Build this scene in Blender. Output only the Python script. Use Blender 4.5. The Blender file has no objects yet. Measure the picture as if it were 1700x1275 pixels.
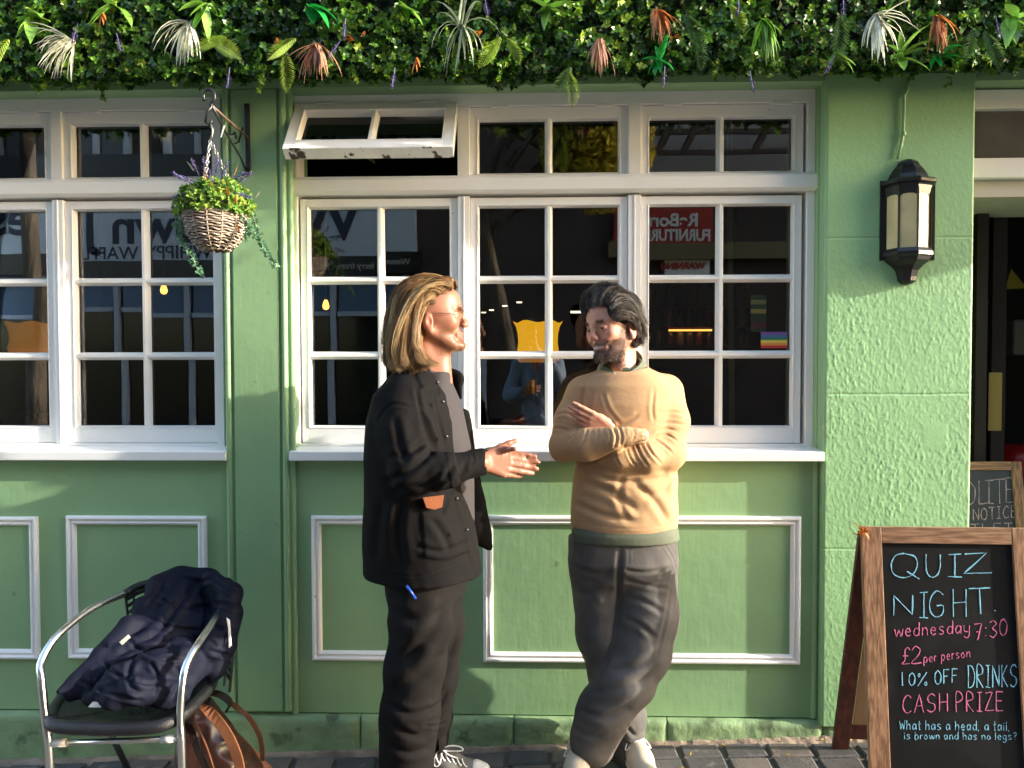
import bpy, math, random
import numpy as np
from mathutils import Vector, Matrix
random.seed(7)
rng = np.random.default_rng(7)
S = bpy.context.scene
COL = S.collection
rad = math.radians

# ------------------------------------------------------------------ camera
CAM_H, CAM_D, FPX = 1.5625, 3.1, 1277.0
PITCH, YAW, ROLL = rad(1.591), rad(1.681), rad(-0.14)
def cam_axes():
    f = Vector((0, math.cos(PITCH), -math.sin(PITCH))); u = Vector((0, math.sin(PITCH), math.cos(PITCH))); r = Vector((1, 0, 0))
    Z = Matrix.Rotation(YAW, 3, 'Z')
    f, u, r = Z @ f, Z @ u, Z @ r
    r2 = math.cos(ROLL) * r + math.sin(ROLL) * u
    u2 = -math.sin(ROLL) * r + math.cos(ROLL) * u
    return r2, u2, f
CR, CU, CF = cam_axes()
cd = bpy.data.cameras.new('camera'); cam = bpy.data.objects.new('camera', cd); COL.objects.link(cam)
cd.sensor_fit = 'HORIZONTAL'; cd.sensor_width = 36.0; cd.lens = 36.0 * FPX / 1700.0
cd.clip_start = 0.05; cd.clip_end = 500
M = Matrix.Identity(4)
for i in range(3):
    M[i][0] = CR[i]; M[i][1] = CU[i]; M[i][2] = -CF[i]
M[0][3], M[1][3], M[2][3] = 0.0, -CAM_D, CAM_H
cam.matrix_world = M
S.camera = cam
def at(px, py, Y=0.0):
    """point of the vertical plane y=Y seen at a pixel of the 1700x1275 photograph"""
    d = CF + CR * ((px - 850.0) / FPX) - CU * ((py - 637.5) / FPX)
    t = (Y + CAM_D) / d.y
    return Vector((d.x * t, Y, CAM_H + d.z * t))
def ax(px, Y=0.0, py=600): return at(px, py, Y).x
def az(py, Y=0.0, px=850): return at(px, py, Y).z

# ------------------------------------------------------------------ light
SUN = Vector((6.6, -1.0, 1.9)).normalized()          # towards the sun: low, raking along the wall from the right
w = bpy.data.worlds.new('World'); S.world = w; w.use_nodes = True
nt = w.node_tree; bg = nt.nodes['Background']
sky = nt.nodes.new('ShaderNodeTexSky'); sky.sky_type = 'NISHITA'; sky.sun_disc = False
sky.sun_elevation = math.asin(SUN.z); sky.sun_rotation = math.atan2(SUN.x, SUN.y)
sky.air_density = 1.0; sky.dust_density = 1.6; sky.ozone_density = 0.6
nt.links.new(sky.outputs[0], bg.inputs[0]); bg.inputs[1].default_value = 0.15
sl = bpy.data.lights.new('sun', 'SUN'); sl.energy = 2.0; sl.angle = rad(0.5); sl.color = (1.0, 0.93, 0.80)
so = bpy.data.objects.new('sun', sl); COL.objects.link(so)
so.rotation_euler = SUN.to_track_quat('Z', 'Y').to_euler(); so.location = (5, -5, 6)
S.view_settings.view_transform = 'Standard'; S.view_settings.look = 'None'
S.view_settings.exposure = 2.6; S.view_settings.gamma = 1.0; S.view_settings.use_curve_mapping = False
S.cycles.max_bounces = 8; S.cycles.transparent_max_bounces = 16

# ------------------------------------------------------------------ naming
def tag(o, label=None, cat=None, group=None, kind=None):
    if label: o['label'] = label
    if cat: o['category'] = cat
    if group: o['group'] = group
    if kind: o['kind'] = kind
    return o
def thing(name, label, cat, loc=(0, 0, 0), group=None):
    o = bpy.data.objects.new(name, None); COL.objects.link(o); o.location = loc
    o.empty_display_size = 0.1
    return tag(o, label, cat, group)
def link(name, me, parent=None, loc=None, rot=None):
    o = bpy.data.objects.new(name, me); COL.objects.link(o)
    if parent is not None:
        o.parent = parent
        # geometry is written in world space: undo the parents' offsets
        off = Vector((0, 0, 0)); p = parent
        while p is not None:
            off += Vector(p.location); p = p.parent
        o.location = -off if loc is None else Vector(loc) - off
    elif loc is not None: o.location = loc
    if rot: o.rotation_euler = rot
    return o

# ------------------------------------------------------------------ mesh builder
class MB:
    def __init__(s): s.v = []; s.f = []; s.t = None
    def add(s, vs, fs):
        n = len(s.v); s.v += [tuple(p) for p in vs]; s.f += [tuple(i + n for i in q) for q in fs]; return s
    def box(s, x0, x1, y0, y1, z0, z1):
        if x0 > x1: x0, x1 = x1, x0
        if y0 > y1: y0, y1 = y1, y0
        if z0 > z1: z0, z1 = z1, z0
        return s.add([(x0,y0,z0),(x1,y0,z0),(x1,y1,z0),(x0,y1,z0),(x0,y0,z1),(x1,y0,z1),(x1,y1,z1),(x0,y1,z1)],
              [(0,3,2,1),(4,5,6,7),(0,1,5,4),(1,2,6,5),(2,3,7,6),(3,0,4,7)])
    def tube(s, pts, r, n=8, caps=True, flat=None):
        pts = [Vector(p) for p in pts]; m = len(pts)
        rs = r if hasattr(r, '__len__') else [r] * m
        base = len(s.v); up = None
        for i, p in enumerate(pts):
            t = (pts[min(i+1, m-1)] - pts[max(i-1, 0)])
            t = t.normalized() if t.length > 1e-9 else Vector((0,0,1))
            if up is None:
                up = Vector((0,0,1)) if abs(t.z) < .9 else Vector((1,0,0))
            a = (up - t * up.dot(t)); a = a.normalized() if a.length > 1e-6 else t.orthogonal().normalized()
            up = a; b = t.cross(a)
            for k in range(n):
                th = 2*math.pi*k/n
                fl = flat if flat else 1.0
                s.v.append(tuple(p + a*(rs[i]*math.cos(th)*fl) + b*(rs[i]*math.sin(th))))
        for i in range(m-1):
            for k in range(n):
                k2 = (k+1) % n
                s.f.append((base+i*n+k, base+i*n+k2, base+(i+1)*n+k2, base+(i+1)*n+k))
        if caps:
            s.f.append(tuple(base+k for k in range(n))[::-1]); s.f.append(tuple(base+(m-1)*n+k for k in range(n)))
        return s
    def lathe(s, c, prof, n=24, a0=0.0, a1=2*math.pi, close=True):
        """prof: (radius, z) pairs round a vertical axis through c"""
        base = len(s.v); m = len(prof); full = abs(a1-a0-2*math.pi) < 1e-6
        cnt = n if full else n+1
        for r, z in prof:
            for k in range(cnt):
                th = a0 + (a1-a0)*k/n
                s.v.append((c[0]+r*math.cos(th), c[1]+r*math.sin(th), c[2]+z))
        for i in range(m-1):
            for k in range(n):
                k2 = (k+1) % cnt
                s.f.append((base+i*cnt+k, base+i*cnt+k2, base+(i+1)*cnt+k2, base+(i+1)*cnt+k))
        return s
    def rect_sweep(s, x0, x1, z0, z1, prof):
        """mitred frame: prof is a list of (inset, y); the outline x0..x1, z0..z1 is inset by it"""
        base = len(s.v); m = len(prof)
        for u, y in prof:
            s.v += [(x0+u, y, z0+u), (x1-u, y, z0+u), (x1-u, y, z1-u), (x0+u, y, z1-u)]
        for i in range(m-1):
            for k in range(4):
                k2 = (k+1) % 4
                s.f.append((base+i*4+k, base+i*4+k2, base+(i+1)*4+k2, base+(i+1)*4+k))
        return s
    def xprism(s, x0, x1, poly):        # poly in (y,z)
        n = len(poly); base = len(s.v)
        s.v += [(x0, y, z) for y, z in poly] + [(x1, y, z) for y, z in poly]
        for k in range(n):
            k2 = (k+1) % n
            s.f.append((base+k, base+n+k, base+n+k2, base+k2))
        s.f.append(tuple(base+k for k in range(n))); s.f.append(tuple(base+n+k for k in range(n))[::-1])
        return s
    def zprism(s, z0, z1, poly):        # poly in (x,y)
        n = len(poly); base = len(s.v)
        s.v += [(x, y, z0) for x, y in poly] + [(x, y, z1) for x, y in poly]
        for k in range(n):
            k2 = (k+1) % n
            s.f.append((base+k, base+k2, base+n+k2, base+n+k))
        s.f.append(tuple(base+k for k in range(n))[::-1]); s.f.append(tuple(base+n+k for k in range(n)))
        return s
    def xform(s, m):
        s.v = [tuple(m @ Vector(p)) for p in s.v]; return s
    def mesh(s, name, mats, smooth=False):
        me = bpy.data.meshes.new(name); me.from_pydata(s.v, [], s.f)
        for m_ in (mats if isinstance(mats, (list, tuple)) else [mats]): me.materials.append(m_)
        if smooth: me.polygons.foreach_set('use_smooth', [True]*len(me.polygons))
        me.update(); return me
    def build(s, name, mats, parent=None, bevel=0, smooth=False, seg=2, fix=True, **kw):
        me = s.mesh(name, mats, smooth)
        if fix:
            import bmesh
            bm = bmesh.new(); bm.from_mesh(me); bmesh.ops.recalc_face_normals(bm, faces=bm.faces); bm.to_mesh(me); bm.free()
        o = link(name, me, parent, **kw)
        if bevel:
            b = o.modifiers.new('bevel', 'BEVEL'); b.width = bevel; b.segments = seg; b.limit_method = 'ANGLE'; b.angle_limit = rad(35)
            b.harden_normals = False
        return o
def mesh_np(name, V, Fq, mats, smooth=True, attrs=None, tri=False):
    """fast mesh from arrays; Fq is (n,4) or (n,3)"""
    me = bpy.data.meshes.new(name); V = np.ascontiguousarray(V, np.float32); Fq = np.ascontiguousarray(Fq, np.int32)
    k = Fq.shape[1]
    me.vertices.add(len(V)); me.vertices.foreach_set('co', V.ravel())
    me.loops.add(Fq.size); me.loops.foreach_set('vertex_index', Fq.ravel())
    me.polygons.add(len(Fq)); me.polygons.foreach_set('loop_start', np.arange(0, Fq.size, k, dtype=np.int32))
    try: me.polygons.foreach_set('loop_total', np.full(len(Fq), k, np.int32))
    except Exception: pass
    if smooth: me.polygons.foreach_set('use_smooth', np.ones(len(Fq), bool))
    for m_ in (mats if isinstance(mats, (list, tuple)) else [mats]): me.materials.append(m_)
    for an, (typ, arr) in (attrs or {}).items():
        a = me.attributes.new(an, typ, 'POINT')
        a.data.foreach_set('color' if typ == 'FLOAT_COLOR' else 'value', np.ascontiguousarray(arr, np.float32).ravel())
    me.update(calc_edges=True); me.validate(); return me

# ------------------------------------------------------------------ numpy noise
_lat = rng.random((64, 64, 64)).astype(np.float32) * 2 - 1
def vnoise(x, y, z):
    xi = np.floor(x).astype(np.int32); yi = np.floor(y).astype(np.int32); zi = np.floor(z).astype(np.int32)
    fx, fy, fz = x-xi, y-yi, z-zi
    fx = fx*fx*(3-2*fx); fy = fy*fy*(3-2*fy); fz = fz*fz*(3-2*fz)
    def L(a, b, c): return _lat[(xi+a) & 63, (yi+b) & 63, (zi+c) & 63]
    return ((L(0,0,0)*(1-fx)+L(1,0,0)*fx)*(1-fy)+(L(0,1,0)*(1-fx)+L(1,1,0)*fx)*fy)*(1-fz) + \
           ((L(0,0,1)*(1-fx)+L(1,0,1)*fx)*(1-fy)+(L(0,1,1)*(1-fx)+L(1,1,1)*fx)*fy)*fz

# ------------------------------------------------------------------ materials
def lin(c):
    return tuple(((v/255)/12.92 if v/255 <= .04045 else ((v/255+.055)/1.055)**2.4) for v in c)
def mat(name, col, rough=0.5, metal=0.0, bump=None, vary=None, spec=0.5, dirt=None, sub=0, sheen=0, coat=0, grain=None, trans=0):
    """col linear; bump=[(scale, strength, distance, detail)]; vary=(scale, amount) mixes lighter/darker; dirt=(scale, threshold, colour)"""
    m = bpy.data.materials.new(name); m.use_nodes = True; t = m.node_tree; N = t.nodes; L = t.links
    p = N['Principled BSDF']; p.inputs['Base Color'].default_value = (*col, 1); p.inputs['Roughness'].default_value = rough
    p.inputs['Metallic'].default_value = metal; p.inputs['Specular IOR Level'].default_value = spec
    if coat: p.inputs['Coat Weight'].default_value = coat
    if sheen: p.inputs['Sheen Weight'].default_value = sheen; p.inputs['Sheen Roughness'].default_value = .5
    if sub: p.inputs['Subsurface Weight'].default_value = sub; p.inputs['Subsurface Radius'].default_value = (.9, .35, .2); p.inputs['Subsurface Scale'].default_value = .012
    geo = N.new('ShaderNodeNewGeometry'); src = None
    def mix(a, b, f):
        x = N.new('ShaderNodeMix'); x.data_type = 'RGBA'
        for s_, i in ((f, 0), (a, 6), (b, 7)):
            if hasattr(s_, 'links'): L.new(s_, x.inputs[i])
            else: x.inputs[i].default_value = s_
        return x.outputs[2]
    def noise(sc, det=4, vec=None, stretch=None):
        n = N.new('ShaderNodeTexNoise'); n.inputs['Scale'].default_value = sc; n.inputs['Detail'].default_value = det
        v = geo.outputs['Position']
        if stretch:
            mp = N.new('ShaderNodeMapping'); mp.inputs['Scale'].default_value = stretch; L.new(v, mp.inputs['Vector']); v = mp.outputs[0]
        L.new(v, n.inputs['Vector']); return n
    c = (*col, 1)
    if vary:
        n = noise(vary[0], 5, stretch=vary[2] if len(vary) > 2 else None)
        r = N.new('ShaderNodeMapRange'); r.inputs[1].default_value = .3; r.inputs[2].default_value = .7; L.new(n.outputs[0], r.inputs[0])
        a = vary[1]
        c = mix((*[v*(1-a) for v in col], 1), (*[min(1, v*(1+a)) for v in col], 1), r.outputs[0])
    if grain:
        n = noise(grain[0], 6, stretch=grain[1])
        r = N.new('ShaderNodeMapRange'); r.inputs[1].default_value = .38; r.inputs[2].default_value = .62; L.new(n.outputs[0], r.inputs[0])
        c = mix(c, (*grain[2], 1), r.outputs[0])
    if dirt:
        n = noise(dirt[0], 8)
        r = N.new('ShaderNodeMapRange'); r.inputs[1].default_value = dirt[1]; r.inputs[2].default_value = dirt[1]+.06; L.new(n.outputs[0], r.inputs[0])
        c = mix(c, (*dirt[2], 1), r.outputs[0])
    if hasattr(c, 'links'): L.new(c, p.inputs['Base Color'])
    last = None
    for b in (bump or []):
        sc, st, dist = b[:3]
        n = noise(sc, b[3] if len(b) > 3 else 4, stretch=b[4] if len(b) > 4 else None)
        bn = N.new('ShaderNodeBump'); bn.inputs['Strength'].default_value = st; bn.inputs['Distance'].default_value = dist
        L.new(n.outputs[0], bn.inputs['Height'])
        if last: L.new(last, bn.inputs['Normal'])
        last = bn.outputs[0]
    if last: L.new(last, p.inputs['Normal'])
    if trans:
        tr = N.new('ShaderNodeBsdfTranslucent'); ms = N.new('ShaderNodeMixShader'); ms.inputs[0].default_value = trans
        if hasattr(c, 'links'): L.new(c, tr.inputs[0])
        else: tr.inputs[0].default_value = c
        L.new(p.outputs[0], ms.inputs[1]); L.new(tr.outputs[0], ms.inputs[2]); L.new(ms.outputs[0], N['Material Output'].inputs[0])
    return m
def mat_attr(name, attr='tint', ramp=None, rough=.45, spec=.4, trans=.25, bump=None):
    """colour from a per-point float attribute through a ramp"""
    m = bpy.data.materials.new(name); m.use_nodes = True; N = m.node_tree.nodes; L = m.node_tree.links; p = N['Principled BSDF']
    a = N.new('ShaderNodeAttribute'); a.attribute_name = attr; r = N.new('ShaderNodeValToRGB'); L.new(a.outputs['Fac'], r.inputs[0])
    el = r.color_ramp.elements
    el[0].position = ramp[0][0]; el[0].color = (*ramp[0][1], 1); el[1].position = ramp[-1][0]; el[1].color = (*ramp[-1][1], 1)
    for q, c in ramp[1:-1]:
        e = el.new(q); e.color = (*c, 1)
    L.new(r.outputs[0], p.inputs['Base Color']); p.inputs['Roughness'].default_value = rough; p.inputs['Specular IOR Level'].default_value = spec
    if trans:
        tr = N.new('ShaderNodeBsdfTranslucent'); L.new(r.outputs[0], tr.inputs[0]); ms = N.new('ShaderNodeMixShader'); ms.inputs[0].default_value = trans
        L.new(p.outputs[0], ms.inputs[1]); L.new(tr.outputs[0], ms.inputs[2]); L.new(ms.outputs[0], N['Material Output'].inputs[0])
    return m
def mat_vcol(name, attr='Col', rough=.5, spec=.4, sub=0, bump=None, sheen=0, fine=None):
    m = bpy.data.materials.new(name); m.use_nodes = True; N = m.node_tree.nodes; L = m.node_tree.links; p = N['Principled BSDF']
    a = N.new('ShaderNodeAttribute'); a.attribute_name = attr
    src = a.outputs['Color']
    if fine:
        g = N.new('ShaderNodeNewGeometry'); n = N.new('ShaderNodeTexNoise'); n.inputs['Scale'].default_value = fine[0]; n.inputs['Detail'].default_value = 5
        L.new(g.outputs['Position'], n.inputs['Vector'])
        hs = N.new('ShaderNodeMix'); hs.data_type = 'RGBA'; hs.blend_type = 'MULTIPLY'; hs.inputs[0].default_value = fine[1]
        cr = N.new('ShaderNodeValToRGB'); cr.color_ramp.elements[0].position = .35; cr.color_ramp.elements[0].color = (.45, .4, .4, 1); cr.color_ramp.elements[1].position = .65
        L.new(n.outputs[0], cr.inputs[0]); L.new(src, hs.inputs[6]); L.new(cr.outputs[0], hs.inputs[7]); src = hs.outputs[2]
    L.new(src, p.inputs['Base Color']); p.inputs['Roughness'].default_value = rough; p.inputs['Specular IOR Level'].default_value = spec
    if sheen: p.inputs['Sheen Weight'].default_value = sheen
    if sub: p.inputs['Subsurface Weight'].default_value = sub; p.inputs['Subsurface Radius'].default_value = (.9, .35, .2); p.inputs['Subsurface Scale'].default_value = .012
    if bump:
        g = N.new('ShaderNodeNewGeometry'); n = N.new('ShaderNodeTexNoise'); n.inputs['Scale'].default_value = bump[0]; n.inputs['Detail'].default_value = 5
        L.new(g.outputs['Position'], n.inputs['Vector']); b = N.new('ShaderNodeBump'); b.inputs['Strength'].default_value = bump[1]; b.inputs['Distance'].default_value = bump[2]
        L.new(n.outputs[0], b.inputs['Height']); L.new(b.outputs[0], p.inputs['Normal'])
    return m
def emit(name, col, st):
    m = bpy.data.materials.new(name); m.use_nodes = True; N = m.node_tree.nodes; p = N['Principled BSDF']
    p.inputs['Base Color'].default_value = (*col, 1); p.inputs['Emission Color'].default_value = (*col, 1); p.inputs['Emission Strength'].default_value = st
    return m
def glass_mat(name, tint=(1, 1, 1), ripple=.0):
    m = bpy.data.materials.new(name); m.use_nodes = True; N = m.node_tree.nodes; L = m.node_tree.links; N.remove(N['Principled BSDF'])
    fr = N.new('ShaderNodeFresnel'); fr.inputs[0].default_value = 1.72
    g = N.new('ShaderNodeBsdfGlossy'); g.inputs['Roughness'].default_value = 0.0
    t = N.new('ShaderNodeBsdfTransparent'); t.inputs[0].default_value = (*tint, 1)
    if ripple:
        ge = N.new('ShaderNodeNewGeometry'); n = N.new('ShaderNodeTexNoise'); n.inputs['Scale'].default_value = 5; n.inputs['Detail'].default_value = 1
        L.new(ge.outputs['Position'], n.inputs['Vector']); b = N.new('ShaderNodeBump'); b.inputs['Strength'].default_value = 1; b.inputs['Distance'].default_value = ripple
        L.new(n.outputs[0], b.inputs['Height']); L.new(b.outputs[0], g.inputs['Normal'])
    ms = N.new('ShaderNodeMixShader'); L.new(fr.outputs[0], ms.inputs[0]); L.new(t.outputs[0], ms.inputs[1]); L.new(g.outputs[0], ms.inputs[2])
    L.new(ms.outputs[0], N['Material Output'].inputs[0]); return m

GREEN = (.250, .41, .205)
MT = {}
MT['green'] = mat('green_paint', GREEN, .42, vary=(2.2, .09), bump=[(260, .12, .002, 3), (14, .3, .006, 5), (60, .25, .002, 2, (1, 1, .12))], dirt=(17, .70, (.15, .24, .12)))
MT['green_rough'] = mat('green_painted_stone', (.22, .33, .165), .65, vary=(8, .2), bump=[(38, .45, .008, 6), (180, .3, .003, 3)], dirt=(9, .60, (.10, .15, .07)))
MT['stucco'] = mat('green_stucco', (.255, .455, .225), .42, vary=(2.5, .05), bump=[(170, .3, .002, 3)], dirt=(30, .76, (.12, .2, .1)))
MT['white'] = mat('white_gloss_paint', (.86, .85, .82), .32, vary=(4, .03), bump=[(90, .15, .002, 3), (22, .12, .004, 3)], dirt=(34, .73, (.42, .40, .36)))
MT['white_worn'] = mat('flaking_white_paint', (.84, .82, .78), .45, vary=(10, .1), bump=[(60, .6, .003, 5)], dirt=(22, .56, (.06, .035, .025)))
MT['black'] = mat('black_iron', (.012, .012, .013), .28, bump=[(120, .4, .002, 4)])
MT['dark'] = mat('dark_interior', (.010, .009, .009), .7)
MT['darkwood'] = mat('dark_brown_paint', (.022, .013, .010), .35, vary=(6, .2), bump=[(80, .3, .002, 3)])
MT['glass'] = glass_mat('window_glass', ripple=.00012)
MT['paver'] = mat('dark_granite', (.085, .08, .08), .75, vary=(5, .35), bump=[(90, .6, .004, 5), (500, .4, .001, 2)], dirt=(14, .6, (.15, .135, .12)))
MT['grout'] = mat('sandy_joint', (.11, .095, .08), .9, bump=[(200, .6, .003, 4)])
# ================================================================== GROUND
GS = 0.041                                             # the street climbs to the right
def gz(x): return GS * x
mb = MB(); mb.add([(-40, -30, gz(-40)-.03), (60, -30, gz(60)-.03), (60, 6, gz(60)-.03), (-40, 6, gz(-40)-.03)], [(0, 1, 2, 3)])
MT['street'] = mat('worn_setts', (.09, .085, .08), .8, vary=(3, .35), bump=[(12, .6, .01, 4), (90, .5, .004, 4)])
tag(mb.build('street', MT['street']), kind='structure')
mb = MB(); mb.add([(-3.6, -1.42, gz(-3.6)+.002), (3.6, -1.42, gz(3.6)+.002), (3.6, .1, gz(3.6)+.002), (-3.6, .1, gz(-3.6)+.002)], [(0, 1, 2, 3)])
pavement = tag(mb.build('pavement', MT['grout']), kind='structure')
# pavers: two courses along the wall, then rows askew as in the photograph
r_ = random.Random(3)
pav_meshes = []
MT['paver_b'] = mat('warm_granite', (.15, .125, .11), .75, vary=(5, .3), bump=[(90, .6, .004, 5)], dirt=(14, .6, (.2, .17, .14)))
def paver_mesh(kx, ky, m):
    mbp = MB(); h = .014; q = [(-kx/2, -ky/2), (kx/2, -ky/2), (kx/2, ky/2), (-kx/2, ky/2)]
    q = [(x + r_.uniform(-.006, .006), y + r_.uniform(-.006, .006)) for x, y in q]; c = .007
    mbp.v = [(x, y, -.03) for x, y in q] + [(x, y, h-c*.7) for x, y in q] + [(x*(1-2*c/kx), y*(1-2*c/ky), h + r_.uniform(-.0015, .0015)) for x, y in q]
    mbp.f = [(0,1,5,4), (1,2,6,5), (2,3,7,6), (3,0,4,7), (4,5,9,8), (5,6,10,9), (6,7,11,10), (7,4,8,11), (8,9,10,11)]
    return mbp.mesh('paver', m)
for i in range(10): pav_meshes.append(paver_mesh(.150, .098, MT['paver'] if i < 8 else MT['paver_b']))
lay = 0
pav_slope = math.atan(GS)
for row in range(10):
    y = -.112 - row * .112
    x = -2.75 + (row % 2) * .08
    while x < 2.75 and lay < 300:
        if y > -.65 or abs(x) < 2.3:
            o = link('paver', r_.choice(pav_meshes), pavement, loc=(x + r_.uniform(-.004, .004), y + r_.uniform(-.004, .004) + .02*math.sin(x*3), gz(x) - .001 + r_.uniform(-.003, .002)),
                     rot=(r_.uniform(-.01, .01), -pav_slope + r_.uniform(-.01, .01), r_.uniform(-.05, .05))); lay += 1
        x += .166 if row else .17
xs_ = np.linspace(-2.7, 1.75, 180); rg_ = np.random.default_rng(8); mb = MB()
for x_ in xs_:
    w_ = .022 + .010*math.sin(x_*9) + rg_.uniform(-.004, .004); mb.v += [(x_, -.02, gz(x_)+.024+rg_.uniform(-.003, .003)), (x_, -.04-w_*.4, gz(x_)+.018+rg_.uniform(-.004, .003)), (x_, -.044-w_, gz(x_)-.004)]
mb.f = [f_ for i in range(179) for f_ in ((3*i, 3*i+1, 3*i+4, 3*i+3), (3*i+1, 3*i+2, 3*i+5, 3*i+4))]
mb.build('mortar_fillet', mat('sandy_mortar', (.26, .20, .15), .9, vary=(12, .4), bump=[(120, .8, .004, 5)]), pavement, fix=False)
# fallen leaves on the paving
MT['leaf_y'] = mat('yellow_leaf', (.55, .36, .04), .6)

# ================================================================== PUB
pub = thing('pub', 'green painted pub front with white multi-pane windows and dark doorway', 'pub')
YW = .07
XL_PIL, XR_PIL = ax(374, -.03), ax(482, -.03)           # pilaster between the windows
XL_PLR, XR_PLR = ax(1368, -.045), ax(1615, -.045)       # stucco pillar
Z_PL = az(1186, 0); Z_SILLB = az(765, -.05); Z_TOP = az(154, YW, 900)
# lower wall
mb = MB(); mb.box(-4.5, XL_PLR+.02, 0, .2, Z_PL, Z_SILLB); mb.build('lower_wall', MT['green'], pub)
mb = MB(); mb.box(-4.5, 4.8, -.005, .3, Z_TOP, 7.0); mb.build('upper_wall', MT['green'], pub)
# head moulding over the windows
mb = MB()
za, zb = az(163, -.02), az(131, -.03)
mb.xprism(-4.5, XL_PLR, [(.06, Z_TOP-.004), (-.012, Z_TOP-.004), (-.012, az(143, -.02)), (-.03, az(141, -.03)), (-.03, zb+.02), (.06, zb+.02)])
mb.build('head_moulding', MT['green'], pub, bevel=.003)
# pilaster: flat board with a bead each side
mb = MB(); mb.box(XL_PIL, XR_PIL, -.018, .22, az(1180, 0), Z_TOP-.005)
mb.box(ax(388, -.03), ax(463, -.03), -.03, -.017, az(1180, 0), Z_TOP-.005)
mb.build('pilaster', MT['green'], pub, bevel=.003)
for px in (378, 472):
    mb = MB(); x = ax(px, -.03)
    mb.zprism(az(1180, 0)+.002, Z_TOP-.006, [(x + .013*math.cos(a), -.018 - .016*math.sin(a)) for a in [math.pi*k/8 for k in range(9)]])
    mb.build('bead', MT['green'], pub)
mb = MB(); mb.zprism(Z_PL, Z_TOP-.006, [(ax(482, -.02)+.004 + .012*math.cos(a), -.01 - .012*math.sin(a)) for a in [math.pi*k/8 for k in range(9)]]); mb.build('bead', MT['green'], pub)
mb = MB(); mb.zprism(Z_PL, Z_SILLB, [(XL_PLR-.012 + .012*math.cos(a), -.012*math.sin(a)) for a in [math.pi*k/8 for k in range(9)]]); mb.build('bead', MT['green'], pub)
# plinth stones
js = [-3.9, -3.28, ax(-180), ax(82), ax(338), ax(596), ax(852), ax(1108), ax(1366), 1.76]
zt = Z_PL - .006
for a, b in zip(js[:-1], js[1:]):
    nx, nz = max(8, int((b-a)/.012)), 14
    X, Zq = np.meshgrid(np.linspace(a+.002, b-.002, nx), np.linspace(0, 1, nz), indexing='ij')
    zb_ = gz(X) - .02; Zw = zb_ + (zt - zb_) * Zq
    ed = np.minimum(np.minimum(X-a, b-X), (zt-Zw))*40; ed = np.clip(ed, 0, 1)
    Y = -.034 + .010*(1-ed)**2 - .005*vnoise(X*7, X*0+a*5, Zw*9) - .0022*vnoise(X*26+Zw*30, X*0, Zw*34-X*18)-.0010*vnoise(X*80, X*0, Zw*90)
    V = np.stack([X, Y, Zw], -1).reshape(-1, 3); idx = np.arange(nx*nz).reshape(nx, nz)
    F = np.stack([idx[:-1, :-1], idx[1:, :-1], idx[1:, 1:], idx[:-1, 1:]], -1).reshape(-1, 4)
    # top and side returns
    n0 = len(V); tv = V.reshape(nx, nz, 3)[:, -1].copy(); tv[:, 1] = .05; V = np.vstack([V, tv]); ti = n0 + np.arange(nx)
    F = np.vstack([F, np.stack([idx[:-1, -1], idx[1:, -1], ti[1:], ti[:-1]], -1)])
    link('plinth_stone', mesh_np('plinth_stone', V, F, MT['green_rough']), pub)
mb = MB(); mb.box(-4.5, 1.76, -.015, .2, -.3, Z_PL-.012); mb.build('plinth_core', mat('mossy_joint', (.24, .36, .19), .8), pub)
# stucco pillar, really rough so the raking sun picks the texture out
def rough_pillar():
    x0, x1, z0, z1 = XL_PLR, XR_PLR, az(1200, -.045), az(131, -.045)
    nx, nz = 190, 700
    X, Z = np.meshgrid(np.linspace(x0, x1, nx), np.linspace(z0, z1, nz), indexing='ij')
    n = vnoise(X*170+40, X*0+3, Z*120) * .7 + vnoise(X*90, X*0+7, Z*60+20)*.7 + vnoise(X*290, X*0+1, Z*260)*.3
    n = np.where(n > 0, n, n*.5)
    big = vnoise(X*5, X*0, Z*5)
    amp = .00085 * (1 + .35*big)
    zs = (Z - az(420, -.045)) ; amp = amp * np.clip(1 - zs*2.2, .45, 1)          # smoother paint at the top
    patch = np.clip(1 - np.maximum(np.abs(X-ax(1552, -.045))/.052, np.abs(Z-az(725, -.045))/.055)**6, 0, 1); amp = amp*(1-.85*patch)
    Y = -.045 - n*amp - .0006*big - .0006*patch
    for py in (399, 655, 909):
        Y += .0035*np.exp(-((Z-az(py, -.045)+.0008*vnoise(X*20, X*0, X*0))/.0022)**2)
    e = np.minimum(X-x0, x1-X); Y += .010*np.clip(1-e/.010, 0, 1)**2
    V = np.stack([X, Y, Z], -1).reshape(-1, 3); idx = np.arange(nx*nz).reshape(nx, nz)
    F = np.stack([idx[:-1, :-1], idx[1:, :-1], idx[1:, 1:], idx[:-1, 1:]], -1).reshape(-1, 4)
    o = link('pillar_face', mesh_np('pillar_face', V, F, MT['stucco']), pub)
    mb = MB(); mb.box(x0, x1, -.034, .42, z0, z1+.03); mb.build('pillar_core', MT['stucco'], pub)
rough_pillar()
mb = MB(); mb.box(XL_PLR-.003, XR_PLR+.003, -.03, -.005, az(131, -.045)-.001, az(131, -.045)+.008); mb.build('gap', MT['black'], pub)

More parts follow.
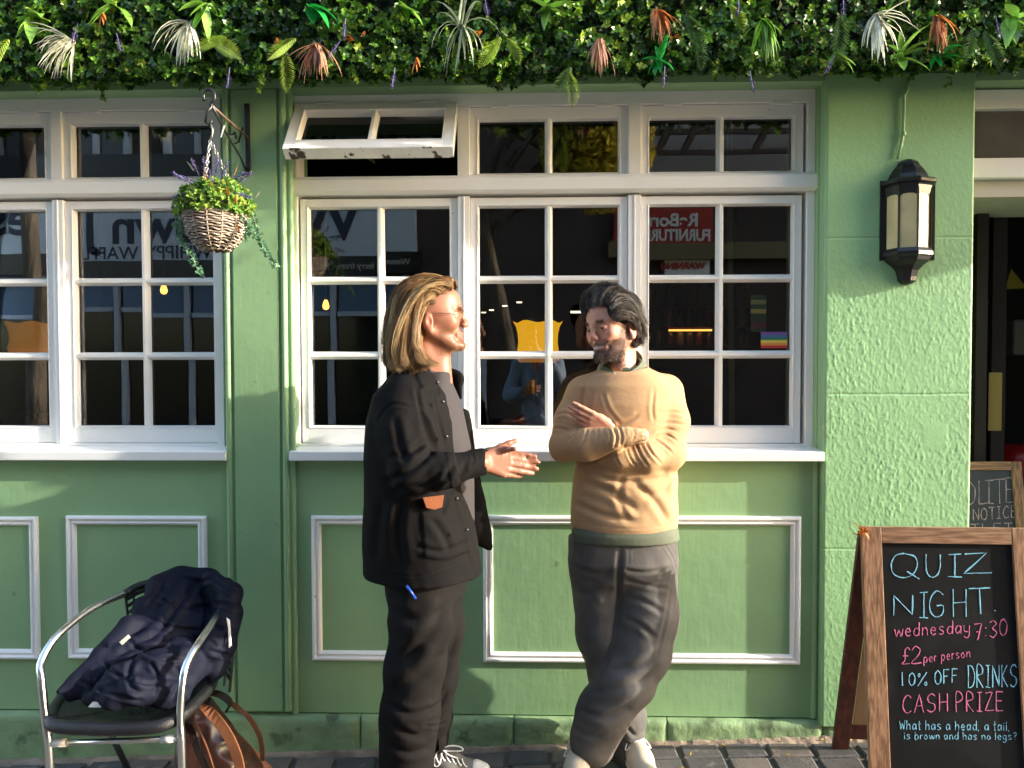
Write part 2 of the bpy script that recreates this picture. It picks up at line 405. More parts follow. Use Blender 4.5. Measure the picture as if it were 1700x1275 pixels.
# ---------------------------------------------------------------- windows
def sash(mbx, x0, x1, z0, z1, st, tr, br, y0, yg):
    """sash frame with unequal rails; st stile width, tr top, br bottom; y0 face, yg glass"""
    a = .009
    xs = [(x0, x0+st), (x1-st, x1)]
    mbx.box(x0, x0+st-a, y0, yg+.02, z0, z1); mbx.box(x1-st+a, x1, y0, yg+.02, z0, z1)
    mbx.box(x0+st-a, x1-st+a, y0, yg+.02, z1-tr+a, z1); mbx.box(x0+st-a, x1-st+a, y0, yg+.02, z0, z0+br-a)
    # inner ovolo
    mbx.rect_sweep(x0+st-a, x1-st+a, z0+br-a, z1-tr+a, [(0, y0), (.0015, y0-.003), (.004, y0-.001), (.006, y0+.006), (a, yg)])
def vbar(x, z0, z1, y0, yg, w=.016, c=.005):
    b = MB(); b.zprism(z0, z1, [(x-w, yg+.004), (x-w, yg-.001), (x-c-.003, y0+.006), (x-c, y0), (x+c, y0), (x+c+.003, y0+.006), (x+w, yg-.001), (x+w, yg+.004)]); return b
def hbar(z, x0, x1, y0, yg, w=.016, c=.005):
    b = MB(); b.xprism(x0, x1, [(yg+.004, z-w), (yg-.001, z-w), (y0+.007, z-c-.003), (y0+.001, z-c), (y0+.001, z+c), (y0+.007, z+c+.003), (yg-.001, z+w), (yg+.004, z+w)]); return b
pane_r = random.Random(11)
def pane(x0, x1, z0, z1, yg, parent, m=None):
    b = MB(); hx, hz = (x1-x0)/2, (z1-z0)/2
    b.box(-hx, hx, -.002, .002, -hz, hz)
    o = b.build('pane', m or MT['glass'], parent, loc=((x0+x1)/2, yg+.006, (z0+z1)/2),
                rot=(pane_r.uniform(-.004, .004), 0, pane_r.uniform(-.006, .006)))
    return o
YG = YW + .03
# rows (pixel rows at the middle of the picture)
ZR = [az(346, YG), az(458, YG), az(471, YG), az(583, YG), az(596, YG), az(706, YG)]
ZT = [az(203, YG), az(289, YG)]
Z_HEAD = Z_TOP; Z_TRAN = (az(292, YW), az(322, YW))      # transom bar
Z_SILL = az(741, YW)
def window(cols, xL, xR, open_first):
    mbf = MB()
    yf = YW - .012
    mbf.box(xL, xR, yf, YW+.09, Z_HEAD-.055, Z_HEAD)                       # head
    mbf.box(xL, xL+.032, yf, YW+.09, Z_SILL, Z_HEAD-.055); mbf.box(xR-.032, xR, yf, YW+.09, Z_SILL, Z_HEAD-.055)
    mbf.box(xL+.032, xR-.032, yf, YW+.09, Z_SILL, Z_SILL+.012)
    # transom bar with a weathered nosing
    mbf.xprism(xL-.003, xR+.003, [(YW+.09, az(292, YW)), (yf-.005, az(292, YW)), (yf-.026, az(299, YW)), (yf-.026, az(318, YW)), (yf-.010, az(322, YW)), (YW+.09, az(326, YW))])
    for i in range(len(cols)-1):
        xm0, xm1 = cols[i][3]+.038, cols[i+1][0]-.038
        mbf.box(xm0, xm1, yf, YW+.09, Z_SILL+.012, az(326, YW)); mbf.box(xm0, xm1, yf, YW+.09, az(292, YW), Z_HEAD-.055)
        mbf.box((xm0+xm1)/2-.004, (xm0+xm1)/2+.004, yf-.004, yf+.01, Z_SILL+.012, az(326, YW))
    fr = mbf.build('window', MT['white'], pub, bevel=.0025)
    ms = MB()
    sx0, sx1 = xL-.02, xR+.02
    return fr
def casement(fr, c, z_top, z_bot):
    x0, x1, x2, x3 = c
    st = .036
    m = MB(); sash(m, x0-st, x3+st, Z_SILL+.014, az(328, YW), st, az(328, YW)-ZR[0], ZR[5]-(Z_SILL+.014), YW, YG)
    m.build('casement', MT['white'], fr, bevel=.0015)
    vbar((x1+x2)/2, ZR[5]-.003, ZR[0]+.003, YW+.002, YG).build('glazing_bar', MT['white'], fr)
    for k in (1, 3):
        hbar((ZR[k]+ZR[k+1])/2, x0-.003, x3+.003, YW+.003, YG).build('glazing_bar', MT['white'], fr)
    for k in (0, 2, 4):
        pane(x0-.004, (x1+x2)/2, ZR[k+1]-.008, ZR[k]+.006, YG, fr); pane((x1+x2)/2, x3+.004, ZR[k+1]-.008, ZR[k]+.006, YG, fr)
def transom(fr, c, opened=False):
    x0, x1, x2, x3 = c; st = .040
    zb_, zt_ = az(291, YW)+.002, Z_HEAD-.057
    if not opened:
        m = MB(); sash(m, x0-st, x3+st, zb_, zt_, st, zt_-ZT[0], ZT[1]-zb_, YW+.001, YG)
        m.build('transom_sash', MT['white'], fr, bevel=.0015)
        vbar((x1+x2)/2, ZT[1]-.003, ZT[0]+.003, YW+.002, YG).build('glazing_bar', MT['white'], fr)
        pane(x0-.004, (x1+x2)/2, ZT[1]-.006, ZT[0]+.006, YG, fr); pane((x1+x2)/2, x3+.004, ZT[1]-.006, ZT[0]+.006, YG, fr)
        for xx in (x0+.05, x3-.09):
            MB().box(xx, xx+.075, YW-.016, YW-.004, zt_-.006, zt_+.006).build('hinge', MT['white'], fr, bevel=.002)
        return
    W = (x3-x0)/2 + st; H = .288; xc = (x0+x3)/2
    pivot = thing('transom_sash', None, None, (xc, YW-.016, zt_)); pivot.parent = fr; pivot.rotation_euler = (-rad(38), 0, 0)
    def put(b, name, m, **k):
        o = b.build(name, m, None, **k); o.parent = pivot; return o
    m = MB(); sash(m, -W, W, -H, 0, .050, .050, .052, -.022, .010); put(m, 'sash_frame', MT['white'], bevel=.002)
    put(MB().box(-W+.001, W-.001, -.021, .029, -H-.0035, -H-.0005), 'bottom_edge', MT['white_worn'])
    put(vbar(0, -H+.050, -.048, -.020, .010), 'glazing_bar', MT['white'])
    for s in (-1, 1):
        b = MB(); b.box(min(0, s*(W-.046)), max(0, s*(W-.046)), .012, .016, -H+.047, -.046); put(b, 'pane', MT['glass'])
        put(MB().box(s*(W-.12)-.035, s*(W-.12)+.035, -.026, -.018, -.004, .006), 'hinge', MT['white'], bevel=.002)
    # a stay arm seen through the gap
    MB().tube([(xc-.14, YW+.06, zb_+.16), (xc-.02, YW+.02, zb_+.06)], .006, 6).build('window_stay', mat('brass_stay', (.3, .22, .1), .4, 1), fr)
def cpx(a, b, c, d, py=520): return tuple(at(p, py, YG).x for p in (a, b, c, d))
cols_main = [cpx(518, 627, 640, 747), cpx(797, 904, 918, 1025), cpx(1077, 1187, 1200, 1311)]
xL, xR = ax(485, YW, 600), ax(1349, YW, 600)
wm = window(cols_main, xL, xR, True)
for i, c in enumerate(cols_main):
    casement(wm, c, 0, 0); transom(wm, c, i == 0)
# left window, repeats to the left out of frame
cl = cpx(132, 238, 251, 358); dx = cols_main[1][0]-cols_main[0][0]
cols_left = [tuple(v-2*dx for v in cl), tuple(v-dx for v in cl), cl]
wl = window(cols_left, cols_left[0][0]-.07, ax(373, YW, 600), False)
for c in cols_left: casement(wl, c, 0, 0); transom(wl, c)
# reveals and sills
mb = MB(); mb.box(xR, XL_PLR+.01, .02, .3, Z_SILL, Z_TOP); mb.box(XR_PIL-.02, xL, .02, .3, Z_SILL, Z_TOP); mb.box(XL_PIL, XL_PIL-.001, .02, .3, Z_SILL, Z_TOP)
mb.box(-4.5, cols_left[0][0]-.07, -.01, .3, Z_SILLB, Z_TOP)
mb.build('reveal', MT['green'], pub)
for a, b, w_ in ((XR_PIL-.004, XL_PLR+.003, wm), (-3.4, XL_PIL+.002, wl)):
    m = MB(); m.xprism(a, b, [(.17, Z_SILL), (YW-.006, Z_SILL+.001), (-.046, az(750, -.05)), (-.05, az(751, -.05)), (-.05, az(765, -.05)), (-.044, az(766, -.05)), (.17, az(766, -.05))])
    m.build('sill', MT['white'], w_, bevel=.002)
# panel mouldings
prof = [(0, .001), (0, -.012), (.005, -.019), (.012, -.020), (.017, -.012), (.022, -.010), (.028, -.016), (.034, -.012), (.040, .001)]
for (a, b, c, d) in ((-240, 62, 858, 1094), (110, 343, 857, 1095), (517, 742, 857, 1098), (802, 1330, 857, 1102)):
    m = MB(); m.rect_sweep(ax(a, -.015, 970), ax(b, -.015, 970), az(d, -.015, (a+b)/2), az(c, -.015, (a+b)/2), prof); m.build('panel_moulding', MT['white'], pub, bevel=.001)
# stickers on the glass
def sticker(px0, px1, py0, py1, rows, nm):
    o = thing(nm, None, None); o.parent = wm; n = len(rows)
    for i, c in enumerate(rows):
        a, b = at(px0, py0 + (py1-py0)*i/n, YG-.001), at(px1, py0 + (py1-py0)*(i+1)/n, YG-.001)
        MB().add([(a.x, a.y, b.z), (b.x, a.y, b.z), (b.x, a.y, a.z), (a.x, a.y, a.z)], [(0, 1, 2, 3)]).build('stripe', mat('sticker_print', lin(c), .4), o, fix=False)
sticker(1263, 1307, 551, 578, [(120, 80, 150), (80, 110, 150), (60, 120, 100), (225, 205, 90), (230, 150, 70), (200, 60, 60)], 'rainbow_sticker')
sticker(1246, 1272, 490, 551, [(35, 48, 30), (90, 90, 50), (35, 48, 30), (110, 100, 50), (36, 46, 32), (36, 46, 32), (70, 30, 30), (36, 46, 32)], 'poster_sticker')
# conduit above the lantern
mb = MB(); mb.tube([at(1508, 130, -.055), at(1506, 148, -.056), at(1501, 162, -.056), at(1500, 200, -.056), at(1499, 225, -.056), at(1496, 240, -.056), at(1490, 264, -.056)], .0065, 8)
mb.build('conduit', MT['stucco'], pub, smooth=True)
for py in (160, 222): MB().tube([at(1500, py-3, -.058), at(1500, py+3, -.058)], .010, 8).build('conduit_clip', MT['stucco'], pub)

# ---------------------------------------------------------------- doorway on the right
MB().box(XR_PLR, 4.8, .08, .30, az(180, .08, 1660), az(148, .08, 1660)).build('door_head', MT['white'], pub, bevel=.004)
MB().box(XR_PLR, 4.8, .06, .30, az(297, .08, 1660), az(264, .08, 1660)).build('door_rail', MT['white'], pub, bevel=.004)
MB().box(XR_PLR, 4.8, .10, .55, az(327, .10, 1660), az(297, .08, 1660)-.002).build('soffit', mat('soffit_paint', (.5, .47, .42), .5), pub)
MB().box(XR_PLR, 2.9, .115, .125, az(266, .1, 1660), az(178, .1, 1660)).build('transom_pane', mat('painted_reflection', (.10, .095, .09), .10, vary=(4, .4)), pub)  # reflection of the bright frontage opposite put into the pane's grey
MB().box(2.9, 4.8, -.01, .4, -.1, az(180, .08, 1660)).build('door_jamb', MT['green'], pub)
dr = MB(); YD = .62
dr.box(ax(1600, YD), ax(1617, YD), YD, YD+.05, gz(1.8), 2.2); dr.box(ax(1600, YD), ax(1668, YD), YD-.001, YD+.05, az(380, YD), az(326, YD)+.1)
dr.box(ax(1640, YD), ax(1664, YD), YD-.03, YD+.06, gz(1.8), az(328, YD)); dr.box(ax(1600, YD), ax(1642, YD), YD-.001, YD+.05, gz(1.8), az(716, YD))
for py in (505, 613): dr.box(ax(1600, YD), ax(1642, YD), YD-.002, YD+.05, az(py+5, YD), az(py-5, YD))
door = dr.build('door', MT['darkwood'], pub, bevel=.003)
for a, b in ((400, 500), (510, 608), (618, 716)):
    pane(ax(1617, YD), ax(1641, YD), az(b, YD), az(a, YD), YD+.01, door)
MB().box(ax(1641, YD-.03), ax(1663, YD-.03), YD-.036, YD-.03, az(714, YD), az(620, YD)).build('kick_plate', mat('brass_plate', (.50, .36, .10), .4, .3), door, bevel=.001)
# inside the doorway
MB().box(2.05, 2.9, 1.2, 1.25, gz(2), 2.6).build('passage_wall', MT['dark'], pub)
YS = 1.1
s_ = thing('warning_notice', 'yellow and black triangular warning notice deep inside the doorway', 'notice', at(1685, 465, YS))
a = at(1662, 485, YS); b = at(1712, 482, YS); c = at(1676, 438, YS)
MB().add([a, b, c, a+Vector((0, .01, 0)), b+Vector((0, .01, 0)), c+Vector((0, .01, 0))], [(0, 1, 2), (3, 5, 4), (0, 3, 4, 1), (1, 4, 5, 2), (2, 5, 3, 0)]).build('border', MT['black'], s_)
cc = (a+b+c)/3; q = [cc + (p-cc)*.72 + Vector((0, -.004, 0)) for p in (a, b, c)]
MB().add(q, [(0, 1, 2)]).build('face', mat('notice_yellow', (.45, .38, .05), .5), s_, fix=False)
p = at(1679, 562, YS)
mb = MB(); mb.box(p.x-.035, p.x+.05, YS-.08, YS, az(592, YS), az(535, YS)); tag(mb.build('dispenser', mat('dull_white_plastic', (.22, .21, .2), .4), bevel=.015, seg=3), 'small white plastic dispenser on the dark wall inside the doorway', 'dispenser')
p = at(1685, 748, .9)
mb = MB(); mb.lathe((p.x+.06, .95, p.z-.14), [(0, 0), (.13, 0), (.16, .05), (.16, .1), (.13, .16), (0, .17)], 20); tag(mb.build('red_stool', mat('red_vinyl', (.35, .01, .012), .3), smooth=True), 'red vinyl stool seat just inside the doorway', 'stool')

# ---------------------------------------------------------------- the room behind the glass
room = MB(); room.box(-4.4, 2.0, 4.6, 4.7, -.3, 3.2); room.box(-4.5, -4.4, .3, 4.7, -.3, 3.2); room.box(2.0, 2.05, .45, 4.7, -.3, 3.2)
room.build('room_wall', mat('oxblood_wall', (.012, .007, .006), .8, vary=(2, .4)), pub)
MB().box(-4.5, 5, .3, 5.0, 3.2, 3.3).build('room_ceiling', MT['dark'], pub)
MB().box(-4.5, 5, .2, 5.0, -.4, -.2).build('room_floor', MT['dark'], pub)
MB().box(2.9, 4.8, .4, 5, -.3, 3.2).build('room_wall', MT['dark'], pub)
lamp_em = emit('glowing_lampshade', (1.0, .50, .015), .125)
lamp_em.node_tree.nodes['Principled BSDF'].inputs['Base Color'].default_value = (.6, .3, .02, 1)
bulb_em = emit('filament_bulb', (1.0, .35, .05), .9)
def table_lamp(px, y0, y1, wpx, Y, label, lm=None):
    c = at(px, (y0+y1)/2, Y); k = (CAM_D+Y)/FPX; H = (y1-y0)*k; R = wpx/2*k
    t = thing('table_lamp', label, 'lamp', (c.x, Y, c.z-H/2-.3))
    n = 40; prof = [(.93, .0), (.91, .04), (.84, .14), (.78, .35), (.76, .6), (.80, .85), (.86, 1.0)]
    V = []; F = []
    for r, zz in prof:
        for k_ in range(n):
            th = 2*math.pi*k_/n; rr = R*r*(1 + (.03*math.cos(th*6) if zz < .1 else 0)); V.append((c.x+rr*math.cos(th), Y+rr*math.sin(th), c.z+H/2-zz*H + (.006*math.cos(th*6) if zz < .1 else 0)))
    for i in range(len(prof)-1):
        for k_ in range(n): F.append((i*n+k_, i*n+(k_+1) % n, (i+1)*n+(k_+1) % n, (i+1)*n+k_))
    MB().add(V, F).build('shade', lm or lamp_em, t, smooth=True)
    MB().lathe((c.x, Y, c.z-H/2), [(R*.8, .005), (R*.82, -.02), (R*.7, -.035)], 24).build('fringe', emit('gold_fringe', (.7, .28, .03), .05), t)
    MB().lathe((c.x, Y, c.z-H/2-.34), [(.07, 0), (.07, .02), (.015, .04), (.02, .2), (.012, .38)], 16).build('base', MT['black'], t, smooth=True)
table_lamp(893, 535, 590, 86, .75, 'glowing yellow scalloped table lamp seen through the window between the two men')
table_lamp(56, 536, 580, 92, .6, 'glowing amber fluted table lamp behind the left window at the photo edge', emit('dim_lampshade', (.9, .34, .02), .035))
def pendant(px, py, Y, label):
    c = at(px, py, Y); t = thing('pendant_bulb', label, 'light bulb', c)
    MB().lathe(c, [(0, -.03), (.014, -.024), (.020, -.008), (.014, .014), (.008, .028)], 12).build('bulb', bulb_em, t, smooth=True)
    MB().tube([c+Vector((0, 0, .028)), c+Vector((0, 0, .06)), (c.x, c.y, 3.19)], [.009, .004, .003], 6).build('flex', MT['black'], t)
pendant(272, 480, 1.2, 'glowing filament bulb hanging behind the left window, near the basket')
pendant(541, 506, 1.3, 'glowing filament bulb hanging behind the first column of the main window')
dl_em = emit("downlight_glow", (1, .85, .6), .35)
for i, (px, py, lab) in enumerate(((803, 518, 'lowest'), (816, 514, 'second lowest'), (838, 507, 'second highest'), (862, 501, 'highest'))):
    c = at(px, py, 3.2 - i*.35)
    tag(MB().lathe(c, [(0, -.008), (.018, -.008), (.02, 0), (0, 0)], 12).build('downlight', dl_em), f'small round ceiling light in the pub, {lab} of the row above the yellow lamp', 'ceiling light', 'ceiling lights in a row inside the pub')
for px, py, lab in ((958, 517, 'left bright strip light above the right man inside the pub'), (974, 512, 'right bright strip light above the right man inside the pub')):
    c = at(px, py, 3.0); tag(MB().box(c.x-.05, c.x+.035, 3.0, 3.03, c.z-.012, c.z+.004).build('strip_light', dl_em), lab, 'ceiling light')
# back bar with bottles
YB = 4.2
bar = thing('back_bar', 'dark red back bar with lit shelves behind the right hand windows', 'bar', (at(1130, 590, YB).x, YB, 0))
for py in (512, 545, 575): MB().box(ax(1060, YB), ax(1400, YB), YB-.15, YB+.1, az(py, YB)-.015, az(py, YB)).build('shelf', mat('bar_wood', (.10, .02, .01), .5), bar)
MB().box(ax(1060, YB), ax(1400, YB), YB+.1, YB+.12, az(610, YB), az(470, YB)).build('backboard', mat('bar_red', (.08, .008, .006), .5), bar)
MB().box(ax(1105, YB), ax(1175, YB), YB-.17, YB-.155, az(552, YB), az(549, YB)).build('strip', emit("bar_strip", (1, .45, .08), .35), bar)
bm_cols = [mat('bottle_glass_%d' % i, c, .1, spec=.8) for i, c in enumerate(((.10, .05, .01), (.02, .06, .02), (.25, .2, .12), (.15, .02, .01)))]
bmesh_ = [MB().lathe((0, 0, 0), [(0, 0), (.035, 0), (.037, .02), (.036, .17), (.014, .21), (.012, .27), (0, .272)], 10).mesh('bottle', m_, True) for m_ in bm_cols]
r_ = random.Random(5)
for row, py in enumerate((512, 545, 575)):
    for k in range(14):
        px = 1075 + k*17
        o = link('bottle', r_.choice(bmesh_), None, loc=(ax(px, YB)+r_.uniform(-.01, .01), YB-.04, az(py, YB)))
        tag(o, 'spirit bottle standing on the %s shelf of the back bar in the pub' % ('top', 'middle', 'bottom')[row], 'bottle', 'bottles on the %s back bar shelf' % ('top', 'middle', 'bottom')[row])
# long bar counter and a pole added to stand in for a pale green reflection
MB().box(-.2, 1.9, 3.0, 3.5, -.2, .95); 
tag(MB().box(-.2, 1.9, 2.9, 3.4, -.2, .98).build('bar_counter', mat('counter_wood', (.05, .016, .008), .35)), 'dark wooden bar counter inside the pub in front of the bottle shelves', 'bar counter')
c0, c1 = at(1208, 330, .5), at(1222, 740, .5)
tag(MB().tube([(c0.x, .5, 3.19), (c1.x, .5, -.2)], .014, 10).build('pole', mat('reflected_green', (.10, .13, .06), .5), smooth=True), 'thin pale green pole added in place of a reflection in the right hand casement', 'pole')

# ================================================================== OTHER SIDE OF THE STREET (seen in the glass)
YO = -8.0; YV = 2*(YG+.006) - YO                         # its mirror image stands this deep
def ov(px, py): p = at(px, py, YV); return Vector((p.x, YO, p.z))
shop = thing('shop_building', 'shop building across the street, seen only reflected in the panes', 'building', (0, YO, 0))
MB().box(-16, 14, YO-6, YO-.12, -1, 8.5).build('shop_wall', mat('dark_brick', (.06, .045, .04), .85, vary=(2, .3), bump=[(30, .6, .02, 3)]), shop)
slate_ = mat('blue_grey_frames', (.40, .47, .58), .5); signm = mat('sign_board', (.50, .58, .68), .5); navy = mat('navy_letters', (.012, .018, .05), .5)
a, b = ov(-700, 285), ov(690, 432)
MB().box(a.x, b.x, YO-.12, YO, b.z, a.z).build('shop_sign', signm, shop)
a, b = ov(-700, 433), ov(700, 460); MB().box(a.x, b.x, YO-.12, YO+.02, b.z, a.z-.005).build('awning_box', MT['black'], shop)
a, b = ov(-700, 262), ov(700, 284); MB().box(a.x, b.x, YO-.12, YO+.03, b.z, a.z).build('cornice', MT['black'], shop)
for px in range(-500, 760, 118):
    a, b = ov(px, 464), ov(px+104, 517)
    MB().box(a.x, b.x, YO-.1, YO-.08, b.z, a.z).build('shop_transom', mat('blue_film', (.07, .14, .25), .4), shop)
    a, b = ov(px+105, 462), ov(px+117, 760); MB().box(a.x, b.x, YO-.12, YO-.02, b.z, a.z).build('shop_mullion', slate_, shop)
    a, b = ov(px, 517), ov(px+104, 524); MB().box(a.x, b.x, YO-.12, YO-.03, b.z, a.z).build('shop_rail', slate_, shop)
    a, b = ov(px, 524), ov(px+104, 760); MB().box(a.x, b.x, YO-.12, YO-.1, b.z, a.z).build('shop_window', mat('black_glass', (.01, .012, .012), .08), shop)
for px in (-260, -60, 110, 260, 470):
    for z_off in (0, -190):
        a, b = ov(px, 195+z_off), ov(px+115, 252+z_off)
        mbw = MB(); mbw.rect_sweep(a.x, b.x, b.z-.3, a.z+.3, [(0, YO-.12), (0, YO-.04), (.09, YO-.04), (.12, YO-.1)]); mbw.box((a.x+b.x)/2-.04, (a.x+b.x)/2+.04, YO-.12, YO-.05, b.z-.25, a.z+.25)
        mbw.build('upper_window', slate_, shop); MB().box(a.x+.05, b.x-.05, YO-.118, YO-.11, b.z-.25, a.z+.25).build('upper_pane', mat('grey_pane', (.06, .06, .06), .1), shop)
def text_obj(txt, size, loc, m, parent, name, face_pub=True, depth=.004, sx=1, right=None, bold=0, rot=None, align='LEFT'):
    cu = bpy.data.curves.new(name, 'FONT'); cu.body = txt; cu.size = size; cu.extrude = depth; cu.offset = bold; cu.align_x = align
    tmp = bpy.data.objects.new('tmp_text', cu); me = bpy.data.meshes.new_from_object(tmp); bpy.data.objects.remove(tmp); bpy.data.curves.remove(cu)
    me.materials.clear(); me.materials.append(m)
    R = Matrix.Rotation(rad(90), 4, 'X')
    if face_pub: R = Matrix.Rotation(math.pi, 4, 'Z') @ R
    me.transform(Matrix.Translation(loc) @ (rot or Matrix.Identity(4)) @ R @ Matrix.Diagonal((sx, 1, 1, 1)))
    return link(name, me, parent)
p = ov(346, 424); text_obj('WHIPPY WAFFLE', .275, (p.x, YO+.006, p.z), navy, shop, 'lettering', sx=1.0)
for tx, px_, sz in (('Crown J', 428, .74), ('es', 62, .74), ('W', 602, .9)):
    p = ov(px_, 396); text_obj(tx, sz, (p.x, YO+.006, p.z), navy, shop, 'lettering', sx=1.05, bold=.015)
p = ov(680, 446); text_obj('Western ferry from 19th August 2016 to 6th', .13, (p.x, YO+.03, p.z), mat('white_letters', (.5, .5, .5), .5), shop, 'lettering')
# furniture shop with a red sign
red = mat('red_sign', (.40, .03, .015), .5); wht = mat('white_sign', (.75, .75, .72), .5)
a, b = ov(1010, 342), ov(1192, 404); MB().box(a.x, b.x, YO-.12, YO, b.z, a.z).build('shop_sign', red, shop)
p = ov(1168, 374); text_obj('ReBorn', .26, (p.x, YO+.006, p.z), wht, shop, 'lettering', bold=.008)
p = ov(1188, 398); text_obj("FURNITURE'S", .23, (p.x, YO+.006, p.z), wht, shop, 'lettering', bold=.008, sx=.8)
a, b = ov(1112, 430), ov(1186, 458); MB().box(a.x, b.x, YO-.05, YO-.03, b.z, a.z).build('warning_sign', wht, shop)
p = ov(1178, 444); text_obj('WARNING', .12, (p.x, YO-.02, p.z), red, shop, 'lettering', bold=.006, sx=1.1)
a, b = ov(1000, 404), ov(1500, 428); MB().box(a.x, b.x, YO-.12, YO+.05, b.z, a.z-.004).build('awning_box', mat('olive_fascia', (.16, .13, .06), .6), shop)
a, b = ov(1040, 150), ov(1400, 300); MB().box(a.x, b.x, YO-.12, YO-.06, b.z, a.z).build('rendered_front', mat('grey_render', (.32, .29, .27), .8), shop)
rail = mat('rail_brown', (.06, .035, .025), .5)
for py in (225, 258):
    a, b = ov(1040, py), ov(1400, py+4); MB().box(a.x, b.x, YO+.3, YO+.36, b.z, a.z).build('fire_escape_rail', rail, shop)
for px in (1078, 1120, 1230): MB().tube([ov(px, 262)+Vector((0, .33, 0)), ov(px+26, 214)+Vector((0, .33, 0))], .05, 6).build('fire_escape_brace', rail, shop)
# trees over there: bark trunk, yellow leaf crown
MT['bark'] = mat('rough_bark', (.10, .08, .06), .9, vary=(3, .5), bump=[(16, 1, .05, 6, (1, 1, .3))])
def leaf_cloud(C, R, n, size, rgn):
    u = rgn.normal(size=(n, 3)); u /= np.linalg.norm(u, axis=1)[:, None]
    P = np.array(C) + u*np.array(R)*(rgn.random(n)[:, None]**.45)
    A = rgn.normal(size=(n, 3)); A /= np.linalg.norm(A, axis=1)[:, None]; B = np.cross(A, rgn.normal(size=(n, 3))); B /= np.linalg.norm(B, axis=1)[:, None]
    s = size*rgn.uniform(.6, 1.3, n)[:, None]
    V = np.stack([P-A*s, P+B*s*.35, P+A*s, P-B*s*.35], 1).reshape(-1, 3); F = np.arange(4*n).reshape(-1, 4)
    return V, F, np.repeat(rgn.random(n), 4)
MT['leaf_tree'] = mat_attr('yellow_green_leaf', ramp=[(0, (.25, .24, .02)), (.5, (.55, .45, .04)), (1, (.75, .60, .08))], rough=.6, trans=.4)
yT = -5.0; YVT = 2*(YG+.006) - yT
def tv(px, py): p = at(px, py, YVT); return Vector((p.x, yT, p.z))
for lab, tr, crown in (('street tree with rough bark across the street, reflected in the left window', [tv(62, 900), tv(58, 600), tv(60, 450), tv(52, 300), tv(40, 100), tv(60, -200)], (tv(40, -250), (1.6, 1.3, 1.3), 5000)),
                  ('leaning street tree with yellow leaves, reflected in the middle casement', [tv(880, 1000), tv(862, 650), tv(835, 500), tv(812, 400), tv(803, 300), tv(850, 160)], (tv(985, 235), (.62, .5, .8), 9000))):
    t = thing('street_tree', lab, 'tree', (tr[0].x, yT, gz(tr[0].x)))
    MB().tube([(tr[0].x, yT, -.4)]+tr, [.13, .11, .10, .09, .08, .06, .04], 12).build('trunk', MT['bark'], t, smooth=True)
    for k in range(9):
        s = tr[3] + (tr[5]-tr[3])*(k/9); e = Vector(crown[0]) + Vector([random.uniform(-1, 1)*crown[1][i]*.7 for i in range(3)]); mdd = (s+e)/2 + Vector((random.uniform(-.2, .2), 0, random.uniform(.1, .3)))
        MB().tube([s, mdd, e], [.035, .02, .006], 5).build('branch', MT['bark'], t)
    V, F, T = leaf_cloud(crown[0], crown[1], crown[2], .05, rng)
    cr = link('crown', mesh_np('crown', V, F, MT['leaf_tree'], False, {'tint': ('FLOAT', T)}), t); cr['kind'] = 'stuff'
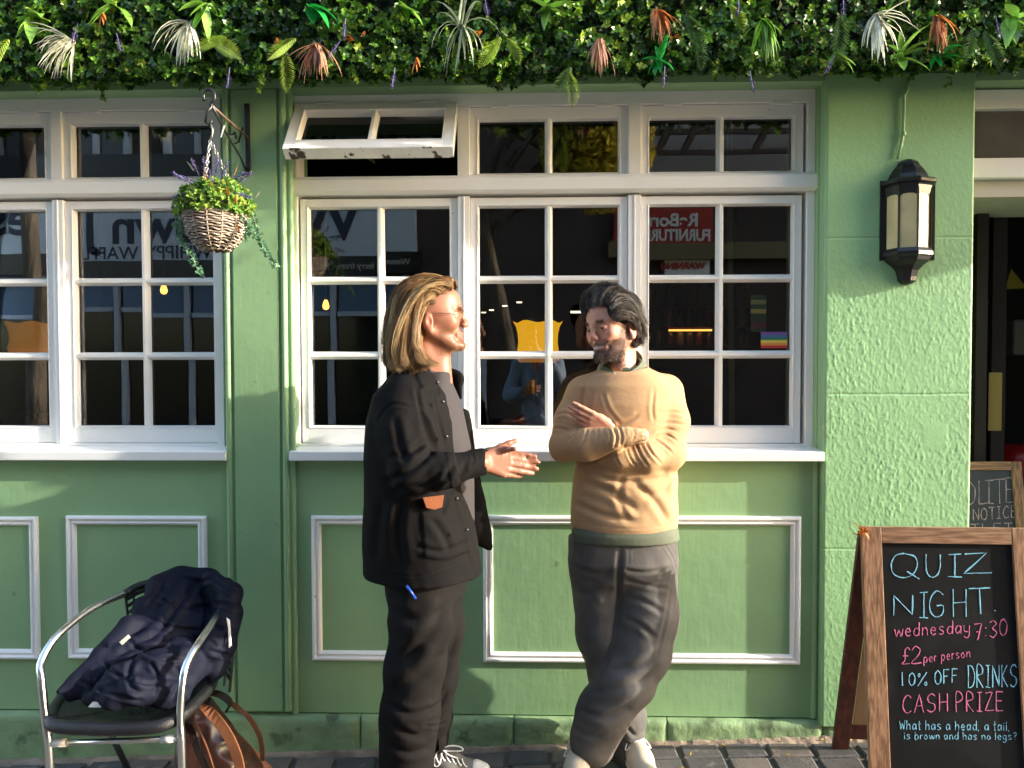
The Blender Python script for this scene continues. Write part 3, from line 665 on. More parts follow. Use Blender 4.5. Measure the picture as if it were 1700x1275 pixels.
# ================================================================== SCULPTING WITH DISTANCE FIELDS
def smin(a, b, k):
    h = np.clip(.5 + .5*(b-a)/k, 0, 1); return b*(1-h) + a*h - k*h*(1-h)
class Sculpt:
    """a field on a rectilinear grid; every stroke only touches its own neighbourhood"""
    def __init__(s, lo, hi, h, xs=None, ys=None, zs=None):
        s.h = h
        s.ax = [np.arange(lo[i], hi[i]+h, h) if g is None else np.asarray(g, float) for i, g in enumerate((xs, ys, zs))]
        s.D = np.full([len(a) for a in s.ax], .5, np.float32)
    def sub(s, lo, hi):
        sl = []
        for i in range(3):
            a, b = np.searchsorted(s.ax[i], (lo[i], hi[i])); sl.append(slice(max(0, a-1), min(len(s.ax[i]), b+1)))
        if any(q.stop <= q.start for q in sl): return None, None
        g = [s.ax[i][sl[i]].astype(np.float32) for i in range(3)]
        return tuple(sl), (g[0][:, None, None], g[1][None, :, None], g[2][None, None, :])
    def put(s, sl, d, k, mode='u'):
        c = s.D[sl]
        if mode == 'u': s.D[sl] = smin(c, d, k) if k > 0 else np.minimum(c, d)
        elif mode == 's': s.D[sl] = -smin(-c, d, k) if k > 0 else np.maximum(c, -d)
    def cone(s, a, b, ra, rb, k=.015, mode='u', flat=None, m=.05):
        """tapered capsule; flat=(axis, factor>1) thins it along an axis"""
        a = np.array(a, float); b = np.array(b, float); R = max(ra, rb) + k + m
        if flat: R *= 1.0
        sl, g = s.sub(np.minimum(a, b)-R, np.maximum(a, b)+R)
        if sl is None: return s
        P = [g[i]-a[i] for i in range(3)]; ba = b-a
        if flat:
            n = np.array(flat[0], float); n /= np.linalg.norm(n); f = flat[1]-1
            dn = P[0]*n[0]+P[1]*n[1]+P[2]*n[2]; P = [P[i]+dn*n[i]*f for i in range(3)]; ba = ba + n*(ba@n)*f
        L = max(ba@ba, 1e-9); t = np.clip((P[0]*ba[0]+P[1]*ba[1]+P[2]*ba[2])/L, 0, 1)
        d = np.sqrt((P[0]-t*ba[0])**2+(P[1]-t*ba[1])**2+(P[2]-t*ba[2])**2) - (ra+(rb-ra)*t)
        if flat: d = d*.8
        s.put(sl, d, k, mode); return s
    def chain(s, pts, rs, k=.015, mode='u', flat=None):
        for i in range(len(pts)-1): s.cone(pts[i], pts[i+1], rs[i], rs[i+1], k, mode, flat)
        return s
    def ell(s, c, r, k=.015, mode='u', rot=None, m=.05):
        c = np.array(c, float); r = np.array(r, float) if hasattr(r, '__len__') else np.array([r]*3, float); R = r.max()+k+m
        sl, g = s.sub(c-R, c+R)
        if sl is None: return s
        P = [g[i]-c[i] for i in range(3)]
        if rot is not None:
            A = np.array(rot)                                  # rows are the ellipsoid's own axes
            P = [P[0]*A[i][0]+P[1]*A[i][1]+P[2]*A[i][2] for i in range(3)]
        q = np.sqrt((P[0]/r[0])**2+(P[1]/r[1])**2+(P[2]/r[2])**2)
        q2 = np.sqrt((P[0]/r[0]**2)**2+(P[1]/r[1]**2)**2+(P[2]/r[2]**2)**2)
        d = q*(q-1)/np.maximum(q2, 1e-6)
        s.put(sl, d, k, mode); return s
    def loft(s, secs, k=.015, mode='u', power=2.3, pad=.05):
        """stack of elliptical sections along z: (z, cx, cy, rx, ry[, turn])"""
        secs = sorted(secs); z = np.array([q[0] for q in secs]); A = np.array([list(q[1:5]) + [q[5] if len(q) > 5 else 0] for q in secs])
        R = A[:, 2:4].max(); lo = np.array([A[:, 0].min()-R, A[:, 1].min()-R, z[0]])-k-pad; hi = np.array([A[:, 0].max()+R, A[:, 1].max()+R, z[-1]])+k+pad
        sl, g = s.sub(lo, hi)
        if sl is None: return s
        zz = g[2].ravel()
        # smooth interpolation of the sections
        def I(col):
            from_z = np.interp(zz, z, A[:, col]); return from_z.astype(np.float32)[None, None, :]
        cx, cy, rx, ry, tr = [I(c) for c in range(5)]
        X, Y = g[0]-cx, g[1]-cy; c_, s_ = np.cos(tr), np.sin(tr); X, Y = X*c_+Y*s_, -X*s_+Y*c_
        q = (np.abs(X/rx)**power + np.abs(Y/ry)**power)**(1/power)
        d = (q-1)*np.minimum(rx, ry)
        dz = np.maximum(z[0]-g[2], g[2]-z[-1])
        d = np.where((d > 0) & (dz > 0), np.sqrt(np.maximum(d, 0)**2+np.maximum(dz, 0)**2), np.maximum(d, dz))
        s.put(sl, d.astype(np.float32), k, mode); return s
    def noise(s, amp, freq, lo=None, hi=None, ridged=False, warp=0, band=.03, off=0):
        lo = lo if lo is not None else [a[0] for a in s.ax]; hi = hi if hi is not None else [a[-1] for a in s.ax]
        sl, g = s.sub(lo, hi)
        if sl is None: return s
        c = s.D[sl]; idx = np.nonzero(np.abs(c) < band)
        if len(idx[0]) == 0: return s
        x = g[0].ravel()[idx[0]]; y = g[1].ravel()[idx[1]]; z = g[2].ravel()[idx[2]]
        f = freq if hasattr(freq, '__len__') and not np.isscalar(freq[0]) else None
        if f is not None: u = [x*v[0]+y*v[1]+z*v[2]+off for v in f]
        else: u = [x*freq[0]+off, y*freq[1]+off, z*freq[2]+off] if hasattr(freq, '__len__') else [x*freq+off, y*freq+off, z*freq+off]
        if warp: w1 = vnoise(x*7+9+off, y*7, z*7); u = [q + warp*w1 for q in u]
        n = vnoise(*u)
        if ridged: n = 1-2*np.abs(n)*1.3
        c[idx] = c[idx] - amp*n.astype(np.float32); s.D[sl] = c; return s
    def mesh(s):
        D = s.D; nx, ny, nz = D.shape; B = D < 0
        cnt = np.zeros((nx-1, ny-1, nz-1), np.uint8)
        for a in (0, 1):
            for b in (0, 1):
                for c in (0, 1): cnt += B[a:nx-1+a, b:ny-1+b, c:nz-1+c]
        I, J, K = np.nonzero((cnt > 0) & (cnt < 8)); n = len(I)
        idx = np.full(cnt.shape, -1, np.int32); idx[I, J, K] = np.arange(n)
        acc = np.zeros((n, 3)); num = np.zeros(n)
        for axn in range(3):
            o1, o2 = [q for q in range(3) if q != axn]
            for a in (0, 1):
                for b in (0, 1):
                    p = [I, J, K]; p = [p[0].copy(), p[1].copy(), p[2].copy()]; p[o1] = p[o1]+a; p[o2] = p[o2]+b
                    q = [v.copy() for v in p]; q[axn] = q[axn]+1
                    d0 = D[p[0], p[1], p[2]]; d1 = D[q[0], q[1], q[2]]; m = (d0 < 0) != (d1 < 0)
                    t = np.where(m, d0/np.where(m, d0-d1, 1), 0)
                    for cc in range(3):
                        co = s.ax[cc][p[cc]]
                        if cc == axn: co = co + t*(s.ax[cc][q[cc]]-co)
                        acc[:, cc] += np.where(m, co, 0)
                    num += m
        V = acc/np.maximum(num, 1)[:, None]
        Fs = []
        for axn in range(3):
            o1, o2 = [(1, 2), (2, 0), (0, 1)][axn]
            s0 = [slice(0, v) for v in D.shape]; s1 = list(s0); s0[axn] = slice(0, D.shape[axn]-1); s1[axn] = slice(1, D.shape[axn])
            e = B[tuple(s0)] != B[tuple(s1)]
            P = np.nonzero(e); ok = (P[o1] >= 1) & (P[o2] >= 1) & (P[o1] < D.shape[o1]-1) & (P[o2] < D.shape[o2]-1); P = [v[ok] for v in P]
            ins = B[P[0], P[1], P[2]]
            def at_(da, db):
                q = [v.copy() for v in P]; q[o1] = q[o1]-da; q[o2] = q[o2]-db; return idx[q[0], q[1], q[2]]
            quad = np.stack([at_(1, 1), at_(0, 1), at_(0, 0), at_(1, 0)], -1)
            quad[~ins] = quad[~ins][:, ::-1]; Fs.append(quad)
        F = np.vstack(Fs); F = F[(F >= 0).all(1)]
        return V, F
def relax(V, F, it=1, w=.5):
    for _ in range(it):
        acc = np.zeros_like(V); cnt = np.zeros(len(V))
        for a, b in ((0, 1), (1, 2), (2, 3), (3, 0)):
            np.add.at(acc, F[:, a], V[F[:, b]]); np.add.at(acc, F[:, b], V[F[:, a]]); np.add.at(cnt, F[:, a], 1); np.add.at(cnt, F[:, b], 1)
        V = V*(1-w) + w*acc/np.maximum(cnt, 1)[:, None]
    return V
def J(px, py, Y): return np.array(at(px, py, Y))

def to_px(V):
    d = np.asarray(V, float) - np.array((0, -CAM_D, CAM_H)); r, u, f = np.array(CR), np.array(CU), np.array(CF); z = d@f
    return 850+FPX*(d@r)/z, 637.5-FPX*(d@u)/z
def normals(V, F):
    n = np.cross(V[F[:, 2]]-V[F[:, 0]], V[F[:, 3]]-V[F[:, 1]]); N = np.zeros_like(V)
    for k in range(4): np.add.at(N, F[:, k], n)
    return N/np.maximum(np.linalg.norm(N, axis=1), 1e-12)[:, None]
def seg_dist(px, py, pts):
    best = np.full(len(px), 1e9); tpar = np.zeros(len(px)); n = len(pts)-1
    for i in range(n):
        ax_, ay = pts[i]; bx, by = pts[i+1]; dx_, dy = bx-ax_, by-ay; L = max(dx_*dx_+dy*dy, 1e-9)
        t = np.clip(((px-ax_)*dx_+(py-ay)*dy)/L, 0, 1); d = np.hypot(px-ax_-t*dx_, py-ay-t*dy); m = d < best
        best[m] = d[m]; tpar[m] = (i+t[m])/n
    return best, tpar
def curve2(pts, n=5):
    P = smooth_path([(a, b, 0) for a, b in pts], n) if len(pts) > 2 else [Vector((a, b, 0)) for a, b in pts]; return [(p[0], p[1]) for p in P]
def smooth_path(P, n=6):
    P = [Vector(p) for p in P]; out = []
    for i in range(len(P)-1):
        a, b, c, d = P[max(i-1, 0)], P[i], P[i+1], P[min(i+2, len(P)-1)]
        for k in range(n):
            t = k/n; out.append(.5*((2*b)+(-a+c)*t+(2*a-5*b+4*c-d)*t*t+(-a+3*b-3*c+d)*t**3))
    return out + [P[-1]]
def cloth_detail(V, F, grooves=(), plates=(), face=(0, -1, 0)):
    """press folds and raise seams, pockets and plackets on the side of a garment that faces the street;
    grooves: (points, width, depth m, lift m); plates: (polygon, height m, edge)"""
    N = normals(V, F); px, py = to_px(V); fr = np.clip((N@np.array(face, float)+.05)*3, 0, 1); out = np.zeros(len(V))
    for g in grooves:
        pts = curve2(g[0]); w = g[1]; dep = g[2]; lift = g[3] if len(g) > 3 else dep*.7
        d, t = seg_dist(px, py, pts); env = np.clip(np.minimum(t, 1-t)*5+.12, 0, 1)
        out += env*(-dep*np.exp(-(d/w)**2) + lift*np.exp(-((d-w*2.1)/(w*1.3))**2))
    for poly, hgt, edge in plates:
        P = np.array(poly, float); ins = np.zeros(len(px), bool); n = len(P)
        for i in range(n):
            x1, y1 = P[i]; x2, y2 = P[(i+1) % n]; c = ((y1 > py) != (y2 > py)) & (px < (x2-x1)*(py-y1)/((y2-y1) if abs(y2-y1) > 1e-9 else 1e-9)+x1); ins ^= c
        d, _ = seg_dist(px, py, [tuple(p) for p in P]+[tuple(P[0])]); out += hgt*np.where(ins, np.clip(.5+d/edge, 0, 1), np.clip(.5-d/edge, 0, 1))
    return V + N*(out*fr)[:, None]
# ================================================================== GREEN WALL
MT['leaf'] = mat_attr('artificial_leaf', ramp=[(0, (.008, .025, .005)), (.4, (.035, .12, .010)), (.7, (.14, .32, .02)), (1, (.40, .52, .05))], rough=.35, spec=.6, trans=.3)
green_wall = thing('green_wall', 'hedge of small artificial box leaves running along the whole top of the pub front', 'hedge')
# backing: overhangs the front, underside sloping back to the wall
HP = [(-.05, 2.735), (-.13, 2.675), (-.22, 2.642), (-.26, 3.7), (-.05, 3.7)]
mb = MB(); n = len(HP)
mb.v = [(-4.5, y+.05*(y < -.1), z+.03) for y, z in HP] + [(6.5 + 0*y, y+.05*(y < -.1), z+.03) for y, z in HP]
mb.f = [tuple(range(n))] + [tuple(range(n, 2*n))[::-1]] + [(k, n+k, n+(k+1) % n, (k+1) % n) for k in range(n)]
mb.build('backing', mat('dark_mesh_backing', (.006, .010, .005), .9), green_wall)
def rosettes(P, Nn, rgn, size, kinds=6, bright=None):
    """rosettes of small leaves; P points, Nn outward directions"""
    n = len(P); A = rgn.normal(size=(n, 3)); N1 = Nn + .45*rgn.normal(size=(n, 3)); N1 /= np.linalg.norm(N1, axis=1)[:, None]
    A -= N1*(A*N1).sum(1)[:, None]; A /= np.linalg.norm(A, axis=1)[:, None]; B = np.cross(N1, A)
    Vs, Ts = [], []; base = np.clip(rgn.normal(.5, .22, n), 0, .98) if bright is None else bright
    for k in range(kinds):
        th = 2*math.pi*k/kinds + rgn.uniform(-.3, .3, n); el = rgn.uniform(.1, .9, n)
        d = A*(np.cos(th)*np.cos(el))[:, None] + B*(np.sin(th)*np.cos(el))[:, None] + N1*np.sin(el)[:, None]
        sd = np.cross(d, N1); sd /= np.maximum(np.linalg.norm(sd, axis=1), 1e-6)[:, None]
        L = (size*rgn.uniform(.7, 1.25, n))[:, None]; w_ = L*.30
        up = np.cross(sd, d)
        p0 = P; p1 = P + d*L*.55 + sd*w_ + up*L*.08; p2 = P + d*L - up*L*.12; p3 = P + d*L*.55 - sd*w_ + up*L*.08
        Vs.append(np.stack([p0, p1, p2, p3], 1)); Ts.append(np.repeat(np.clip(base+rgn.uniform(-.12, .12, n), 0, 1)[:, None], 4, 1))
    V = np.stack(Vs, 1).reshape(-1, 3); T = np.stack(Ts, 1).reshape(-1)
    return V, np.arange(len(V)).reshape(-1, 4), T
def hedge_points(n, x0, x1, zmax, fl):
    prof = np.array(HP[:4]); prof = prof[:, :]; seg = np.linalg.norm(np.diff(prof, axis=0), axis=1); seg[2] = zmax - HP[2][1]
    cum = np.cumsum(seg)/seg.sum(); u = rng.random(n); i = np.searchsorted(cum, u); i = np.minimum(i, 2)
    t = rng.random(n); a = prof[i]; b = prof[i+1].copy(); b[i == 2, 1] = zmax
    q = a + (b-a)*t[:, None]; d = b-a; nn = np.stack([-(d[:, 1]), d[:, 0]], 1); nn /= np.linalg.norm(nn, axis=1)[:, None]; nn *= np.where((nn[:, 0] > 0)[:, None], -1, 1)
    x = rng.uniform(x0, x1, n)
    N = np.stack([np.zeros(n), nn[:, 0]-.25, nn[:, 1]], 1)
    lump = vnoise(x*7, q[:, 0]*7, q[:, 1]*7) + .6*vnoise(x*19+5, q[:, 0]*19, q[:, 1]*19)
    dep = .022*lump + rng.uniform(-.03, .026, n)
    P = np.stack([x, q[:, 0], q[:, 1]], 1) + N*dep[:, None]*fl
    return P, N, lump
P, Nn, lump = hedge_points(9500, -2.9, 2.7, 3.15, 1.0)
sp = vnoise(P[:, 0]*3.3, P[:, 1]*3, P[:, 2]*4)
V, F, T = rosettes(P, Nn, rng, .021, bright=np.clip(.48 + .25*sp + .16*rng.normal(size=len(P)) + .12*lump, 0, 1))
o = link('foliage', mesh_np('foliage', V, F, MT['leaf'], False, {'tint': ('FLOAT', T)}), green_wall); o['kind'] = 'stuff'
# darker, denser leaves behind, and the fringe that hangs below the edge
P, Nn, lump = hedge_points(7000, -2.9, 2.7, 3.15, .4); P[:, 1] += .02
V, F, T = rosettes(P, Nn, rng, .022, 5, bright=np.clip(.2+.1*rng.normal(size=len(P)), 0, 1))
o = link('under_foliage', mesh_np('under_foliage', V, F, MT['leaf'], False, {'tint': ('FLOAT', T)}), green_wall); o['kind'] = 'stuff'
fx, fy, fz = [], [], []
for k in range(330):
    x = rng.uniform(-2.9, 2.7); y = rng.uniform(-.27, -.10); z = 2.675 + (y+.2)*.3; L = abs(rng.normal(0, .028))*(1.6 if rng.random() < .12 else 1); m_ = int(L/.007)+2
    sw = rng.uniform(-.3, .3)
    for j in range(m_): fx.append(x+sw*L*j/m_+rng.uniform(-.006, .006)); fy.append(y+rng.uniform(-.006, .006)); fz.append(z-L*j/m_)
P = np.stack([fx, fy, fz], 1)
V, F, T = rosettes(P, np.tile([0, -.6, -.5], (len(P), 1)), rng, .012, 5, bright=np.clip(rng.normal(.55, .2, len(P)), 0, 1))
o = link('hanging_fringe', mesh_np('hanging_fringe', V, F, MT['leaf'], False, {'tint': ('FLOAT', T)}), green_wall); o['kind'] = 'stuff'
# tufts and fronds pushed into the hedge
def blade(mb_, p, d, L, w_, droop, n=5, twist=0):
    """a curved tapering leaf of real folded cross-section"""
    d = Vector(d).normalized(); s = d.cross(Vector((0, 0, 1))); s = s.normalized() if s.length > .1 else Vector((1, 0, 0))
    base = len(mb_.v); q = Vector(p)
    for i in range(n+1):
        t = i/n; ww = w_*(math.sin(math.pi*min(1, t*.9+.1))**.7)*(1-t*.55) if i < n else .0004
        u = d.cross(s).normalized()
        mb_.v += [tuple(q + s*ww), tuple(q + u*ww*.35), tuple(q - s*ww)]
        if i < n:
            d = (d + Vector((0, 0, -droop/n*(1+t)))).normalized(); q = q + d*(L/n)
            s = (s - d*s.dot(d)).normalized()
    for i in range(n):
        a = base+i*3; mb_.f += [(a, a+1, a+4, a+3), (a+1, a+2, a+5, a+4)]
tuft_cols = {'white': ((.74, .74, .60), (.50, .52, .36)), 'pink': ((.42, .22, .14), (.50, .40, .26)), 'orange': ((.52, .20, .06), (.40, .22, .08)), 'green': ((.14, .32, .02), (.24, .42, .04)), 'grey': ((.34, .40, .28), (.42, .45, .34))}
for kx, (a_, b_) in tuft_cols.items(): MT['tuft_'+kx] = mat('tuft_'+kx, a_, .5, vary=(14, .35), trans=.25)
MT['fern'] = mat('fern_green', (.30, .42, .06), .45, vary=(20, .4), trans=.3)
MT['fern_dark'] = mat('fern_dark', (.10, .19, .06), .45, vary=(20, .4), trans=.2)
MT['lily'] = mat('glossy_leaf', (.20, .40, .06), .3, vary=(12, .5), trans=.2)
MT['lily_g'] = mat('emerald_leaf', (.02, .32, .05), .3, vary=(12, .3), trans=.2)
MT['lav'] = mat('purple_flower', (.09, .07, .20), .6, vary=(60, .4))
MT['stem'] = mat('stem_green', (.08, .12, .04), .6)
YH = -.30
def tuft(px, py, col, kind, L, n, ang, spread, label, w_=.005, droop=1.6, Yq=YH):
    p = at(px, py, Yq); rr = random.Random(int(px*7+py)); mb = MB()
    L *= 1.28; w_ *= 1.35
    for k in range(n):
        th = rad(ang) + rr.gauss(0, spread); out = rr.uniform(-.9, -.15)
        blade(mb, p + Vector((rr.uniform(-.012, .012), .03, rr.uniform(-.01, .01))), (math.cos(th), out, math.sin(th)), L*rr.uniform(.55, 1.1), w_*rr.uniform(.7, 1.3), droop*rr.uniform(.3, 1.3), 5)
    o = mb.build(kind, MT[col], fix=False, smooth=True); return tag(o, label, 'plant', {'spiky_tuft': 'spiky tufts stuck in the hedge', 'leafy_spray': 'broad leaf sprays in the hedge'}.get(kind))
tuft(112, 64, 'tuft_white', 'spiky_tuft', .125, 46, 205, .7, 'white spiky grass tuft in the hedge at the far left, fanning down-left')
tuft(308, 32, 'tuft_white', 'spiky_tuft', .125, 46, 240, .75, 'white spiky grass tuft in the hedge left of the basket bracket')
tuft(522, 68, 'tuft_pink', 'spiky_tuft', .12, 46, 262, .8, 'brownish pink drooping tuft in the hedge above the open transom')
tuft(764, 38, 'tuft_grey', 'spiky_tuft', .14, 20, 270, 1.5, 'pale green air plant with long curling leaves above the middle casement', .006, 1.9)
tuft(998, 62, 'tuft_pink', 'spiky_tuft', .105, 34, 262, .35, 'pinkish white narrow tuft hanging straight down above the right man')
tuft(1092, 12, 'tuft_orange', 'spiky_tuft', .10, 34, 285, .5, 'orange brown spiky tuft near the top edge above the third casement')
tuft(1272, 28, 'tuft_green', 'spiky_tuft', .12, 36, 268, .45, 'bright lime green grassy tuft left of the stucco pillar')
tuft(1462, 20, 'tuft_white', 'spiky_tuft', .13, 40, 275, .85, 'cream spiky tuft in the hedge above the wall lantern')
tuft(1562, 22, 'tuft_orange', 'spiky_tuft', .11, 34, 285, .6, 'rusty orange tuft in the hedge right of the wall lantern')
def spray(px, py, col, L, n, ang, spread, label, w_=.020, droop=.9): tuft(px, py, col, 'leafy_spray', L, n, ang, spread, label, w_, droop)
spray(46, 22, 'lily', .10, 7, 250, 1.5, 'broad glossy leaf spray at the top left corner of the hedge')
spray(185, 4, 'lily', .11, 6, 265, 1.1, 'broad pale leaf spray between the two white tufts')
spray(333, 2, 'lily', .12, 6, 240, 1.0, 'light green leaf spray above the second white tuft')
spray(512, 4, 'lily_g', .12, 6, 290, .9, 'emerald leaf spray above the pink brown tuft')
spray(660, 2, 'lily', .10, 6, 280, .9, 'yellow green leaf spray above the second transom')
spray(908, 4, 'lily', .10, 6, 270, 1.0, 'glossy leaf spray near the top edge above the middle window')
spray(1096, 92, 'lily_g', .07, 8, 250, 1.7, 'small emerald star of leaves low in the hedge above the third casement', .011)
spray(1392, 84, 'lily', .08, 6, 285, 1.3, 'dusty leaf spray low in the hedge at the left edge of the stucco pillar', .012)
spray(1504, 86, 'lily', .10, 9, 80, 1.9, 'broad yellow green leaf cluster just above the lantern cable', .014)
spray(1566, 84, 'lily_g', .07, 8, 300, 1.6, 'bright emerald leaf cluster low in the hedge right of the lantern cable', .011)
spray(1690, 20, 'lily', .10, 7, 250, 1.2, 'broad leaf spray at the top right corner of the hedge')
def fern(px, py, ang, L, mt, label, Yq=YH, curl=.5):
    L = L*1.25; p = at(px, py, Yq-.02); rr = random.Random(int(px*3+py)); mb = MB(); d = Vector((math.cos(rad(ang)), -.35, math.sin(rad(ang)))).normalized(); q = p + Vector((0, .02, 0)); m_ = 20; st = [q.copy()]
    s = d.cross(Vector((0, -1, 0))).normalized()
    for i in range(m_):
        t = i/m_; ll = L*.30*math.sin(math.pi*(t*.86+.12))*(1-.3*t)
        for sg in (-1, 1): blade(mb, q, d*.55 + s*sg*.9 + Vector((0, -.25, rr.uniform(-.1, .1))), ll, ll*.16+.0012, .35, 2)
        d = (d + Vector((curl*math.sin(rad(ang))*.02, 0, -curl/m_))).normalized(); q = q + d*(L/m_); st.append(q.copy())
    L *= 1
    mb.tube(st, [.0018*(1-.8*i/m_) for i in range(m_+1)], 4)
    return tag(mb.build('fern_frond', MT[mt], fix=False), label, 'plant', 'fern fronds in the hedge')
for a in ((8, 62, 240, .14, 'fern', 'yellow green fern frond drooping at the left photo edge'), (345, 62, 340, .14, 'fern', 'yellow green fern frond arching above the hanging basket'), (372, 58, 200, .10, 'fern', 'short curled fern frond beside the arching one above the basket'),
          (470, 82, 285, .14, 'fern', 'fern frond drooping over the pilaster top beside the pink brown tuft'), (488, 60, 215, .11, 'fern', 'light fern frond pointing down-left from the pink brown tuft'),
          (830, 58, 235, .12, 'fern', 'fern frond pointing down-left beside the pale air plant'), (842, 60, 305, .10, 'fern', 'small fern frond pointing down-right beside the pale air plant'),
          (948, 108, 235, .10, 'fern_dark', 'grey green fern frond hanging below the hedge edge, left one of a pair'), (942, 112, 285, .13, 'fern', 'yellow green fern frond hanging lowest over the middle window'),
          (1140, 20, 300, .14, 'fern_dark', 'dark fern frond above the third casement'), (1160, 58, 280, .11, 'fern_dark', 'grey fern frond hanging below the dark one above the third casement'),
          (1400, 22, 262, .15, 'fern_dark', 'long dark fern frond hanging above the left edge of the stucco pillar'), (1622, 42, 250, .12, 'fern_dark', 'grey green fern leaf at the right end of the hedge, left one'), (1640, 48, 290, .13, 'fern_dark', 'grey green fern leaf at the right end of the hedge, right one'),
          (1215, 4, 300, .10, 'fern', 'fern frond at the top edge above the lime green tuft')):
    fern(*a)
def lavender(px, py, ang, label, Yq=YH-.02, L=.055, par=None):
    p = at(px, py, Yq); rr = random.Random(int(px*5+py)); mb = MB(); d = Vector((math.cos(rad(ang)), -.3, math.sin(rad(ang)))).normalized()
    for i in range(46):
        t = (i+.5)/46; q = p + d*(L*t); u = Vector((rr.gauss(0, 1), rr.gauss(0, 1), rr.gauss(0, 1))).normalized(); r_q = .0065*(math.sin(math.pi*(t*.8+.15)))
        q = q + u*r_q; e = (u+d*.8).normalized()*.006; s = e.cross(d).normalized()*.0028
        mb.add([q-s, q+e, q+s, q+e*.4+u*.002], [(0, 1, 3), (1, 2, 3), (0, 3, 2)])
    mb.tube([p+d*L*.9, p-d*.03], .0014, 4)
    o = mb.build('lavender_sprig', MT['lav'], par, fix=False)
    return tag(o, label, 'flower', 'lavender sprigs in the hedge') if label else o
for px, py, an, lb in ((126, 50, 265, 'purple sprig beside the far left white tuft'), (196, 66, 290, 'purple sprig between the two white tufts'), (380, 124, 270, 'purple sprig hanging at the hedge edge right of the basket hook'), (559, 76, 240, 'purple sprig right of the pink brown tuft'),
                       (573, 42, 270, 'purple sprig high above the open transom'), (654, 124, 265, 'purple sprig hanging below the hedge over the open transom'), (806, 4, 280, 'purple sprig at the top edge over the middle casement'), (1226, 4, 265, 'purple sprig at the top edge left of the lime tuft'),
                       (1103, 122, 265, 'purple sprig below the small emerald star of leaves'), (1247, 130, 275, 'purple sprig hanging lowest left of the stucco pillar'), (1380, 102, 240, 'violet sprig low in the hedge at the left edge of the pillar'), (1400, 4, 265, 'purple sprig at the top edge over the pillar'), (1655, 38, 270, 'purple sprig between the grey fern leaves at the right end')):
    lavender(px, py, an, lb)
# dry orange leaves caught in the hedge
MT['dry'] = mat('dry_orange_leaf', (.45, .15, .02), .6, vary=(20, .5), trans=.3)
for px, py, an, L, lb in ((692, 95, 275, .075, 'long dry orange leaf drooping above the open transom'), (605, 52, 250, .03, 'small rust leaf above the open transom'), (800, 52, 200, .04, 'curled rust orange leaf beside the air plant'), (588, 66, 160, .05, 'pale orange dry leaf right of the pink brown tuft'), (460, 62, 270, .04, 'red brown dry leaf left of the pink brown tuft'), (170, 20, 290, .07, 'yellow brown drooping leaf near the top left of the hedge'), (1118, 62, 20, .045, 'rusty dry leaf under the orange tuft')):
    p = at(px, py, YH-.01); mb = MB()
    for j in range(3): blade(mb, p, (math.cos(rad(an+j*25-25)), -.4, math.sin(rad(an+j*25-25))), L*(1-.2*j), .006, .7, 5)
    tag(mb.build('dry_leaf', MT['dry'], fix=False), lb, 'leaf', 'dry leaves caught in the hedge')

# unseen block added off to the right, raked to cast the pillar's diagonal shadow
zc0 = 1.77+.95
MB().add([(3.6, -.5, zc0), (4.43, -.5, zc0), (5.8, -.5, zc0+.69), (5.8, -.5, 3.6), (3.6, -.5, 3.6), (3.6, -.27, zc0), (4.43, -.27, zc0), (5.8, -.27, zc0+.69), (5.8, -.27, 3.6), (3.6, -.27, 3.6)],
         [(0, 1, 2, 3, 4), (9, 8, 7, 6, 5), (0, 5, 6, 1), (1, 6, 7, 2), (2, 7, 8, 3), (3, 8, 9, 4), (4, 9, 5, 0)]).build('shadow_blocker', MT['green'], pub)
# ================================================================== WALL LANTERN
YP = -.046
lc = at(1506, 360, YP); K = (CAM_D+YP-.08)/FPX
def lz(py): return az(py, YP-.08, 1506)
lan = thing('wall_lantern', 'black octagonal half lantern with cream glass on the green stucco pillar', 'lantern', (lc.x, YP, lz(470)))
def olathe(pr, nm, m, **k):
    b = MB(); b.lathe((lc.x, YP, 0), [(r*K, lz(py)) for py, r in pr], 8, math.pi, 2*math.pi+math.pi); return b
def halfo(pr, nm, m, parent=lan, **kk):
    b = MB(); a = [math.pi + math.pi*j/4 for j in range(5)]
    for py, r in pr:
        b.v += [(lc.x + r*K*math.cos(t), YP + r*K*math.sin(t), lz(py)) for t in a]
    for i in range(len(pr)-1):
        for j in range(4): b.f.append((i*5+j, i*5+j+1, (i+1)*5+j+1, (i+1)*5+j))
    return b.build(nm, m, parent, **kk)
halfo([(256, 0), (257, 9), (262, 16), (268, 19), (274, 24), (284, 30), (291, 33), (293, 41), (297, 46), (301, 45), (303, 40), (306, 38), (318, 37), (318, 33)], 'roof', MT['black'])
halfo([(410, 33), (410, 38), (416, 41), (422, 41), (424, 38), (430, 36), (438, 26), (446, 19), (456, 16), (463, 15), (468, 9), (470, 0)], 'lower_bracket', MT['black'])
MT['lant_glass'] = mat('cream_frosted_glass', (.62, .50, .25), .25, vary=(9, .22), spec=.6)
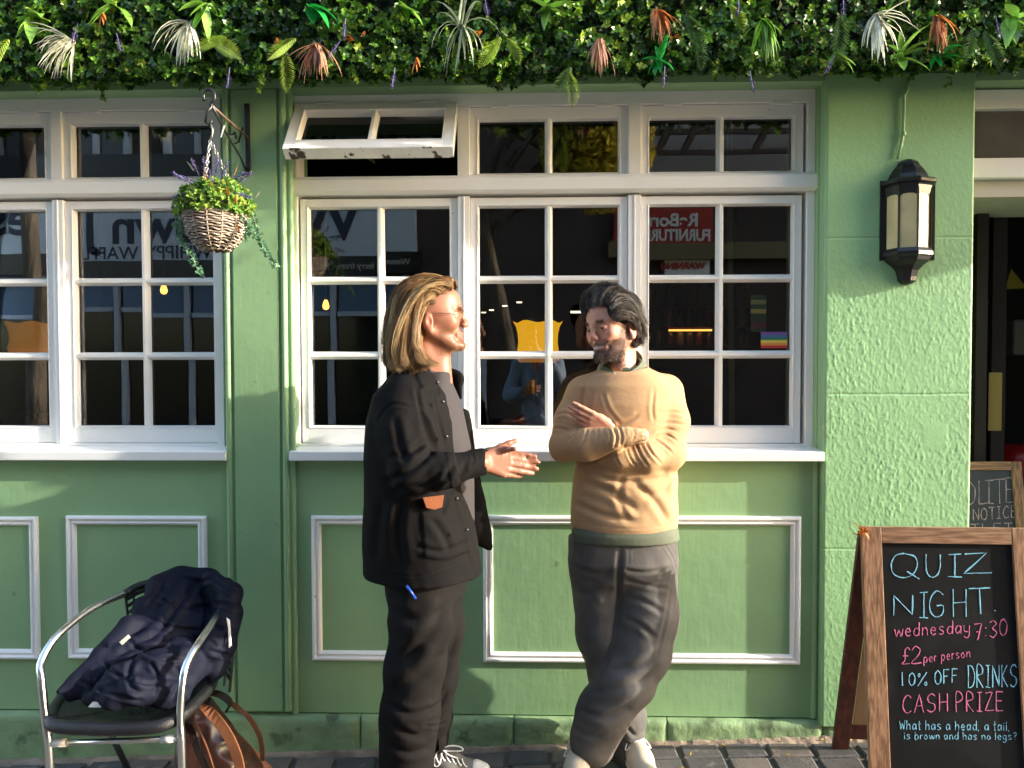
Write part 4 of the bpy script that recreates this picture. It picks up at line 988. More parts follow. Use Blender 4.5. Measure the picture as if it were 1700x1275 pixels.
for j in range(4):
    t0, t1 = math.pi + math.pi*j/4, math.pi + math.pi*(j+1)/4; r = 35*K
    p0 = Vector((lc.x+r*math.cos(t0), YP+r*math.sin(t0), 0)); p1 = Vector((lc.x+r*math.cos(t1), YP+r*math.sin(t1), 0))
    b = MB(); n_ = 8
    zt_, zb_ = lz(316), lz(412); out = ((p0+p1)/2 - Vector((lc.x, YP, 0))).normalized()
    b.v = [tuple(p0+Vector((0, 0, zb_))), tuple(p1+Vector((0, 0, zb_)))]; b.v += [tuple(p0+(p1-p0)*(1-i/n_)+Vector((0, 0, zt_))+out*.002*math.sin(math.pi*i/n_)) for i in range(n_+1)]
    b.f = [tuple(range(n_+3))]; b.build('glass_panel', MT['lant_glass'], lan, fix=False)
    # arched spandrel on top and bottom of each panel
    b = MB(); q0 = p0+out*.003; q1 = p1+out*.003
    for i in range(n_+1):
        t = i/n_; x = q0+(q1-q0)*t; arch = .012*(1-math.sqrt(max(0, 1-(2*t-1)**2)))+.002
        b.v += [tuple(x+Vector((0, 0, lz(312)))), tuple(x+Vector((0, 0, lz(318)-arch)))]
    b.f = [(2*i, 2*i+2, 2*i+3, 2*i+1) for i in range(n_)]; b.build('arch', MT['black'], lan, fix=False)
for j in range(5):
    t = math.pi + math.pi*j/4; r = 36.5*K; x, y = lc.x+r*math.cos(t), YP+r*math.sin(t)
    MB().tube([(x, y, lz(414)), (x, y, lz(310))], .0042, 6).build('glazing_bar', MT['black'], lan)
MB().box(lc.x-.105, lc.x+.105, YP-.004, YP+.004, lz(428), lz(292)).build('back_plate', MT['black'], lan)

# ================================================================== BASKET, ITS BRACKET
YBK = -.42
br = thing('wall_bracket', 'black scrolled iron bracket on the pilaster carrying the hanging basket', 'bracket', at(411, 230, -.03))
b = MB(); x = ax(411, -.035, 230); b.box(x-.011, x+.011, -.042, -.031, az(290, -.035, 411), az(172, -.035, 411)); b.build('back_plate', MT['black'], br, bevel=.004)
for py in (180, 280): MB().lathe((x, -.045, az(py, -.035, 411)), [(.009, 0), (.006, .004), (0, .005)], 10).build('boss', MT['black'], br)
w0 = at(411, 228, -.045); hk = at(352, 176, YBK)
MB().tube([w0, w0+(hk-w0)*.5, hk], .0048, 6).build('arm', mat('rusty_iron', (.10, .06, .035), .5, vary=(30, .5)), br, smooth=True)
MB().tube([at(408, 284, -.045), at(400, 262, -.12), at(372, 215, -.30), hk], .0045, 6).build('brace', MT['black'], br, smooth=True)
sc = [at(403, 212, -.06), at(396, 236, -.08), at(386, 240, -.12), at(382, 226, -.13), at(390, 220, -.11), at(392, 230, -.10)]
MB().tube(sc, .004, 6).build('scroll', MT['black'], br, smooth=True)
c0 = at(347, 160, YBK); pts = [c0 + Vector((.020*math.cos(t)*(1-.0*i), -.0, .024*math.sin(t))) for i, t in enumerate(np.linspace(-1.4, 3.8, 14))]
MB().tube([hk, at(349, 174, YBK)] + pts, .006, 6).build('hook_curl', MT['black'], br, smooth=True)
MB().tube([hk, at(343, 186, YBK), at(341, 203, YBK), at(347, 208, YBK), at(352, 200, YBK)], .005, 6).build('hook', MT['black'], br, smooth=True)
bk = thing('hanging_basket', 'woven wicker basket hanging by thin chains from the wall bracket', 'hanging basket', at(358, 415, YBK))
bc = at(358, 385, YBK); Kb = (CAM_D+YBK)/FPX; R0 = 50*Kb; H0 = 62*Kb
MT['wicker'] = mat('wicker', (.32, .26, .21), .6, vary=(40, .45), bump=[(300, .6, .002, 3)])
zt_ = az(355, YBK, 358)
MB().lathe((bc.x, YBK, zt_), [(R0*.93, -.004), (R0*.84, -H0*.3), (R0*.66, -H0*.6), (R0*.4, -H0*.9), (0, -H0*.96)], 32).build('liner', mat('dark_liner', (.02, .016, .012), .9), bk)
ns = 26
for row in range(15):
    t = (row+.5)/15; z = zt_ - H0*t; rr = R0*math.sqrt(max(.03, 1-(t*.93)**2.1)); b = MB(); pts = []
    nn = ns*4
    for k in range(nn+1):
        th = 2*math.pi*k/nn; rw = rr + .0032*math.cos(th*ns/2 + (math.pi if row % 2 else 0)); pts.append((bc.x+rw*math.cos(th), YBK+rw*math.sin(th), z + .0015*math.sin(th*3+row) + .002*math.sin(th*ns/2)))
    b.tube(pts, .0036 if row else .0055, 5); b.build('weaver', MT['wicker'], bk, smooth=True)
for j in range(ns//2*1):
    th = 2*math.pi*j/(ns//2); b = MB(); b.tube([(bc.x+R0*math.sqrt(max(.0, 1-(t*.93)**2.1))*math.cos(th), YBK+R0*math.sqrt(max(.0, 1-(t*.93)**2.1))*math.sin(th), zt_-H0*t) for t in np.linspace(0, 1, 8)], .003, 5); b.build('stake', MT['wicker'], bk)
top = at(349, 232, YBK); link_m = MB().tube([(.0045*math.cos(t), 0, .008*math.sin(t)) for t in np.linspace(0, 2*math.pi, 11)], .0012, 4, caps=False).mesh('chain_link', mat('bright_chain', (.55, .53, .5), .35, 1.0), True)
MB().tube([at(348, 203, YBK), at(353, 215, YBK), at(352, 226, YBK), top], .0035, 6).build('ring', mat('wire_hook', (.3, .27, .22), .4, .9), bk, smooth=True)
for j in range(3):
    th = 2*math.pi*j/3 + .5; e = Vector((bc.x+R0*.95*math.cos(th), YBK+R0*.95*math.sin(th), zt_+.01)); d = e-top; nl = int(d.length/.0135)
    for i in range(nl):
        p = top + d*((i+.5)/nl); o = link('chain_link', link_m, bk, loc=p); o.rotation_euler = (d.to_track_quat('Z', 'Y').to_matrix() @ Matrix.Rotation((i % 2)*math.pi/2, 3, 'Z')).to_euler()
p0 = at(366, 228, YBK-.01); MB().add([p0, p0+Vector((.004, 0, 0)), at(371, 208, YBK-.01)+Vector((.008, 0, 0)), at(371, 208, YBK-.01)], [(0, 1, 2, 3)]).build('plant_tag', MT['white'], bk, fix=False)
fp = thing('basket_plants', 'artificial lavender and yellow green foliage filling the hanging basket', 'plant', (bc.x, YBK, zt_))
MT['leaf_l'] = mat_attr('basket_leaf', ramp=[(0, (.04, .13, .02)), (.5, (.13, .28, .04)), (.82, (.32, .42, .06)), (1, (.55, .42, .06))], rough=.5, trans=.3)
n = 1500; u = rng.normal(size=(n, 3)); u /= np.linalg.norm(u, axis=1)[:, None]; u[:, 2] = np.abs(u[:, 2])*1.0 - .12
P = np.array([bc.x, YBK, zt_+.012]) + u*np.array([.128, .125, .13])*(rng.random((n, 1))**.35)*(1+.15*vnoise(u[:, 0]*4, u[:, 1]*4, u[:, 2]*4))[:, None]
V, F, T = rosettes(P, u, rng, .015, 6, bright=np.clip(rng.normal(.55, .2, n), 0, 1))
o = link('foliage', mesh_np('foliage', V, F, MT['leaf_l'], False, {'tint': ('FLOAT', T)}), fp); o['kind'] = 'stuff'
MT['trail'] = mat_attr('trailing_leaf', ramp=[(0, (.04, .14, .07)), (1, (.16, .32, .18))], rough=.5, trans=.25)
trails = [[(305, 362), (300, 385), (306, 405), (318, 425), (328, 448), (333, 458)], [(298, 350), (292, 372), (303, 392)], [(418, 350), (425, 375), (432, 395), (440, 415), (452, 432), (458, 445)], [(410, 372), (420, 392), (438, 408), (446, 425)], [(405, 360), (412, 380), (408, 398)]]
P = []
for tr in trails:
    pts = [at(x_, y_, YBK-.05) for x_, y_ in tr]; MB().tube(pts, .0012, 4).build('trailing_stem', MT['stem'], fp)
    for i in range(len(pts)-1):
        for k in range(9): q = pts[i] + (pts[i+1]-pts[i])*(k/9); P.append([q.x+random.uniform(-.008, .008), q.y+random.uniform(-.01, .01), q.z+random.uniform(-.004, .004)])
P = np.array(P); V, F, T = rosettes(P, np.tile([0, -1., 0], (len(P), 1)), rng, .011, 4, bright=rng.random(len(P)))
o = link('trailing_leaves', mesh_np('trailing_leaves', V, F, MT['trail'], False, {'tint': ('FLOAT', T)}), fp); o['kind'] = 'stuff'
for px, py, an in ((310, 300, 150), (400, 300, 30), (370, 290, 60), (345, 330, 240), (398, 322, 340), (330, 322, 200), (339, 288, 85), (357, 288, 70), (352, 308, 92), (318, 300, 165), (308, 320, 205), (388, 296, 15), (362, 334, 180), (330, 290, 110)): lavender(px, py, an, None, YBK-.09, .052, fp).name = 'lavender'
for px, py in ((304, 340), (420, 292), (424, 328), (388, 342), (322, 284)):
    b = MB(); blade(b, at(px, py, YBK-.08), (random.uniform(-1, 1), -.4, random.uniform(-.6, .6)), .04, .006, .3, 4); b.build('silver_leaf', MT['tuft_grey'], fp, fix=False)
for px, py in ((392, 338), (397, 385), (380, 325), (345, 300)):
    b = MB(); blade(b, at(px, py, YBK-.12), (random.uniform(-.4, .4), -.3, 1), .035, .006, .3, 4); b.build('orange_leaf', MT['dry'], fp, fix=False)
b = MB(); blade(b, at(388, 292, YBK), (.5, 0, 1), .05, .002, -.3, 4); b.build('dry_stalk', MT['dry'], fp, fix=False)

# ================================================================== CHALKBOARDS
STR = {  # hand drawn single-line letters, unit square, y up
 'Q': [[(.5,.98),(.2,.9),(.03,.55),(.12,.15),(.45,.0),(.8,.12),(.97,.5),(.88,.85),(.5,.98)], [(.6,.25),(1.05,-.06)]],
 'U': [[(.05,1),(.06,.3),(.3,.02),(.65,.04),(.9,.35),(.92,.98)]], 'I': [[(.15,.98),(.85,1)],[(.5,.98),(.5,.02)],[(.1,.02),(.9,0)]], 'Z': [[(.08,.95),(.9,1),(.05,.03),(1.1,.06)]],
 'N': [[(.05,0),(.05,.98),(.9,.05),(.92,1)]], 'G': [[(.92,.85),(.5,1),(.1,.7),(.08,.25),(.4,0),(.85,.1),(.9,.42),(.5,.42)]], 'H': [[(.08,1),(.1,0)],[(.9,1),(.92,0)],[(.1,.5),(.9,.53)]],
 'T': [[(0,.97),(1,1)],[(.5,.98),(.55,0)]], '.': [[(.2,.06),(.28,.0),(.3,.06)]], ',': [[(.25,.08),(.15,-.12)]], 'W': [[(0,.95),(.25,.02),(.5,.7),(.75,.02),(1,1)]],
 '0': [[(.5,1),(.15,.75),(.12,.25),(.45,0),(.8,.2),(.88,.7),(.5,1)]], '1': [[(.45,1),(.5,0)]], '7': [[(.05,.95),(.85,1),(.4,0)],[(.3,.5),(.75,.52)]], '3': [[(.1,.9),(.5,1),(.8,.8),(.4,.55),(.85,.3),(.5,0),(.1,.1)]], ':': [[(.4,.65),(.45,.6)],[(.4,.2),(.45,.15)]],
 '2': [[(.1,.75),(.4,1),(.8,.8),(.6,.45),(.05,.02),(.95,.06)]], '£': [[(.9,.85),(.65,1),(.4,.8),(.4,.25),(.1,.03),(.9,.05)],[(.15,.5),(.75,.5)]], '%': [[(.9,1),(.1,0)],[(.2,.9),(.1,.75),(.25,.68),(.3,.82),(.2,.9)],[(.8,.3),(.7,.15),(.85,.05),(.92,.2),(.8,.3)]],
 'O': [[(.5,1),(.1,.75),(.08,.25),(.45,0),(.88,.2),(.92,.7),(.5,1)]], 'F': [[(.1,0),(.12,1),(.9,1)],[(.12,.52),(.75,.54)]], 'D': [[(.1,0),(.1,1)],[(0,1),(.6,.95),(.95,.55),(.7,.1),(.05,0)]], 'R': [[(.1,0),(.1,1),(.7,.95),(.8,.65),(.12,.5),(.9,0)]],
 'K': [[(.1,1),(.12,0)],[(.85,1),(.14,.5),(.9,0)]], 'S': [[(.9,.88),(.5,1),(.12,.8),(.25,.55),(.8,.42),(.85,.15),(.45,0),(.05,.12)]], 'C': [[(.9,.85),(.5,1),(.1,.65),(.1,.25),(.45,0),(.92,.12)]], 'A': [[(0,0),(.5,1),(.95,0)],[(.18,.38),(.8,.38)]],
 'P': [[(.12,0),(.1,1),(.7,.95),(.8,.65),(.12,.48)]], 'E': [[(.9,1),(.1,1),(.1,0),(.95,.02)],[(.1,.52),(.75,.54)]], 'L': [[(.1,1),(.1,0),(.9,.03)]],
 'a': [[(.8,.5),(.4,.62),(.1,.35),(.3,0),(.75,.25),(.8,.6),(.85,0)]], 'b': [[(.1,1),(.12,0),(.6,0),(.85,.3),(.5,.6),(.12,.4)]], 'c': [[(.8,.5),(.4,.62),(.1,.3),(.4,0),(.85,.12)]], 'd': [[(.8,.5),(.4,.6),(.1,.3),(.35,0),(.8,.2),(.85,1.05),(.85,0)]], 'e': [[(.12,.32),(.8,.36),(.5,.62),(.12,.35),(.4,0),(.85,.1)]],
 'f': [[(.8,.9),(.5,1),(.35,.7),(.35,0)],[(.1,.5),(.7,.52)]], 'g': [[(.8,.5),(.4,.62),(.1,.35),(.35,.05),(.8,.25),(.8,.55),(.8,-.2),(.45,-.4),(.1,-.25)]], 'h': [[(.1,1),(.12,0)],[(.12,.35),(.5,.6),(.8,.4),(.82,0)]], 'i': [[(.4,.58),(.42,0)],[(.4,.8),(.43,.78)]], 'l': [[(.4,1),(.4,.1),(.6,0)]],
 'n': [[(.12,.6),(.12,0)],[(.12,.35),(.5,.62),(.8,.4),(.85,0)]], 'o': [[(.45,.62),(.1,.35),(.35,0),(.85,.22),(.45,.62)]], 'p': [[(.12,.6),(.1,-.4)],[(.12,.5),(.6,.62),(.85,.3),(.5,0),(.12,.12)]], 'r': [[(.12,.6),(.14,0)],[(.14,.3),(.4,.58),(.8,.55)]], 's': [[(.8,.55),(.4,.62),(.15,.45),(.75,.2),(.5,0),(.1,.05)]],
 't': [[(.45,.95),(.45,.1),(.75,0)],[(.1,.62),(.85,.64)]], 'w': [[(.0,.6),(.2,.02),(.5,.5),(.75,.02),(1,.62)]], 'y': [[(.1,.6),(.15,.15),(.7,.1)],[(.85,.6),(.8,-.2),(.4,-.4),(.1,-.25)]], '?': [[(.1,.8),(.4,1),(.8,.8),(.4,.45),(.4,.25)],[(.4,.05),(.44,.02)]], ' ': []}
chk = {'blue': mat('blue_chalk', (.22, .52, .66), .9, dirt=(300, .60, (.06, .10, .12))), 'pink': mat('pink_chalk', (.62, .14, .28), .9, dirt=(300, .60, (.10, .04, .05))), 'white': mat('pale_chalk', (.45, .33, .34), .9, dirt=(260, .58, (.06, .07, .09)))}
def chalkboard(name, label, cat, P0, yaw, tilt, W, H, fw, lines, panel_mat, wood, rear, rise=.0):
    """P0 top-left front corner; u runs right, v down along the tilted face"""
    u = Vector((math.cos(yaw), math.sin(yaw), rise)).normalized(); back = Vector((-math.sin(yaw), math.cos(yaw), 0))
    v = (Vector((0, 0, -1))*math.cos(tilt) - back*math.sin(tilt)).normalized(); nrm = v.cross(u).normalized()
    if nrm.y > 0: nrm = -nrm
    P0 = Vector(P0); t = thing(name, label, cat, P0 + v*H)
    def slab(a0, a1, b0, b1, d0, d1): 
        q = [P0+u*a+v*b_+nrm*d for d in (d0, d1) for a, b_ in ((a0, b0), (a1, b0), (a1, b1), (a0, b1))]
        return MB().add(q, [(0, 1, 2, 3), (7, 6, 5, 4), (0, 4, 5, 1), (1, 5, 6, 2), (2, 6, 7, 3), (3, 7, 4, 0)])
    g = wood
    slab(0, fw, 0, H, -.022, 0).build('stile', g[0], t, bevel=.002); slab(W-fw, W, 0, H, -.022, 0).build('stile', g[0], t, bevel=.002)
    slab(fw+.0006, W-fw-.0006, 0, fw*.85, -.022, -.0007).build('rail', g[1], t, bevel=.002); slab(fw+.0006, W-fw-.0006, H-.10-fw, H-.10, -.022, -.0007).build('rail', g[1], t, bevel=.002)
    slab(fw-.003, W-fw+.003, fw*.85-.003, H-.10-fw+.003, -.014, -.008).build('panel', panel_mat, t)
    # rear leg frame, hinged at the top
    rv = (Vector((0, 0, -1))*math.cos(rear) + back*math.sin(rear)).normalized(); rn = -nrm
    hg = P0 - nrm*.024 + v*.02
    hz = P0.z - (H*math.cos(tilt)) ; LR = (H-.02)*math.cos(tilt)/math.cos(rear) - .01
    for a in (.002, W-fw):
        q = [hg+u*(a+da)+rv*b_+back*dd for dd in (0, .022) for da, b_ in ((0, 0), (fw*.9, 0), (fw*.9, LR), (0, LR))]
        MB().add(q, [(0, 1, 2, 3), (7, 6, 5, 4), (0, 4, 5, 1), (1, 5, 6, 2), (2, 6, 7, 3), (3, 7, 4, 0)]).build('rear_leg', g[2], t, bevel=.002)
    for b_ in (.0, LR-.16):
        q = [hg+u*(fw*.9)+rv*b_+back*.003, hg+u*(W-fw)+rv*b_+back*.003, hg+u*(W-fw)+rv*(b_+fw)+back*.003, hg+u*(fw*.9)+rv*(b_+fw)+back*.003]; q += [p_+back*.016 for p_ in q]
        MB().add(q, [(0, 1, 2, 3), (7, 6, 5, 4), (0, 4, 5, 1), (1, 5, 6, 2), (2, 6, 7, 3), (3, 7, 4, 0)]).build('rear_rail', g[2], t)
    if rear > .2:
        q = [hg+u*(fw)+rv*.05+back*.008, hg+u*(W-fw)+rv*.05+back*.008, hg+u*(W-fw)+rv*(LR-.16)+back*.008, hg+u*fw+rv*(LR-.16)+back*.008]; q += [p_+back*.004 for p_ in q]
        MB().add(q, [(0, 1, 2, 3), (7, 6, 5, 4), (0, 4, 5, 1), (1, 5, 6, 2), (2, 6, 7, 3), (3, 7, 4, 0)]).build('rear_panel', g[3], t)
    O = Vector((0, -CAM_D, CAM_H)); pl = P0 - nrm*.0074
    def hit(px, py):
        d = at(px, py, 0) - O; s_ = (pl-O).dot(nrm)/d.dot(nrm); return O + d*s_
    rr = random.Random(4)
    for txt, colr, boxes, wd in lines:
        mbt = MB()
        for ch, (x0, x1, yb, yt) in zip(txt, boxes):
            for st in STR.get(ch, []):
                # smooth the stroke, wobble it and lay it on the slate
                pts = []
                for i in range(len(st)-1):
                    for k in range(5):
                        t_ = k/5; a_ = st[max(i-1, 0)]; b_ = st[i]; c_ = st[i+1]; d_ = st[min(i+2, len(st)-1)]
                        f_ = lambda p, q, r, s, t: .5*((2*q)+(-p+r)*t+(2*p-5*q+4*r-s)*t*t+(-p+3*q-3*r+s)*t**3)
                        lin_ = len(st) <= 2 or ch in 'NZWHTILEFAKM17'
                        pts.append((b_[0]+(c_[0]-b_[0])*t_, b_[1]+(c_[1]-b_[1])*t_) if lin_ else (f_(a_[0], b_[0], c_[0], d_[0], t_), f_(a_[1], b_[1], c_[1], d_[1], t_)))
                pts.append(st[-1])
                P = [hit(x0+(x1-x0)*a_+rr.uniform(-.25, .25), yb-(yb-yt)*b_+rr.uniform(-.25, .25)) for a_, b_ in pts]
                base = len(mbt.v)
                for i, p in enumerate(P):
                    d = (P[min(i+1, len(P)-1)]-P[max(i-1, 0)]); d = d.normalized() if d.length > 1e-7 else u
                    s_ = d.cross(nrm)*(wd*rr.uniform(.6, 1.25)*(.85+.3*math.sin(i*.7+x0))); mbt.v += [tuple(p+s_), tuple(p+nrm*.0004), tuple(p-s_)]
                for i in range(len(P)-1):
                    a_ = base+i*3; mbt.f += [(a_, a_+1, a_+4, a_+3), (a_+1, a_+2, a_+5, a_+4)]
        o = mbt.build('chalk_writing', chk[colr], t, fix=False); o['kind'] = 'stuff'
    return t, hit
def boxes(txt, x0, x1, yb0, yb1, h, wfrac=.8, wide={'i': .45, 'l': .45, '.': .5, ',': .5, '1': .5, ' ': .55, ':': .5, 'I': .8, 't': .7, 'f': .7, 'r': .75, 'w': 1.2, 'W': 1.2, 'm': 1.3}):
    tot = sum(wide.get(c, 1) for c in txt); x = x0; r = []
    for c in txt:
        w_ = wide.get(c, 1)*(x1-x0)/tot; f = (x-x0)/(x1-x0); yb = yb0+(yb1-yb0)*f; r.append((x+w_*(1-wfrac)/2, x+w_*(1+wfrac)/2, yb, yb-h)); x += w_
    return r
gr = ((.16, .075, .035))
wood_v = mat('warm_pine_upright', (.36, .19, .10), .5, grain=(17, (7, 7, .35), gr), bump=[(30, .4, .002, 4, (6, 6, .5))])
wood_h = mat('warm_pine_across', (.36, .19, .10), .5, grain=(17, (.35, 7, 7), gr), bump=[(30, .4, .002, 4, (.5, 6, 6))])
wood_d = mat('dark_red_stain', (.11, .032, .018), .5, grain=(9, (6, 6, .55), (.05, .014, .01))); wood_p = mat('plain_ply', (.30, .18, .10), .6, vary=(5, .15))
slate = mat('black_chalkboard', (.006, .006, .0065), .75, spec=.15, vary=(5, .6), dirt=(3.2, .55, (.012, .012, .0125)))
P0 = at(1430, 874, -.42)
L = [('QUIZ', 'blue', [(1478, 1524, 959, 918), (1536, 1563, 958, 920), (1570, 1600, 958, 920), (1598, 1642, 953, 918)], .0021),
     ('NIGHT.', 'blue', [(1482, 1518, 1022, 988), (1524, 1543, 1026, 983), (1542, 1568, 1024, 981), (1580, 1606, 1024, 978), (1608, 1644, 1019, 976), (1650, 1656, 1014, 1004)], .0021),
     ('wednesday', 'pink', boxes('wednesday', 1484, 1612, 1057, 1050, 21, .85), .0017), ('7:30', 'pink', boxes('7:30', 1616, 1674, 1063, 1052, 28, .9), .0018),
     ('£2', 'pink', [(1496, 1512, 1103, 1075), (1512, 1531, 1102, 1073)], .0018), ('per person', 'pink', boxes('per person', 1532, 1612, 1100, 1090, 15, .8), .0014),
     ('10%', 'blue', [(1494, 1502, 1138, 1116), (1508, 1520, 1138, 1117), (1522, 1540, 1139, 1116)], .0018), ('OFF', 'blue', boxes('OFF', 1550, 1592, 1136, 1132, 23), .0018), ('DRINKS', 'blue', boxes('DRINKS', 1605, 1690, 1142, 1140, 37, .85), .0019),
     ('CASH', 'pink', boxes('CASH', 1496, 1576, 1184, 1180, 30), .0018), ('PRIZE', 'pink', boxes('PRIZE', 1584, 1668, 1182, 1180, 32), .0018),
     ('What has a head, a tail,', 'blue', boxes('What has a head, a tail,', 1492, 1678, 1211, 1213, 15, .8), .0013), ('is brown and has no legs?', 'blue', boxes('is brown and has no legs?', 1500, 1690, 1227, 1228, 12, .8), .0012)]
chalkboard('chalkboard_sign', 'wood framed QUIZ NIGHT chalkboard standing on the pavement by the pillar', 'chalkboard', P0, -rad(4.5), rad(8), .555, .99, .066, L, slate, (wood_v, wood_h, wood_d, wood_p), rad(17), rise=.01)
# crumpled autumn-coloured ribbon stuck on the corner of the board
b = MB(); rr = random.Random(2); p0 = at(1431, 884, -.43)
for k in range(14): blade(b, p0 + Vector((rr.uniform(-.01, .01), rr.uniform(-.012, .01), rr.uniform(-.018, .018))), (rr.uniform(-1, 1), rr.uniform(-1, .2), rr.uniform(-1, 1)), .026, .010, rr.uniform(-1.5, 1.5), 4)
tag(b.build('ribbon_knot', MT['dry'], fix=False), 'crumpled orange ribbon knot on the top left corner of the quiz board', 'ribbon')
P0 = at(1694, 767, .38); P0 = P0 - Vector((.47, 0, .0)); 
L = [('POLITE', 'white', [(1570, 1590, 838, 798), (1600, 1620, 838, 800), (1624, 1636, 837, 798), (1632, 1652, 836, 797), (1650, 1668, 836, 795), (1668, 1690, 834, 793)], .0022),
     ('NOTICE', 'white', boxes('NOTICE', 1614, 1690, 864, 858, 20), .0022), ('OUTLETS', 'white', boxes('OUTLETS', 1572, 1702, 886, 882, 15), .0020)]
slate2 = mat('blue_slate_board', (.022, .032, .045), .6, vary=(5, .3))
chalkboard('chalkboard_sign', 'dark blue POLITE NOTICE chalkboard half hidden behind the pillar in the doorway', 'chalkboard', P0, rad(0), rad(9), .475, 1.02, .045, L, slate2, (wood_v, wood_h, wood_d, wood_p), rad(12), rise=.005)

# ================================================================== CHAIR
MT['alu'] = mat('brushed_aluminium', (.72, .71, .69), .22, 1.0, bump=[(200, .1, .0006, 2)])
MT['rattan'] = mat('black_rattan', (.010, .010, .012), .28, bump=[(420, .8, .003, 2, (.25, 1, 1))])
ch = thing('bistro_chair', 'aluminium bistro chair with black woven seat beside the pilaster', 'chair', (-1.25, -.55, gz(-1.25)))
def smooth_path(P, n=6):
    P = [Vector(p) for p in P]; out = []
    for i in range(len(P)-1):
        a, b, c, d = P[max(i-1, 0)], P[i], P[i+1], P[min(i+2, len(P)-1)]
        for k in range(n):
            t = k/n; out.append(.5*((2*b)+(-a+c)*t+(2*a-5*b+4*c-d)*t*t+(-a+3*b-3*c+d)*t**3))
    return out + [P[-1]]
gzx = gz(-1.4)
fl = at(88, 1290, -.76); fl = Vector((fl.x+.005, -.79, gz(-1.45)))
lt = smooth_path([fl, at(83, 1270, -.78), at(76, 1200, -.77), at(69, 1130, -.75), at(69, 1098, -.72), at(95, 1056, -.65), at(150, 1012, -.51), at(208, 985, -.36)])
MB().tube(lt, .0125, 12).build('arm_tube', MT['alu'], ch, smooth=True)
fr_ = Vector((at(305, 1270, -.78).x, -.79, gz(-1.0)))
rt = smooth_path([fr_, at(302, 1250, -.78), at(299, 1200, -.77), at(302, 1140, -.75), at(311, 1100, -.71), at(336, 1058, -.62), at(366, 1015, -.46), at(383, 988, -.33)])
MB().tube(rt, .0125, 12).build('arm_tube', MT['alu'], ch, smooth=True)
tp = smooth_path([at(208, 985, -.36), at(240, 970, -.28), at(300, 962, -.24), at(355, 970, -.26), at(383, 988, -.33)])
MB().tube(tp, .0150, 12).build('back_tube', MT['rattan'], ch, smooth=True)
zs_ = .425 - .05
for k in range(13):
    t = (k+1)/14; b = MB(); b.tube([p + Vector((0, .004*k*0, -t*.34)) + Vector(((p.x+1.2)*-.10*t, .03*math.sin(t*3), 0)) for p in tp], .0075, 6); b.build('back_weave', MT['rattan'], ch, smooth=True)
for j in range(0, len(tp), 3):
    p = tp[j]; MB().tube([p, p+Vector((0, .03, -.17)), p+Vector(((p.x+1.2)*-.1, 0, -.36))], .005, 5).build('back_upright', MT['rattan'], ch)
so_ = [(84, 1186, -.77), (92, 1204, -.79), (140, 1211, -.80), (200, 1210, -.80), (260, 1202, -.79), (296, 1180, -.74), (325, 1160, -.62), (352, 1136, -.44), (330, 1122, -.36), (240, 1122, -.34), (170, 1130, -.38), (118, 1150, -.52), (90, 1172, -.68)]
sp_ = [at(*q) for q in so_]; zc = sum(p.z for p in sp_)/len(sp_); sp_ = [Vector((p.x, p.y, zc+(p.z-zc)*.3)) for p in sp_]
ring = smooth_path(sp_+[sp_[0]], 5)
MB().tube(ring, .021, 10, caps=False).build('seat_edge', MT['rattan'], ch, smooth=True)
cen = sum(sp_, Vector())/len(sp_); b = MB(); b.v = [tuple(cen+Vector((0, 0, -.012)))]+[tuple(cen+(p-cen)*.55+Vector((0, 0, -.006))) for p in ring]+[tuple(p+Vector((0, 0, .010))) for p in ring]; n = len(ring)
b.f = [(0, 1+k, 1+(k+1) % n) for k in range(n)]+[(1+k, 1+n+k, 1+n+(k+1) % n, 1+(k+1) % n) for k in range(n)]
b.build('seat', mat('woven_seat', (.010, .010, .012), .32, bump=[(130, .9, .004, 1, (1, 1, 1)), (400, .6, .002, 2, (.2, 1, 1))]), ch, smooth=True)
MB().tube([at(84, 1234, -.775), at(298, 1226, -.775)], .009, 10).build('front_rail', MT['alu'], ch, smooth=True)
for a, b_ in ((88, 110), (268, 290)): MB().tube([at(a, 1234-(a-84)*.037, -.775), at(b_, 1234-(b_-84)*.037, -.775)], .0125, 10).build('collar', mat('clear_plastic_collar', (.6, .58, .55), .3), ch, smooth=True)
grey_t = mat('dull_grey_tube', (.10, .11, .115), .4, .6)
for a, e in ((at(150, 1150, -.42), (at(243, 1268, -.20).x, -.26)), (at(330, 1130, -.42), (at(352, 1268, -.26).x, -.26))):
    MB().tube([a, (e[0], e[1], gz(e[0]))], .011, 8).build('rear_leg', grey_t, ch, smooth=True)
for p, lb in ((at(232, 1186, -.66), 'yellow leaf lying on the black chair seat near the front'), (at(262, 1180, -.6), 'small yellow leaf on the chair seat beside the coat')):
    b = MB(); blade(b, Vector((p.x, p.y, zc+.004)), (1, .3, .05), .03, .007, 0, 4); tag(b.build('fallen_leaf', MT['leaf_y'], fix=False), lb, 'leaf')

# ================================================================== COAT ON THE CHAIR
sc_ = Sculpt((-1.66, -.95, .30), (-.82, -.10, .98), .0062)
def blob(pts, k=.02):
    for i in range(len(pts)-1):
        a, b_ = pts[i], pts[i+1]; sc_.cone(J(*a[:3]), J(*b_[:3]), a[3], b_[3], k)
blob([(262, 975, -.36, .045), (300, 966, -.30, .05), (345, 966, -.28, .05), (372, 985, -.30, .045)])
blob([(240, 1010, -.42, .045), (300, 1000, -.36, .06), (350, 1005, -.34, .06)])
blob([(225, 1045, -.50, .05), (290, 1040, -.44, .065), (345, 1045, -.42, .055)])
blob([(372, 975, -.33, .04), (382, 1020, -.40, .042), (372, 1070, -.46, .04), (358, 1110, -.50, .032), (352, 1124, -.50, .018)])
blob([(352, 960, -.38, .03), (384, 985, -.42, .035), (378, 1040, -.47, .036), (350, 1080, -.52, .034)])
